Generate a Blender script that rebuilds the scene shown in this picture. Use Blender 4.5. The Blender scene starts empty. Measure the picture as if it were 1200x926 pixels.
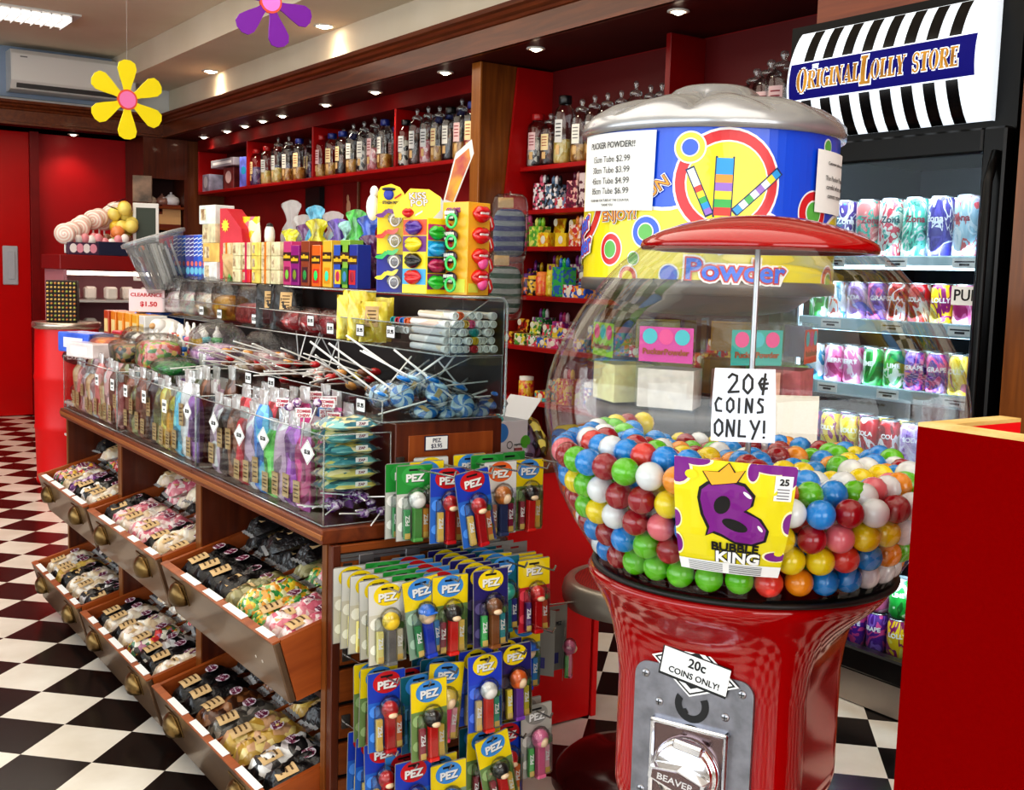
import bpy, bmesh, math, random
from mathutils import Vector, Matrix
scene = bpy.context.scene
COL = scene.collection
RND = random.Random(11)
PI = math.pi
def V(*a): return Vector(a)
def T(x=0, y=0, z=0): return Matrix.Translation((x, y, z))
def RX(a): return Matrix.Rotation(a, 4, 'X')
def RY(a): return Matrix.Rotation(a, 4, 'Y')
def RZ(a): return Matrix.Rotation(a, 4, 'Z')
def S(x, y=None, z=None):
    y = x if y is None else y; z = x if z is None else z
    return Matrix.Diagonal((x, y, z, 1))
# flat art drawn in (right, up, out) turned to face -Y or -X
FACE_Y = Matrix(((1,0,0,0),(0,0,-1,0),(0,1,0,0),(0,0,0,1)))
FACE_X = Matrix(((0,0,-1,0),(-1,0,0,0),(0,1,0,0),(0,0,0,1)))
# ---------------- camera model (1200 x 926) ----------------
FPX, PIT, ROL, YAW = 1317.93, .1060224, .0284359, -.60639
CAM = Vector((0, 0, 1.25))
def _basis():
    cp, sp, cr, sr = math.cos(PIT), math.sin(PIT), math.cos(ROL), math.sin(ROL)
    f0, r0, u0 = V(0, cp, -sp), V(1, 0, 0), V(0, sp, cp)
    r, u = r0*cr + u0*sr, u0*cr - r0*sr
    dU, dV = V(math.sin(YAW), math.cos(YAW), 0), V(math.cos(YAW), -math.sin(YAW), 0)
    w = lambda a: V(a.dot(dV), a.dot(dU), a.z)
    return w(f0), w(r), w(u)
CF, CR, CU = _basis()
def ray(px, py): return CF + CR*((px-600)/FPX) - CU*((py-463)/FPX)
def onx(px, py, X): d = ray(px, py); return CAM + d*(X/d.x)
def ony(px, py, Y): d = ray(px, py); return CAM + d*(Y/d.y)
def onz(px, py, Z): d = ray(px, py); return CAM + d*((Z-1.25)/d.z)
# ---------------- mesh builder ----------------
class MB:
    def __init__(s): s.v, s.f, s.m, s.sm = [], [], [], []
    def add(s, vs, fs, mi=0, M=None, smooth=False):
        o = len(s.v)
        if M is None: s.v += [tuple(p) for p in vs]
        else: s.v += [tuple(M @ Vector(p)) for p in vs]
        s.f += [tuple(i+o for i in f) for f in fs]
        s.m += [mi]*len(fs); s.sm += [smooth]*len(fs)
        return s
    def box(s, c, d, mi=0, M=None, b=0.0):
        x, y, z = [k/2 for k in d]; cx, cy, cz = c
        b = min(b, .49*min(d))
        if b <= 0:
            vs = [(cx+i*x, cy+j*y, cz+k*z) for i in (-1,1) for j in (-1,1) for k in (-1,1)]
            fs = [(0,1,3,2),(4,6,7,5),(0,4,5,1),(2,3,7,6),(0,2,6,4),(1,5,7,3)]
            return s.add(vs, fs, mi, M)
        vs = []; idx = {}
        for i in (-1,1):
            for j in (-1,1):
                for k in (-1,1):
                    for a in range(3):
                        p = [i*x, j*y, k*z]
                        for q in range(3):
                            if q != a: p[q] -= (i,j,k)[q]*b
                        idx[(i,j,k,a)] = len(vs); vs.append((cx+p[0], cy+p[1], cz+p[2]))
        fs = []
        for a in range(3):
            o1, o2 = [q for q in range(3) if q != a]
            for sg in (-1,1):
                q = []
                for (u, w) in ((-1,-1),(1,-1),(1,1),(-1,1)):
                    t = [0,0,0]; t[a] = sg; t[o1] = u; t[o2] = w; q.append(idx[(*t, a)])
                flip = (sg > 0) == (a == 1)
                fs.append(tuple(reversed(q)) if flip else tuple(q))
        for a in range(3):
            o1, o2 = [q for q in range(3) if q != a]
            for u in (-1,1):
                for w in (-1,1):
                    t0 = [0,0,0]; t0[o1] = u; t0[o2] = w; t1 = list(t0); t0[a] = -1; t1[a] = 1
                    fs.append((idx[(*t0,o1)], idx[(*t1,o1)], idx[(*t1,o2)], idx[(*t0,o2)]))
        for i in (-1,1):
            for j in (-1,1):
                for k in (-1,1): fs.append(tuple(idx[(i,j,k,a)] for a in range(3)))
        return s.add(vs, fs, mi, M)
    def bb(s, x0, x1, y0, y1, z0, z1, mi=0, b=0.0, M=None):
        return s.box(((x0+x1)/2,(y0+y1)/2,(z0+z1)/2), (abs(x1-x0),abs(y1-y0),abs(z1-z0)), mi, M, b)
    def lathe(s, prof, n=24, mi=0, M=None, smooth=True, lobes=None, a0=0, a1=2*PI):
        full = abs(a1-a0-2*PI) < 1e-6; k = n if full else n+1
        vs, fs = [], []
        for (r, z) in prof:
            for i in range(k):
                a = a0+(a1-a0)*i/n; rr = r*(lobes(a, z) if lobes else 1)
                vs.append((rr*math.cos(a), rr*math.sin(a), z))
        for j in range(len(prof)-1):
            for i in range(n):
                i2 = (i+1) % k
                fs.append((j*k+i, j*k+i2, (j+1)*k+i2, (j+1)*k+i))
        return s.add(vs, fs, mi, M, smooth)
    def cyl(s, p0, p1, r0, r1=None, n=12, mi=0, caps=True, smooth=True, M=None):
        r1 = r0 if r1 is None else r1
        p0, p1 = Vector(p0), Vector(p1); d = p1-p0; L = d.length
        Q = T(*p0) @ d.to_track_quat('Z', 'Y').to_matrix().to_4x4()
        if M is not None: Q = M @ Q
        s.lathe([(r0,0),(r1,L)], n, mi, Q, smooth)
        if caps:
            for z, r, rev in ((0,r0,1),(L,r1,0)):
                if r > 0:
                    vs = [(r*math.cos(2*PI*i/n), r*math.sin(2*PI*i/n), z) for i in range(n)]
                    f = tuple(range(n)); s.add(vs, [f[::-1] if rev else f], mi, Q)
        return s
    def tube(s, pts, r, n=6, mi=0, M=None, closed=False):
        pts = [Vector(p) for p in pts]; k = len(pts); vs, fs = [], []
        rr = r if isinstance(r, (list, tuple)) else [r]*k
        up = None
        for i, p in enumerate(pts):
            a = pts[i-1] if (i > 0 or closed) else p; b = pts[(i+1) % k] if (i < k-1 or closed) else p
            d = (b-a).normalized() if (b-a).length > 1e-9 else V(0,0,1)
            if up is None: up = V(0,0,1) if abs(d.z) < .9 else V(1,0,0)
            x = d.cross(up)
            if x.length < 1e-4: x = d.orthogonal()
            x.normalize(); y = x.cross(d).normalized(); up = y
            for j in range(n):
                t = 2*PI*j/n; vs.append(p + (x*math.cos(t)+y*math.sin(t))*rr[i])
        for i in range(k if closed else k-1):
            i2 = (i+1) % k
            for j in range(n): fs.append((i*n+j, i*n+(j+1)%n, i2*n+(j+1)%n, i2*n+j))
        if not closed: fs += [tuple(range(n))[::-1], tuple((k-1)*n+j for j in range(n))]
        return s.add(vs, fs, mi, M, True)
    def ell(s, c, r, nu=16, nv=10, mi=0, M=None, e=1.0):
        if not isinstance(r, (tuple, list)): r = (r,r,r)
        pw = lambda t: math.copysign(abs(t)**e, t)
        vs = [(c[0], c[1], c[2]-r[2])]
        for j in range(1, nv):
            t = -PI/2+PI*j/nv
            for i in range(nu):
                a = 2*PI*i/nu
                vs.append((c[0]+r[0]*pw(math.cos(t))*pw(math.cos(a)), c[1]+r[1]*pw(math.cos(t))*pw(math.sin(a)), c[2]+r[2]*pw(math.sin(t))))
        vs.append((c[0], c[1], c[2]+r[2])); L = len(vs)-1; fs = []
        for i in range(nu): fs.append((0, 1+(i+1)%nu, 1+i)); fs.append((L, L-nu+i, L-nu+(i+1)%nu))
        for j in range(nv-2):
            for i in range(nu):
                a = 1+j*nu; fs.append((a+i, a+(i+1)%nu, a+nu+(i+1)%nu, a+nu+i))
        return s.add(vs, fs, mi, M, True)
    def prism(s, poly, z0, z1, mi=0, M=None, smooth=False, side=None):
        n = len(poly)
        ar = sum(poly[i][0]*poly[(i+1)%n][1]-poly[(i+1)%n][0]*poly[i][1] for i in range(n))
        if ar < 0: poly = poly[::-1]
        vs = [(p[0],p[1],z0) for p in poly]+[(p[0],p[1],z1) for p in poly]
        s.add(vs, [tuple(range(n))[::-1], tuple(range(n,2*n))], mi, M)
        s.add(vs, [(i,(i+1)%n,n+(i+1)%n,n+i) for i in range(n)], mi if side is None else side, M, smooth)
        return s
    def quad(s, x0, x1, y0, y1, z=0, mi=0, M=None, nx=1, ny=1):
        vs = [(x0+(x1-x0)*i/nx, y0+(y1-y0)*j/ny, z) for j in range(ny+1) for i in range(nx+1)]
        fs = [(j*(nx+1)+i, j*(nx+1)+i+1, (j+1)*(nx+1)+i+1, (j+1)*(nx+1)+i) for j in range(ny) for i in range(nx)]
        return s.add(vs, fs, mi, M)
    def fdisc(s, c, r, mi=0, z=0, n=36, k=7):
        s.disc(c, r/k, mi, None, n, 0, z)
        for j in range(1, k): s.disc(c, r*(j+1)/k, mi, None, n, r*j/k, z)
        return s
    def disc(s, c, r, mi=0, M=None, n=24, r0=0, z=0, sy=1):
        if r0 <= 0: return s.add([(c[0]+r*math.cos(2*PI*i/n), c[1]+sy*r*math.sin(2*PI*i/n), z) for i in range(n)], [tuple(range(n))], mi, M)
        vs = [(c[0]+q*math.cos(2*PI*i/n), c[1]+sy*q*math.sin(2*PI*i/n), z) for q in (r0, r) for i in range(n)]
        return s.add(vs, [(i, n+i, n+(i+1)%n, (i+1)%n) for i in range(n)], mi, M)
    def text(s, txt, size, mi=0, M=None, ext=.0004, bold=0.0, wide=1.0, align='CENTER'):
        vs, fs, w = text_geo(txt, bold, ext/size, align)
        Q = S(size*wide, size, size)
        s.add(vs, fs, mi, (M @ Q) if M is not None else Q); return s
    def warp(s, fn):
        s.v = [tuple(fn(Vector(p))) for p in s.v]; return s
    def xf(s, M):
        s.v = [tuple(M @ Vector(p)) for p in s.v]; return s
    def mesh(s, name, mats):
        me = bpy.data.meshes.new(name); me.from_pydata(s.v, [], s.f)
        for m in (mats if isinstance(mats, (list, tuple)) else [mats]): me.materials.append(m)
        n = len(me.polygons)
        if n == len(s.m):
            me.polygons.foreach_set('material_index', s.m); me.polygons.foreach_set('use_smooth', s.sm)
        me.update(); return me
    def build(s, name, mats, parent=None, M=None, **kw):
        return link(name, s.mesh(name, mats), parent, M, **kw)
_TXT = {}
def text_geo(txt, bold, ext, align):
    key = (txt, bold, round(ext, 5), align)
    if key in _TXT: return _TXT[key]
    cu = bpy.data.curves.new('lettering', 'FONT'); cu.body = txt; cu.size = 1; cu.extrude = ext; cu.offset = bold
    cu.resolution_u = 3; cu.align_x = align; cu.align_y = 'CENTER'
    o = bpy.data.objects.new('lettering', cu); COL.objects.link(o)
    dg = bpy.context.evaluated_depsgraph_get(); me = o.evaluated_get(dg).to_mesh()
    vs = [tuple(v.co) for v in me.vertices]; fs = [tuple(p.vertices) for p in me.polygons]
    w = (max(v[0] for v in vs)-min(v[0] for v in vs)) if vs else 0
    o.evaluated_get(dg).to_mesh_clear(); bpy.data.objects.remove(o); bpy.data.curves.remove(cu)
    _TXT[key] = (vs, fs, w); return _TXT[key]
def link(name, me, parent=None, M=None, label=None, cat=None, group=None, kind=None):
    o = bpy.data.objects.new(name, me); COL.objects.link(o)
    if parent is not None: o.parent = parent
    if M is not None: o.matrix_basis = M
    return tag(o, label, cat, group, kind)
def tag(o, label=None, cat=None, group=None, kind=None):
    for k, v in (('label',label),('category',cat),('group',group),('kind',kind)):
        if v: o[k] = v
    return o
def thing(name, label, cat, M=None, group=None):
    return link(name, None, None, M, label, cat, group)
def struct(name, mb, mats, M=None): return mb.build(name, mats, None, M, kind='structure')
def dup(o, M=None, label=None, group=None, parent=None, swap=None):
    c = o.copy(); COL.objects.link(c)
    if parent is not None: c.parent = parent
    if M is not None: c.matrix_basis = M
    if label: c['label'] = label
    if group: c['group'] = group
    for ch in [k for k in o.children]: dup(ch, parent=c)
    return c
ORD = 'first second third fourth fifth sixth seventh eighth ninth tenth eleventh twelfth thirteenth fourteenth fifteenth sixteenth seventeenth eighteenth nineteenth twentieth'.split()
def ordw(i): return ORD[i] if i < 20 else ('twenty-'+ORD[i-20] if i < 29 else 'thirtieth' if i == 29 else 'thirty-'+ORD[i-30] if i < 39 else 'fortieth' if i == 39 else 'forty-'+ORD[i-40])
# ---------------- materials ----------------
_M = {}
def lin(c): return tuple(((x/255)/12.92 if x/255 <= .04045 else ((x/255+.055)/1.055)**2.4) for x in c)
def newmat(name):
    m = bpy.data.materials.new(name); m.use_nodes = True; nt = m.node_tree
    return m, nt, nt.nodes['Principled BSDF']
def P(name, c=(200,200,200), rough=.45, metal=0, coat=0, emit=0, spec=.5, alpha=1, sub=0):
    if name in _M: return _M[name]
    m, nt, b = newmat(name)
    b.inputs['Base Color'].default_value = (*lin(c), 1); b.inputs['Roughness'].default_value = rough
    b.inputs['Metallic'].default_value = metal; b.inputs['Coat Weight'].default_value = coat
    b.inputs['Coat Roughness'].default_value = .06; b.inputs['Specular IOR Level'].default_value = spec
    if emit: b.inputs['Emission Color'].default_value = (*lin(c), 1); b.inputs['Emission Strength'].default_value = emit
    if alpha < 1: b.inputs['Alpha'].default_value = alpha
    _M[name] = m; return m
def nd(nt, t, **kw):
    n = nt.nodes.new(t)
    for k, v in kw.items():
        if k in n.inputs.keys(): n.inputs[k].default_value = v
        else: setattr(n, k, v)
    return n
def coords(nt, scale=(1,1,1), rnd=True, kind='Object'):
    tc = nd(nt, 'ShaderNodeTexCoord'); mp = nd(nt, 'ShaderNodeMapping'); mp.inputs['Scale'].default_value = scale
    nt.links.new(tc.outputs[kind], mp.inputs['Vector'])
    if rnd:
        oi = nd(nt, 'ShaderNodeObjectInfo'); mu = nd(nt, 'ShaderNodeMath', operation='MULTIPLY'); mu.inputs[1].default_value = 37.0
        nt.links.new(oi.outputs['Random'], mu.inputs[0]); nt.links.new(mu.outputs[0], mp.inputs['Location'])
    return mp.outputs['Vector']
def ramp(nt, fac, cols, const=True, pos=None):
    r = nd(nt, 'ShaderNodeValToRGB'); cr = r.color_ramp; cr.interpolation = 'CONSTANT' if const else 'LINEAR'
    n = len(cols)
    while len(cr.elements) < n: cr.elements.new(.5)
    for i, c in enumerate(cols):
        cr.elements[i].position = pos[i] if pos else (i/n if const else i/max(1,n-1)); cr.elements[i].color = (*lin(c), 1)
    nt.links.new(fac, r.inputs['Fac']); return r.outputs['Color']
def bump(nt, b, h, strength=.4, dist=.002):
    bp = nd(nt, 'ShaderNodeBump'); bp.inputs['Strength'].default_value = strength; bp.inputs['Distance'].default_value = dist
    nt.links.new(h, bp.inputs['Height']); nt.links.new(bp.outputs['Normal'], b.inputs['Normal'])
def candy(name, cols, scale=60, rough=.3, coat=.6, stretch=(1,1,1), bs=.5, bd=.004, crink=False):
    """wrapped sweets: voronoi lumps in a few colours under a shiny film"""
    if name in _M: return _M[name]
    m, nt, b = newmat(name); v = coords(nt, stretch)
    vo = nd(nt, 'ShaderNodeTexVoronoi'); vo.inputs['Scale'].default_value = scale; nt.links.new(v, vo.inputs['Vector'])
    sp = nd(nt, 'ShaderNodeSeparateColor'); nt.links.new(vo.outputs['Color'], sp.inputs[0])
    nt.links.new(ramp(nt, sp.outputs[0], cols), b.inputs['Base Color'])
    b.inputs['Roughness'].default_value = rough; b.inputs['Coat Weight'].default_value = coat; b.inputs['Coat Roughness'].default_value = .08
    if crink:
        no = nd(nt, 'ShaderNodeTexNoise'); no.inputs['Scale'].default_value = scale*1.4; no.inputs['Distortion'].default_value = 1.2
        nt.links.new(v, no.inputs['Vector']); bump(nt, b, no.outputs['Fac'], bs, bd)
    else:
        iv = nd(nt, 'ShaderNodeMath', operation='SUBTRACT'); iv.inputs[0].default_value = 1; nt.links.new(vo.outputs['Distance'], iv.inputs[1])
        bump(nt, b, iv.outputs[0], bs, bd)
    _M[name] = m; return m
def noisy(name, c1, c2, scale=8, rough=.4, coat=0, stretch=(1,1,1), metal=0, detail=4, bs=0, bd=.002, pos=(.35,.65), rnd=False, dist=0, spec=.5):
    if name in _M: return _M[name]
    m, nt, b = newmat(name); v = coords(nt, stretch, rnd)
    no = nd(nt, 'ShaderNodeTexNoise'); no.inputs['Scale'].default_value = scale; no.inputs['Detail'].default_value = detail; no.inputs['Distortion'].default_value = dist
    nt.links.new(v, no.inputs['Vector'])
    nt.links.new(ramp(nt, no.outputs['Fac'], [c1, c2], False, pos), b.inputs['Base Color'])
    b.inputs['Roughness'].default_value = rough; b.inputs['Coat Weight'].default_value = coat; b.inputs['Metallic'].default_value = metal
    b.inputs['Coat Roughness'].default_value = .08; b.inputs['Specular IOR Level'].default_value = spec
    if bs: bump(nt, b, no.outputs['Fac'], bs, bd)
    _M[name] = m; return m
def wood(name, c1, c2, axis='z', rough=.35, scale=6, coat=.2):
    st = {'x':(.12,1.6,1.6),'y':(1.6,.12,1.6),'z':(1.6,1.6,.12)}[axis]
    return noisy(name, c1, c2, scale*4, rough, coat, st, detail=6, dist=.6, pos=(.3,.72))
def film(name, tint=(245,248,250), g=.10, rough=.05, crink=0, dens=0.0):
    """thin clear plastic: see-through with a sheen"""
    if name in _M: return _M[name]
    m = bpy.data.materials.new(name); m.use_nodes = True; nt = m.node_tree; nt.nodes.clear()
    out = nd(nt, 'ShaderNodeOutputMaterial'); mx = nd(nt, 'ShaderNodeMixShader'); tr = nd(nt, 'ShaderNodeBsdfTransparent'); gl = nd(nt, 'ShaderNodeBsdfGlossy')
    tr.inputs[0].default_value = (*lin(tint), 1); gl.inputs['Roughness'].default_value = rough
    lw = nd(nt, 'ShaderNodeLayerWeight'); lw.inputs['Blend'].default_value = .25
    mr = nd(nt, 'ShaderNodeMapRange'); mr.inputs['To Min'].default_value = g*.35; mr.inputs['To Max'].default_value = min(.9, g*5)
    nt.links.new(lw.outputs['Fresnel'], mr.inputs['Value']); nt.links.new(mr.outputs[0], mx.inputs[0])
    nt.links.new(tr.outputs[0], mx.inputs[1])
    last = gl.outputs[0]
    if dens:
        df = nd(nt, 'ShaderNodeBsdfDiffuse'); df.inputs[0].default_value = (*lin(tint), 1); m2 = nd(nt, 'ShaderNodeMixShader')
        m2.inputs[0].default_value = dens; nt.links.new(mx.outputs[0], m2.inputs[1]); nt.links.new(df.outputs[0], m2.inputs[2])
        nt.links.new(gl.outputs[0], mx.inputs[2]); nt.links.new(m2.outputs[0], out.inputs[0])
    else:
        nt.links.new(last, mx.inputs[2]); nt.links.new(mx.outputs[0], out.inputs[0])
    if crink:
        v = coords(nt); no = nd(nt, 'ShaderNodeTexNoise'); no.inputs['Scale'].default_value = crink; no.inputs['Distortion'].default_value = 1.5
        nt.links.new(v, no.inputs['Vector']); bp = nd(nt, 'ShaderNodeBump'); bp.inputs['Strength'].default_value = .9; bp.inputs['Distance'].default_value = .006
        nt.links.new(no.outputs['Fac'], bp.inputs['Height']); nt.links.new(bp.outputs[0], gl.inputs['Normal']); nt.links.new(bp.outputs[0], lw.inputs['Normal'])
    _M[name] = m; return m
def swirl(name, c1, c2, arms=6, tw=9.0, rough=.2, plane='xy', rscale=25):
    """radial swirl for round lollipops, about the local z axis"""
    if name in _M: return _M[name]
    m, nt, b = newmat(name); tc = nd(nt, 'ShaderNodeTexCoord'); sx = nd(nt, 'ShaderNodeSeparateXYZ'); nt.links.new(tc.outputs['Object'], sx.inputs[0])
    def mth(op, a, bb=None):
        n = nd(nt, 'ShaderNodeMath', operation=op)
        for i, q in enumerate((a, bb)):
            if q is None: continue
            if isinstance(q, (int, float)): n.inputs[i].default_value = q
            else: nt.links.new(q, n.inputs[i])
        return n.outputs[0]
    x, y = sx.outputs[0], sx.outputs[1]
    an = mth('ARCTAN2', y, x); r = mth('SQRT', mth('ADD', mth('MULTIPLY', x, x), mth('MULTIPLY', y, y)))
    ph = mth('ADD', mth('MULTIPLY', an, arms), mth('MULTIPLY', r, rscale*tw))
    w = mth('ADD', mth('MULTIPLY', mth('SINE', ph), .5), .5)
    nt.links.new(ramp(nt, w, [c1, c1, c2, c2], False, [0,.35,.6,1]), b.inputs['Base Color'])
    b.inputs['Roughness'].default_value = rough; b.inputs['Coat Weight'].default_value = .8
    _M[name] = m; return m
WHITE = P('white paper', (240,240,238), .6); BLACK = P('black ink', (14,14,16), .5); CHROME = P('chrome', (225,225,230), .12, 1)
STEEL = P('brushed steel', (170,170,175), .35, 1); KRAFT = noisy('kraft label', (196,160,110), (222,188,138), 30, .8)
REDINK = P('red ink', (190,30,40), .5); PLUM = P('plum ink', (120,30,70), .5)
CLEAR = film('clear acrylic', (247,250,250), .055, .03); WRAP = film('clear cellophane', (250,250,250), .16, .12, 60)
HAZY = film('hazy cellophane', (248,246,244), .16, .22, 45, .26)
EDGE = film('acrylic cut edge', (225,235,235), .3, .2, 0, .16)
# ======================= ROOM =======================
def floor_mat():
    m, nt, b = newmat('checker floor tiles'); tc = nd(nt, 'ShaderNodeTexCoord'); mp = nd(nt, 'ShaderNodeMapping')
    nt.links.new(tc.outputs['Object'], mp.inputs['Vector'])
    mp.inputs['Rotation'].default_value = (0, 0, -PI/4); mp.inputs['Location'].default_value = (-.113+.198*10, -.113+.198*10, .05)
    ck = nd(nt, 'ShaderNodeTexChecker'); ck.inputs['Scale'].default_value = 1/.198
    nt.links.new(mp.outputs[0], ck.inputs['Vector'])
    no = nd(nt, 'ShaderNodeTexNoise'); no.inputs['Scale'].default_value = 5; no.inputs['Detail'].default_value = 5
    nt.links.new(tc.outputs['Object'], no.inputs['Vector'])
    nt.links.new(ramp(nt, no.outputs['Fac'], [(222,214,200),(245,240,230)], False, (.3,.7)), ck.inputs['Color1'])
    nt.links.new(ramp(nt, no.outputs['Fac'], [(16,13,13),(34,29,28)], False, (.3,.7)), ck.inputs['Color2'])
    nt.links.new(ck.outputs['Color'], b.inputs['Base Color']); b.inputs['Roughness'].default_value = .22; b.inputs['Specular IOR Level'].default_value = .45
    return m
FLOOR = floor_mat()
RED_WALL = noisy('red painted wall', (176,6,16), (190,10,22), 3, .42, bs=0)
RED_DARK = noisy('deep red lacquer', (120,4,6), (138,6,8), 3, .35)
RED_SHELF = noisy('red shelf paint', (158,8,10), (176,12,14), 4, .35)
CREAM = noisy('cream ceiling paint', (226,214,192), (233,222,202), 2, .8)
WHITEWALL = noisy('white wall paint', (222,222,220), (230,230,228), 2, .75)
WOODX = wood('timber along x', (104,46,14), (146,76,28), 'x'); WOODY = wood('timber along y', (88,36,14), (128,62,24), 'y')
WOODZ = wood('timber upright', (100,52,16), (138,80,28), 'z'); WOODD = wood('dark timber along y', (80,34,12), (116,58,22), 'y')
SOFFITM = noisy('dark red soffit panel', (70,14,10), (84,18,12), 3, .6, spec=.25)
DARKWOOD = wood('dark timber upright', (70,26,12), (104,46,20), 'z')
SZ = 2.28; CX = 2.93; SX = 3.2; CEIL = 2.88
struct('floor', MB().quad(-2.6, 4.2, -3.4, 10, 0), FLOOR)
struct('ceiling', MB().quad(-2.6, 4.2, -3.4, 10, CEIL), CREAM)
# lowered ceiling panel on the shelf side with its riser
e0 = onz(169, 82, 2.68)
struct('trim_1', MB().bb(e0.x, 4.2, -3.4, 9.44, 2.68, CEIL-.001), CREAM)
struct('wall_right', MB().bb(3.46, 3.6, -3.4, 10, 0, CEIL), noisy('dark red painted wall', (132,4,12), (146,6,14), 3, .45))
# white wall strip rising above the cornice to the lowered ceiling
struct('trim_2', MB().bb(3.02, 3.1, -3.4, 9.44, 2.4, 2.68), CREAM)
struct('wall_back', MB().bb(-2.6, 3.46, 9.8, 9.95, 0, SZ).bb(-2.6, 4.2, 9.45, 9.95, SZ, CEIL, 1), [RED_WALL, WHITEWALL])
# soffit and cornice run along both walls
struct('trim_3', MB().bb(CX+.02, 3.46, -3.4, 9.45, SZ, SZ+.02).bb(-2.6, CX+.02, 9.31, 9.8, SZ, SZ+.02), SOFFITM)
def cornice(name, M, L):
    prof = [(0,0),(-.012,0),(-.012,.018),(0,.022),(0,.108),(-.01,.112),(-.014,.125),(-.03,.135),(-.036,.15),(-.052,.158),(-.056,.178),(.02,.178),(.02,0)]
    mb = MB(); n = len(prof)
    vs = [(p[0], y, p[1]) for y in (0, L) for p in prof]
    mb.add(vs, [(i, (i+1)%n, n+(i+1)%n, n+i) for i in range(n)]+[tuple(range(n)), tuple(range(n,2*n))[::-1]], 0, M)
    return struct(name, mb, WOODD if name == 'trim_5' else WOODD)
cornice('trim_4', T(CX, -3.4, SZ), 12.71)
cornice('trim_5', T(CX, 9.31, SZ) @ RZ(PI/2), 5.53)
# thin lighter beads under the cornice
struct('trim_6', MB().bb(CX-.016, CX, -3.4, 9.3, SZ, SZ+.016), WOODY)
# blank front wall and left wall with shop windows (behind and beside the photographer)
lw = MB()
lw.bb(-2.72, -2.6, -3.4, 10, 0, .45).bb(-2.72, -2.6, -3.4, 10, 2.45, CEIL)
wins = [(-2.6, -.6), (-.3, 1.9), (2.2, 4.4), (4.7, 6.9)]
ys = [-3.4]+[k for w in wins for k in w]+[10]
for i in range(0, len(ys), 2): lw.bb(-2.72, -2.6, ys[i], ys[i+1], .45, 2.45)
struct('wall_left', lw, WHITEWALL)
struct('wall_front', MB().bb(-2.6, 4.2, -3.52, -3.4, 0, CEIL), noisy('warm plaster', (196,176,150), (206,188,164), 2, .8))
for i, (a, b_) in enumerate(wins):
    mb = MB()
    for y0, y1, z0, z1 in ((a, b_, .45, .51), (a, b_, 2.39, 2.45), (a, a+.06, .51, 2.39), (b_-.06, b_, .51, 2.39), ((a+b_)/2-.03, (a+b_)/2+.03, .51, 2.39)):
        mb.bb(-2.7, -2.62, y0, y1, z0, z1)
    mb.quad(-1, 1, -1, 1, 0, 1, T(-2.66, (a+b_)/2, 1.45) @ RY(PI/2) @ S(.94, (b_-a)/2-.06, 1))
    struct('window_%d' % (i+1), mb, [P('grey aluminium', (90,92,96), .4, .6), film('window pane', (250,252,252), .04, .02)])
# street greenery outside the windows
leafm = noisy('street tree leaves', (40,90,20), (120,170,50), 6, .8)
for i, y in enumerate((2.0, 4.6, 7.4, 10.5)):
    t = thing('street_tree', 'leafy green street tree outside the shop window, '+ordw(i)+' along the pavement', 'tree', T(-7.5, 1.6+i*4.0, 0), 'street trees')
    mb = MB(); rr = random.Random(i)
    for k in range(14):
        mb.ell((rr.uniform(-1.1,1.1), rr.uniform(-1.1,1.1), 2.4+rr.uniform(-.6,.9)), rr.uniform(.35,.75), 8, 6)
    mb.build('foliage', leafm, t); MB().cyl((0,0,-.3), (0,0,2.4), .12, .08, 8).build('trunk', P('bark', (80,60,45), .9), t)
struct('ground', MB().quad(-16, -2.72, -12, 20, -.15), noisy('pavement', (150,148,142), (170,166,160), 3, .8))
# far sliding door, jamb strip
d = struct('door_1', MB().bb(1.2, 1.985, 9.72, 9.76, .005, SZ-.005, 0, .004), noisy('glossy red door', (196,6,8), (204,10,12), 2, .25))
pz = onx(12, 311, 1)*1; dp = ony(12, 311, 9.72)
MB().box((dp.x, 9.712, dp.z), (.115, .014, .31), 0, None, .006).box((dp.x+.01, 9.702, dp.z), (.05, .01, .22), 0, None, .004).build('door_handle', P('satin aluminium', (196,202,212), .35, .25), d)
struct('trim_7', MB().bb(1.985, 2.05, 9.68, 9.8, 0, SZ), RED_DARK)
# lighter far panel already wall_back; ceiling fittings
g = thing('air_conditioner', 'white wall split air conditioner high on the far wall', 'air conditioner', T(2.23, 9.45, 2.53))
pr = [(0,0),(0,.30),(-.19,.30),(-.215,.27),(-.215,.07),(-.17,.012),(-.1,0)]
mb = MB(); mb.prism(pr, -.46, .46, 0, Matrix(((0,0,1,0),(1,0,0,0),(0,1,0,0),(0,0,0,1)))); acw = P('ac white', (226,226,224), .35)
mb.build('casing', acw, g)
MB().box((0,-.2165,.17), (.9,.004,.19), 0, None, .001).build('front_panel', P('ac panel', (232,232,230), .3), g)
mb = MB()
mb.box((0,-.197,.045), (.84,.012,.05), 0, RX(0)); mb.box((0,-.187,.022), (.82,.01,.012), 1, RX(0))
mb.build('louver', [P('ac slot', (60,60,62), .5), acw], g)
mb = MB().text('FUJI', .03, 0, T(-.36,-.2195,.245) @ FACE_Y); mb.v = mb.v; MB().box((-.37,-.2195,.247), (.05,.002,.008)).build('badge', P('badge grey', (120,120,125), .4), g)
struct('trim_8', MB().bb(-.6, 2.72, 9.43, 9.449, 2.5, 2.875), noisy('blue grey shade paint', (150,166,190), (160,176,198), 2, .8))
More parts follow.
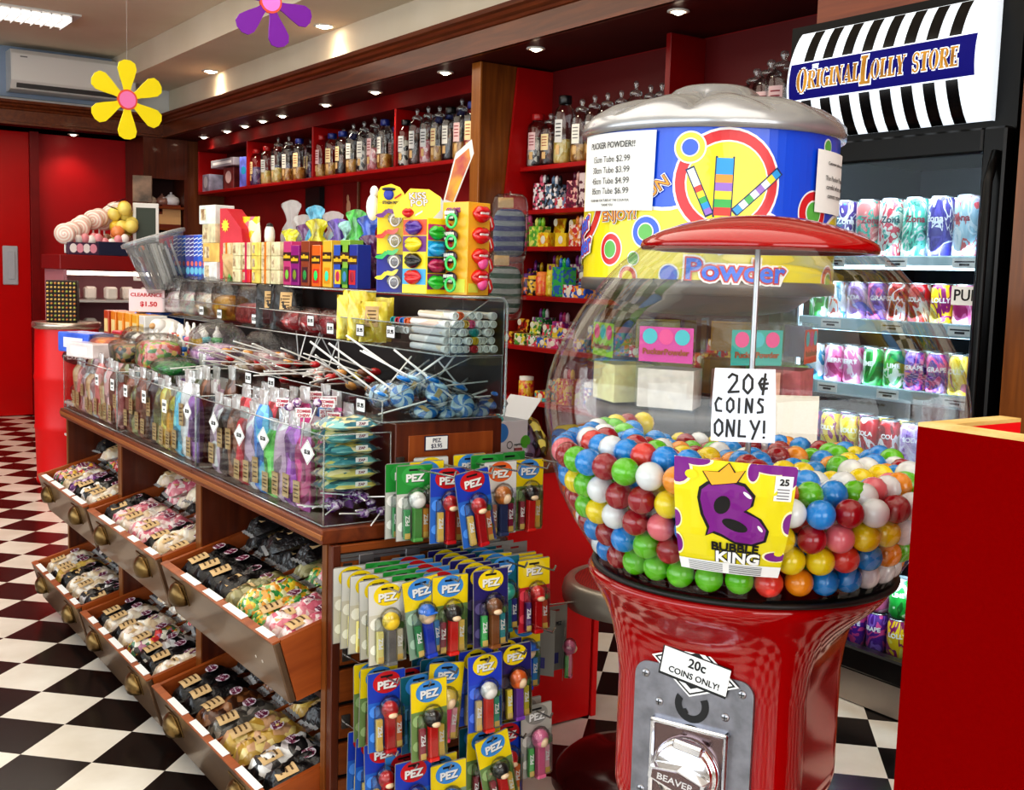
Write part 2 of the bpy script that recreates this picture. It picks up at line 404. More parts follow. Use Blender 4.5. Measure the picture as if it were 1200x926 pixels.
# recessed fluorescent fitting
fl = onz(20, 5, CEIL); f2 = onz(86, 24, CEIL)
g = thing('ceiling_light', 'recessed louvred fluorescent light in the ceiling at upper left', 'ceiling light', T(f2.x-.62, f2.y-.02, CEIL))
MB().bb(-.62,.62,-.2,.2,-.012,0).build('frame', P('fitting white', (225,225,222), .4), g)
mb = MB()
for y in (-.12, 0, .12):
    mb.cyl((-.56,y,-.022), (.56,y,-.022), .018, n=8)
mb.build('tube', P('lit tube', (255,250,240), .4, emit=2.2), g)
mb = MB()
for i in range(19): mb.bb(-.57+i*.063, -.565+i*.063, -.17, .17, -.05, -.012)
mb.build('louver', STEEL, g)
# ceiling downlights
LAMP = P('lit lamp', (255,236,200), .4, emit=30)
def downlight(p, label, z, group, watts=9, r=.045, em=LAMP):
    g = thing('downlight', label, 'downlight', T(p.x, p.y, z), group)
    MB().lathe([(r,-.001),(r+.012,-.001),(r+.014,-.006),(r,-.009),(r-.004,-.001)], 20).build('trim_ring', P('ring white', (230,225,215), .35), g)
    MB().disc((0,0), r-.002, z=-.004, n=18).ell((0,0,-.006), (r*.7, r*.7, .012), 12, 6).build('lamp', em, g)
    l = bpy.data.lights.new('downlight_beam', 'SPOT'); l.energy = watts; l.color = (1,.84,.62); l.spot_size = 2.2; l.spot_blend = .8; l.shadow_soft_size = .04
    lo = bpy.data.objects.new('downlight_beam', l); COL.objects.link(lo); lo.location = (p.x, p.y, z-.03)
for i, p in enumerate([(247,83),(380,30)]):
    downlight(onz(*p, 2.68), ['round ceiling downlight in the lowered ceiling, the farther one', 'round ceiling downlight in the lowered ceiling beside the purple flower'][i], 2.68, 'ceiling downlights', 9, .05)
sl = [(214,166),(239,160),(266,153),(287,147),(308,141),(331,135),(382,122),(440,107),(522,84),(628,56),(795,12)]
for i, p in enumerate(sl):
    q = onz(*p, SZ)
    downlight(q, 'small soffit downlight over the jar shelves, %s from the far corner' % ordw(i), SZ, 'soffit downlights', 5, .03, P('lit soffit lamp', (255,242,215), .4, emit=18))
q = onz(86, 157, SZ); downlight(q, 'small soffit downlight over the far red wall', SZ, 'soffit downlights', 6, .03, P('lit soffit lamp'))
# ---------------- hanging paper flowers ----------------
def flower(name, px, d, R_, colr, cen, label, tilt, npet=6, face=None):
    p = CAM + ray(*px)*d
    g = thing(name, label, 'hanging flower', T(*p) @ RZ(math.atan2(p.y, p.x)-PI/2+.35) @ RX(PI/2) @ RZ(tilt))
    mb = MB()
    for k in range(npet):
        a = 2*PI*k/npet; prof = []
        pts = [(.12,.06),(.35,.11),(.58,.19),(.78,.245),(.93,.205),(1.0,.08)]
        poly = [(r*R_, w*R_) for r, w in pts]+[(r*R_, -w*R_) for r, w in pts[::-1]]
        mb.prism(poly, -.003, .003, 0, RZ(a))
    mb.build('petals', colr, g)
    m2 = MB().disc((0,0), R_*.26, z=.004, n=24).disc((0,0), R_*.215, 1, z=.0055, n=24)
    m2.disc((0,0), R_*.26, z=-.004, n=24).build('flower_center', [P('coral rim', (240,90,60), .5), cen], g)
    up = (RZ(tilt) @ RX(PI/2)).inverted()
    return g
g1 = flower('hanging_flower', (149,117), 4.2, .145, P('yellow card', (250,228,10), .45), P('pink card', (246,130,190), .5), 'yellow six-petal paper flower with pink center hanging from the ceiling', .52)
g2 = flower('hanging_flower', (317,2), 3.0, .118, P('purple card', (120,16,160), .45), P('lilac card', (226,130,220), .5), 'purple paper flower with pink center hanging at the top edge', -.27)
for g, L in ((g1, 1.0), (g2, .85)):
    w = g.matrix_basis.translation; inv = g.matrix_basis.inverted()
    MB().cyl(inv @ Vector((w.x, w.y, w.z+.05)), inv @ Vector((w.x, w.y, 2.68 if w.x > e0.x else CEIL)), .0006, n=5).build('string', P('nylon line', (200,200,200), .4, alpha=.5), g)
# ======================= ISLAND DISPLAY COUNTER =======================
BY = [2.065, 2.84, 3.57, 4.26]      # bay boundaries along y
XF, XB, WT = .985, 1.41, .725
PEWTER = noisy('pewter brown drawer front', (96,72,54), (116,90,68), 5, .3, .3, (3,.4,3), metal=.35)
BRASS = noisy('antique brass', (96,74,44), (134,108,66), 20, .3, metal=.9)
INNER = P('dark cabinet inside', (58,14,8), .6)
WOODU = wood('orange drawer timber', (140,66,24), (176,92,38), 'x')
BAYN = ['near', 'middle', 'far']
TILT = math.radians(16)
NBAG = {(0,1):9,(1,1):8,(2,1):8,(0,0):8,(1,0):8,(2,0):8}; DIVK = {(0,1):[5],(1,1):[4],(2,1):[3,6],(0,0):[4],(1,0):[4],(2,0):[2,5]}
DRW = {}    # (bay, level) -> matrix of the tilted drawer, inner length
for i in range(3):
    y0, y1 = BY[i]+(.0 if i else 0), BY[i+1]
    g = thing('drawer_cabinet', '%s timber drawer cabinet with two open tilted drawers under the sweets counter' % BAYN[i], 'cabinet', T(XF, y0, 0), 'timber drawer cabinets')
    L = y1-y0
    MB().bb(0, XB-XF, 0, .02, 0, .69, 0).bb(-.003, .022, 0, .022, .02, .69, 1).build('side_panel', [DARKWOOD, WOODZ], g)
    MB().bb(0, XB-XF, L-.02, L, 0, .69, 0).bb(-.003, .022, L-.018, L, .02, .69, 1).build('side_panel', [DARKWOOD, WOODZ], g)
    MB().bb(.40, XB-XF, .02, L-.02, .03, .69).bb(.02, .4, .02, L-.02, .0, .03).build('back_panel', INNER, g)
    MB().bb(.01, .40, .02, L-.02, .345, .358).build('shelf', INNER, g)
    for lv in (0, 1):
        fx, fz = ((.85, .172), (.875, .493))[lv]
        dy0, dl = .024, L-.046
        dr = link('drawer', None, g, T(fx-XF, dy0, fz) @ RY(-TILT))
        DRW[(i, lv)] = (T(fx, y0+dy0, fz) @ RY(-TILT), dl)
        H = .142; D = .40 if lv else .44
        mb = MB()
        mb.bb(0, .016, 0, dl, -H, -.003, 0, .003)                       # front
        mb.bb(-.0005, .018, 0, dl, -.004, .0, 1)                         # timber top edge
        mb.build('front_panel', [PEWTER, WOODU], dr)
        mb = MB()
        mb.bb(.016, D, 0, .014, -H, -.002).bb(.016, D, dl-.014, dl, -H, -.002).bb(.016, D, .014, dl-.014, -H, -.066)
        nb = NBAG[(i, lv)]; sp_ = (dl-.036)/nb
        for q in DIVK[(i, lv)]:
            mb.bb(.016, D, .018+sp_*q-.003, .018+sp_*q+.003, -H, -.03)
        mb.build('drawer_box', WOODU, dr)
        hs = [.2, .8]
        if (i, lv) == (0, 1): hs = [.84]
        for q in hs:
            mb = MB()
            Q = T(0, dl*q, -.062) @ S(1.15)
            # half-dome cup pull: arched shell with a flat back plate
            n = 12; vs = []; fs = []
            for a in range(7):
                t = PI/2*a/6
                for b_ in range(n+1):
                    f = PI*b_/n
                    vs.append((-.032*math.sin(t)*1.0 if 0 else -.03*math.cos(t)*math.sin(f)**.8, .04*math.cos(f)*(1 if a == 0 else math.cos(t)**.3), .034*math.sin(t)-.012*0))
            mb.ell((0,0,0), (.028,.04,.034), 16, 10)
            mb.v = [(min(x, .0), y, max(z, -.012)) for x, y, z in mb.v]
            mb.box((-.001, 0, .012), (.003, .084, .05), 0, None, .0012)
            mb.xf(Q); mb.build('handle', BRASS, dr)
        if (i, lv) == (0, 1):
            mb = MB()
            for yy in (.14, .19): mb.cyl((-.001, dl*yy, -.075), (.002, dl*yy, -.075), .0035, n=10)
            mb.build('screw_hole', P('pale hole', (200,190,180), .5), dr)
        rr = random.Random(i*7+lv); y = .03; k = 0
        while y < dl-.1:
            w = rr.uniform(.06, .13)
            mb = MB().bb(.003, .02, y, y+w, .0005, .0015); mb.build('price_strip', WHITE, dr)
            y += w+rr.uniform(.02, .09)
g = thing('worktop', 'long timber worktop over the drawer cabinets under the front sweet bins', 'worktop', T(0, 0, 0))
mb = MB().bb(.963, XB, 2.052, 4.27, .693, WT, 0, .003)
for y in BY[1:3]: mb.bb(.9625, .98, y-.001, y+.001, .6935, .7245, 1)
mb.build('top_board', [WOODY, DARKWOOD], g)
MB().bb(.961, .967, 2.05, 4.271, .703, .715, 0, .002).build('edge_molding', wood('light bead', (134,76,32), (160,98,48), 'y'), g)
# end panel with slatwall grooves
g = thing('slatwall_panel', 'timber slatwall panel with metal rail on the near end of the counter', 'slatwall', T(XF, 2.065, 0))
mb = MB(); zz = [.69, .668]+[.668-.079*k for k in range(1, 9)]+[0.0]
WOODS = wood('slatwall timber', (118,56,18), (150,80,30), 'x')
top = .69
for k in range(0, 9):
    z0 = .668-.079*k
    mb.bb(.018, .435, -.02, -.002, z0+.005, top, 0, .002); top = z0-.005
mb.bb(.018, .435, -.02, -.002, 0.0, top, 0, .002).bb(.018, .435, -.008, 0, 0, .69, 1)
mb.bb(-.001, .018, -.022, 0, 0, .692, 2, .002)
mb.build('slat_board', [WOODS, BLACK, DARKWOOD], g)
MB().bb(.018, .425, -.021, -.012, .664, .672).bb(.018, .425, -.0225, -.02, .657, .663).build('metal_rail', STEEL, g)
for x in (.075, .185, .285, .40):
    MB().box((x, -.024, .648), (.034, .004, .04), 0, None, .001).build('rail_clip', STEEL, g)
# raised plinth for the upper tiers, with price card
PX0 = 1.137
g = thing('display_plinth', 'raised timber plinth box on the worktop carrying the acrylic tiers', 'plinth', T(PX0, 2.065, WT))
mb = MB().bb(0, .27, 0, 2.2, 0, .207, 0, .002).bb(.03, .245, -.004, 0, .02, .18, 1, .001)
mb.build('carcass', [DARKWOOD, wood('plinth end panel', (128,58,20), (156,82,34), 'z')], g)
q = ony(511, 519, 2.06); m = T(q.x-PX0, -.0065, q.z-WT)
mb = MB().box((0,0,0), (.058,.002,.032), 1).box((0,-.0004,0), (.054,.002,.028), 0)
mb.text('PEZ', .0125, 1, T(0,-.0016,.0055) @ FACE_Y, bold=.01).text('$3.95', .0125, 1, T(0,-.0016,-.0065) @ FACE_Y, bold=.01)
mb.build('price_card', [WHITE, P('navy ink', (30,30,70), .5)], g, m)
# ---------------- acrylic bins and tiers ----------------
def bin_box(name, label, x0, x1, y0, y1, z0, z1, zb=None, group='clear acrylic sweet bins', divs=(), open_back=False, slant=0):
    g = thing(name, label, 'bin', T(x0, y0, z0), group)
    w, l, h = x1-x0, y1-y0, z1-z0; hb = (zb-z0) if zb else h; t = .003
    MB().bb(0, t, 0, l, 0, h).build('front_panel', CLEAR, g)
    for y in (0, l-t):
        mb = MB(); pl = [(0,0),(w,0),(w,hb),(w*.72 if hb > h else w,hb),(0,h)]
        mb.prism(pl, -t/2, t/2, 0, T(0, y+t/2, 0) @ RX(PI/2)); mb.build('end_panel', CLEAR, g)
    MB().bb(0, w, 0, l, -.002, .002).build('bottom_panel', CLEAR, g)
    mb = MB()
    e = .0016
    for y in (0, l): mb.tube([(0,y,0),(0,y,h)], e, 5).tube([(0,y,0),(w,y,0)], e, 5).tube([(0,y,h),(w if hb <= h else w*.72,y,hb),(w,y,hb),(w,y,0)], e, 5)
    mb.tube([(0,0,h),(0,l,h)], e, 5).tube([(0,0,0),(0,l,0)], e*1.2, 5)
    mb.build('edge_strip', EDGE, g)
    for q in divs:
        mb = MB(); pl = [(0.003,0.002),(w,0.002),(w,hb),(0.003,h)]
        mb.prism(pl, -t/2, t/2, 0, T(0, l*q, 0) @ RX(PI/2)); mb.build('divider', CLEAR, g)
    return g
BZ = .915
for i in range(3):
    bin_box('acrylic_bin', '%s clear acrylic bin of upright sweet bags along the worktop edge' % BAYN[i], .975, 1.128, BY[i]+.004, BY[i+1]-.004, WT+.003, BZ, divs=[(2.22+.0585*(k-.5)-BY[i]-.004)/(BY[i+1]-BY[i]-.008) for k in ([0,6],[15,19],[27,31])[i]])
T1Z, T2Z, TOPZ = .937, 1.073, 1.2
YE = 2.06
bin_box('acrylic_tray', 'lower clear acrylic tier tray holding blue lollipops and long-stick lollies', 1.102, 1.40, YE, 4.22, T1Z, T1Z+.045, T2Z-.004, 'clear acrylic tier trays', divs=[.135])
bin_box('acrylic_tray', 'upper clear acrylic tier tray holding tubes and lolly bags below the display boxes', 1.262, 1.402, YE, 4.22, T2Z, T2Z+.06, TOPZ-.004, 'clear acrylic tier trays', divs=[.08])
MB().bb(.268, .271, .0, 2.15, .215, .465).build('dark_backing', P('dark backing sheet', (38,30,30), .5), bpy.data.objects['display_plinth'])  # added dark sheet standing in for the dim clutter behind the tiers
g = thing('acrylic_shelf', 'top clear acrylic shelf holding the mouth-pop display boxes', 'shelf', T(1.30, YE, TOPZ))
MB().bb(.0, .16, 0, 2.4, -.003, .003).build('shelf_panel', CLEAR, g)
MB().tube([(0,0,0),(0,2.4,0)], .0028, 5).tube([(0,0,0),(.1,0,0)], .0028, 5).build('edge_strip', EDGE, g)
# rounded clear end guard
g = thing('acrylic_guard', 'clear acrylic end guard with rounded corner beside the tier trays', 'guard', T(0, YE-.006, 0))
pts = [(1.265,1.2),(1.385,1.2),(1.397,1.196),(1.404,1.187),(1.406,1.17),(1.406,.95),(1.403,.94),(1.395,.937)]
MB().tube([(x,0,z) for x, z in pts], .003, 6).build('rim', EDGE, g)
MB().prism([(1.265,1.2),(1.385,1.2),(1.404,1.187),(1.406,.937),(1.105,.937),(1.105,.975)], -.001, .001, 0, RX(PI/2)).build('panel', CLEAR, g)
# ======================= RED COUNTER AND STOOL =======================
RCZ = .742
g = thing('red_counter', 'low red painted counter behind the stool at the end of the display', 'counter', T(1.45, 2.41, 0))
RED_GLOSS = noisy('bright red laminate', (222,8,14), (232,12,18), 3, .4)
MB().bb(0, .535, .02, .7, .0, RCZ-.02).build('carcass', RED_GLOSS, g)
MB().bb(0, .52, 0, .02, .004, RCZ-.02, 0, .002).build('front_panel', RED_GLOSS, g)
MB().bb(.526, .545, -.002, .7, .0, RCZ-.02, 0, .002).build('corner_post', RED_GLOSS, g)
MB().bb(-.02, .56, -.01, .7, RCZ-.02, RCZ, 0, .003).build('top_board', wood('counter top', (96,40,20), (120,56,28), 'x'), g)
STOOLM = P('stool vinyl', (150,10,12), .45)
STC = onz(750, 692, .49)
g = thing('bar_stool', 'round stool with red woven seat, chrome rim and maroon domed base', 'stool', T(STC.x, STC.y, 0))
mb = MB().lathe([(.182,.455),(.19,.47),(.192,.49),(.188,.508),(.18,.518),(.168,.521),(.16,.516)], 48); mb.build('seat_rim', P('worn chrome', (176,168,156), .32, .55), g)
def weave(name, c1, c2, sc):
    m, nt, b = newmat(name); v = coords(nt, (1,1,1), False); w1 = nd(nt, 'ShaderNodeTexChecker'); w1.inputs['Scale'].default_value = sc
    w1.inputs['Color1'].default_value = (*lin(c1),1); w1.inputs['Color2'].default_value = (*lin(c2),1); nt.links.new(v, w1.inputs['Vector']); nt.links.new(w1.outputs[0], b.inputs['Base Color']); b.inputs['Roughness'].default_value = .6; return m
MB().lathe([(0,.524),(.11,.525),(.15,.522),(.168,.513)], 40).build('seat_pad', weave('red woven vinyl', (176,26,14), (120,10,8), 220), g)
MB().cyl((0,0,.08), (0,0,.49), .03, n=18).build('pole', CHROME, g)
MB().lathe([(.0,.1),(.04,.098),(.06,.086),(.11,.082),(.16,.066),(.19,.04),(.203,.012),(.203,0)], 40).build('base', noisy('maroon enamel', (62,14,14), (76,20,18), 4, .18), g)
# ======================= RED BOX UNIT (right edge) =======================
c0 = CAM + ray(1076, 495)*.85
g = thing('red_counter_box', 'tall dark red open-topped counter box with raw timber edge at the right', 'counter', T(c0.x, c0.y, 0))
raw = noisy('raw plywood edge', (206,168,96), (226,194,130), 30, .7, stretch=(1,1,4))
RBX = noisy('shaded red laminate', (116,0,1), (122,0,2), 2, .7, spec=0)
H = c0.z
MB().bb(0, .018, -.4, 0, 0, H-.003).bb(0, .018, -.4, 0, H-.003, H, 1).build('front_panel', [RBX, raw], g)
SL = ony(1172, 491, c0.y).x-c0.x
MB().bb(.018, SL, -.018, 0, 0, H-.003).bb(.018, SL, -.018, 0, H-.003, H, 1).build('side_panel', [RED_GLOSS, raw], g)
MB().bb(SL-.018, SL, -.4, -.018, 0, H-.09).build('back_panel', RED_GLOSS, g)
MB().bb(.018, SL-.018, -.4, -.018, H-.35, H-.33).build('inner_shelf', RED_GLOSS, g)
# ======================= DRINKS FRIDGE =======================
FX, FY0, FY1 = 2.72, 1.69, 2.46
BLK = P('fridge black', (5,5,6), .3, spec=.25); BLKM = P('fridge black matte', (14,14,15), .5)
g = thing('drinks_fridge', 'black glass-door drinks fridge with striped curved sign on top', 'fridge', T(FX, FY0, 0))
W = FY1-FY0
mb = MB()
mb.bb(.0, .66, 0, .05, .1, 2.03).bb(.0, .66, W-.05, W, .1, 2.03).bb(.62, .66, .05, W-.05, .1, 2.03).bb(0, .66, .05, W-.05, 1.64, 2.03).bb(0, .62, .05, W-.05, .1, .15)
mb.build('cabinet', BLK, g)
MB().bb(.612, .619, .05, W-.05, .15, 1.64).bb(.03,.61,.051,.054,.15,1.64).bb(.03,.61,W-.054,W-.051,.15,1.64).build('liner', P('fridge liner', (34,38,46), .4), g)
MB().bb(.002, .6, .0, W, .004, .1).build('kick_panel', noisy('grey kick panel', (140,128,118), (156,146,134), 4, .35, metal=.3), g)
# door frame and glass
d = link('door', None, g, T(0, 0, 0))
mb = MB(); mb.bb(-.045, -.002, .0, .065, .12, 1.665, 0, .006).bb(-.045, -.002, W-.06, W, .12, 1.665, 0, .006).bb(-.045, -.002, .065, W-.06, 1.6, 1.665, 0, .006).bb(-.045, -.002, .065, W-.06, .12, .19, 0, .006)
mb.build('door_frame', BLK, d)
MB().bb(-.03, -.024, .065, W-.06, .19, 1.6).build('glass', film('fridge glass', (240,246,250), .03, .015), d)
mb = MB().tube([(-.05,.02,.5),(-.075,.02,.56),(-.08,.02,1.0),(-.078,.02,1.52),(-.05,.02,1.6)], .012, 8); mb.build('handle', BLK, d)
pl = onx(1136, 347, FX-.031); mb = MB().box((0,0,0), (.0015,.105,.05), 0).text('PULL', .042, 1, T(-.0012,0,0) @ FACE_X, bold=.012)
mb.build('pull_sticker', [WHITE, BLACK], d, T(-.0325, pl.y-FY0, pl.z))
shz = [.245, .50, .735, .945, 1.14, 1.325]
SHELFW = P('fridge shelf white', (190,215,225), .4)
for z in shz[1:]:
    s = link('shelf', None, g)
    MB().bb(.04, .6, .06, W-.06, z-.006, z).bb(.03, .045, .06, W-.06, z-.028, z+.012, 0, .003).build('tray', SHELFW, s)
    mb = MB()
    for k in range(3): mb.box((.028, .14+.22*k, z-.008), (.002,.075,.026), 0).box((.0265, .14+.22*k, z-.004), (.001,.06,.004), 1).box((.0265, .14+.22*k, z-.012), (.001,.03,.006), 1)
    mb.build('price_ticket', [WHITE, P('grey ink', (60,60,65), .5)], s)
for z in ():
    MB().bb(.07, .1, .1, W-.1, z-.03, z-.012).build('light_strip', P('fridge light', (235,245,255), .4, emit=4), g)
for y in (.058, W-.064):
    MB().bb(.034, .044, y, y+.006, .2, 1.6).build('light_strip', P('fridge side light', (215,240,255), .4, emit=5), g)
for z in (.3, .56, .8, 1.0, 1.2, 1.45):  # added fill lamps inside the door, brightening the cans on each shelf
    l = bpy.data.lights.new('fridge_fill', 'AREA'); l.shape = 'RECTANGLE'; l.size = .1; l.size_y = .55; l.energy = 2.0; l.color = (.85,.96,1)
    o = bpy.data.objects.new('fridge_fill', l); COL.objects.link(o); o.location = (FX+.035, (FY0+FY1)/2, z+.12); o.rotation_euler = (0, -PI/2+.45, 0)
# curved striped sign
sg = link('sign', None, g, T(0, W/2+.005, 1.685))
SH, SW = .318, .655
def bulge(y, z, off=0): 
    t = z/SH; return (-.012-.058*math.sin(PI*min(1,max(0,t)))**.8*1.0 - off, y, z)
lit = P('sign white lit', (232,240,248), .3, emit=.55); sblk = P('sign black', (6,6,8), .25)
def sheet(mb, y0, y1, z0, z1, off, mi, n=14):
    vs, fs = [], []
    for j in range(n+1):
        z = z0+(z1-z0)*j/n
        vs += [bulge(y0, z, off), bulge(y1, z, off)]
    for j in range(n): fs.append((2*j, 2*j+1, 2*j+3, 2*j+2))
    mb.add(vs, fs, mi, None, True)
mb = MB(); sheet(mb, -SW/2, SW/2, 0, SH, 0, 0, 20)
vs = []
for sy in (-1, 1):
    n = 20; v = [bulge(sy*SW/2, SH*j/n) for j in range(n+1)]+[(0, sy*SW/2, SH), (0, sy*SW/2, 0)]
    mb.add(v, [tuple(range(n+3))], 0)
mb.build('sign_face', lit, sg)
mb = MB(); nst = 8; pit = (SW-.06)/(nst+.5); 
for k in range(nst):
    y = SW/2-.055-k*pit-.0; sheet(mb, y-pit*.52, y, .0, SH-.002, .0015, 0)
mb.build('stripe', sblk, sg)
mb = MB(); nv = P('sign navy lit', (8,4,112), .5, emit=.12, spec=.15); sheet(mb, -SW/2+.02, SW/2-.008, .108, .222, .003, 1); sheet(mb, -SW/2+.023, SW/2-.011, .112, .218, .004, 0)
mb.build('name_band', [nv, lit], sg)
# ---- slab-serif lettering cut from polygons (unit height 1) ----
def glyph(ch):
    st, th = .26, .1     # thick stem, thin serif
    B = lambda x0,x1,y0,y1: [(x0,y0),(x1,y0),(x1,y1),(x0,y1)]
    def ring(cx, cy, rx, ry, tx, ty, a0=0, a1=360, n=20):
        o = [(cx+rx*math.cos(math.radians(a0+(a1-a0)*i/n)), cy+ry*math.sin(math.radians(a0+(a1-a0)*i/n))) for i in range(n+1)]
        q = [(cx+(rx-tx)*math.cos(math.radians(a0+(a1-a0)*i/n)), cy+(ry-ty)*math.sin(math.radians(a0+(a1-a0)*i/n))) for i in range(n+1)]
        return [[o[i], o[i+1], q[i+1], q[i]] for i in range(n)]
    G = {
     'I': (.42, [B(.08,.34,0,1), B(0,.42,0,th), B(0,.42,1-th,1)]),
     'L': (.66, [B(.08,.34,0,1), B(0,.62,0,th), B(0,.42,1-th,1), [(.62,0),(.66,.36),(.6,.36),(.48,th),(.34,th),(.34,0)]]),
     'T': (.72, [B(.23,.49,0,1), B(.13,.59,0,th), B(0,.72,1-th,1), B(0,.07,.66,1), B(.65,.72,.66,1)]),
     'E': (.66, [B(.08,.34,0,1), B(0,.64,0,th), B(0,.62,1-th,1), B(.57,.62,.7,1), B(.59,.66,0,.34), B(.34,.5,.46,.54), B(.46,.51,.34,.66)]),
     'N': (.84, [B(.1,.19,0,1), B(.65,.74,0,1), [(.06,1),(.34,1),(.76,0),(.56,0)], B(0,.28,0,th*.8), B(.56,.84,1-th*.8,1)]),
     'A': (.84, [[(.36,1),(.5,1),(.8,0),(.52,0)], [(.36,1),(.42,.9),(.16,0),(.06,0)], B(.16,.62,.28,.36), B(0,.26,0,th*.8), B(.44,.84,0,th*.8)]),
     'Y': (.82, [B(.28,.54,0,.5), B(.2,.62,0,th*.8), [(.04,1),(.32,1),(.54,.5),(.28,.46)], [(.66,1),(.76,1),(.54,.5),(.46,.5)], B(0,.36,1-th*.8,1), B(.58,.82,1-th*.8,1)]),
     'O': (.8, ring(.4,.5,.4,.52,.24,.05)), 
     'G': (.82, ring(.4,.5,.4,.52,.24,.05,40,360)+[B(.5,.84,.38,.46), B(.56,.8,0,.42), ]),
     'R': (.82, [B(.08,.34,0,1), B(0,.42,0,th*.8), B(0,.4,1-th*.8,1)]+ring(.42,.74,.32,.26,.22,.06,-90,90,12)+[[(.36,.48),(.56,.48),(.84,0),(.58,0)], B(.34,.44,.48,.55), B(.34,.44,.94,1)]),
     'S': (.62, ring(.31,.74,.3,.28,.17,.09,20,270,14)+ring(.31,.27,.3,.29,.17,.09,-160,90,14)+[B(.52,.57,.66,.98), B(.05,.1,0,.32)]),
     'H': (.8, [B(.08,.32,0,1), B(.48,.72,0,1), B(.3,.5,.46,.54), B(0,.4,0,th), B(.4,.8,0,th), B(0,.4,1-th,1), B(.4,.8,1-th,1)]),
    }
    return G[ch]
def sign_text(mb, runs, off, mi_g, mi_w):
    x = 0
    for (txt, h, dz, gap) in runs:
        for ch in txt:
            if ch == ' ': x += .4*h; continue
            w, polys = glyph(ch)
            for lay, (mi, gr, o2) in enumerate(((mi_w, .055, off), (mi_g, 0, off+.0016))):
                for k, p in enumerate(polys):
                    cx = sum(a for a,_ in p)/len(p); cy = sum(b for _,b in p)/len(p)
                    q = []
                    for (a, b_) in p:
                        if gr:
                            L = math.hypot(a-cx, b_-cy) or 1
                            a += (1 if a > cx else -1)*gr*.9; b_ += (1 if b_ > cy else -1)*gr*.9
                        q.append((x+a*h*.72, dz+b_*h))
                    if len(q) == 4:
                        n = 6; vs = []
                        for j in range(n+1):
                            for (a0, b0), (a1, b1) in ((q[0], q[3]), (q[1], q[2])): vs.append(bulge(SX0-(a0+(a1-a0)*j/n), b0+(b1-b0)*j/n, o2+k*.00004))
                        mb.add(vs, [(2*j, 2*j+1, 2*j+3, 2*j+2) for j in range(n)], mi)
                    else:
                        vs = [bulge(SX0-u, z_, o2+k*.00004) for u, z_ in q]; mb.add(vs, [tuple(range(len(vs)))], mi)
            x += w*h*.72+gap*h
    return x
GOLD = noisy('sign gold', (150,98,10), (214,156,40), 14, .35, metal=.3)
SX0 = .285
mb = MB(); sign_text(mb, [('O',.07,.131,.03),('RIGINAL',.052,.14,.02),('L',.08,.129,.0),('OLLY ',.052,.14,.02),('STORE',.052,.14,.02)], .005, 0, 1)
mb.build('lettering', [GOLD, lit], sg)
mb = MB(); SX0 = .232; sign_text(mb, [('THE',.013,.197,.1)], .005, 1, 1); mb.build('lettering', [GOLD, lit], sg)
# ======================= WALL SHELVING (back wall) =======================
RS = RED_SHELF
def shelf_edge(mb, *a): mb.bb(*a)
g = thing('wall_cabinet', 'long red wall cabinet of open compartments holding sweet jars', 'shelf unit', T(SX, 4.78, 0))
L = 9.26-4.78
mb = MB().bb(0, .25, 0, L, 1.838, 1.86, 0, .002); mb.build('shelf', RS, g)
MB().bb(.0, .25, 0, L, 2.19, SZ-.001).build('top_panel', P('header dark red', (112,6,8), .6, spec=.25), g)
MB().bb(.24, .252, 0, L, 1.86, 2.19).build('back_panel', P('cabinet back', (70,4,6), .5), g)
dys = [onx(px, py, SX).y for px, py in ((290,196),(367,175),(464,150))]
for y in [0, L-.02]+[q-4.78 for q in dys]:
    MB().bb(-.002, .24, y, y+.02, 1.86, 2.19, 0, .002).build('divider', RS, g)
DIVS = dys
# dark gap in the red wall given as a black strip, and framed print
y = onx(369, 230, 3.44).y
tag(MB().bb(3.42, 3.458, y-.12, y+.12, .9, 1.83).build('wall_gap_strip', BLACK), 'black strip standing in for the dark gap in the red wall under the jar shelf', 'strip')
p = onx(412, 243, 3.45)
g = thing('framed_print', 'small framed pin-up style print on the red wall', 'picture', T(3.448, p.y, p.z))
MB().box((0,0,0), (.02,.22,.36), 0, None, .003).build('frame', P('gilt frame', (120,70,40), .4), g)
mb = MB().box((-.011,0,0), (.002,.2,.34), 0)
mb.ell((-.0125,.03,.06), (.001,.02,.025), 10, 6, 1).ell((-.0125,.02,-.0), (.001,.035,.05), 10, 6, 1).ell((-.0125,-.03,-.09), (.001,.02,.07), 10, 6, 2)
mb.build('print', [P('print red', (110,14,14), .5), P('print cream', (190,150,120), .5), P('print black', (20,12,12), .5)], g)
# timber pillar panel that divides the two shelf runs
g = thing('timber_pillar', 'tall timber pillar panel between the jar cabinet and the red shelves', 'pillar', T(3.03, 4.70, 0))
MB().bb(0, .42, .0, .07, 0, SZ-.004).build('side_board', WOODZ, g)
MB().bb(-.012, .0, -.004, .075, 0, SZ-.004, 0, .002).build('front_edge', wood('light pillar edge', (150,88,30), (176,110,44), 'z'), g)
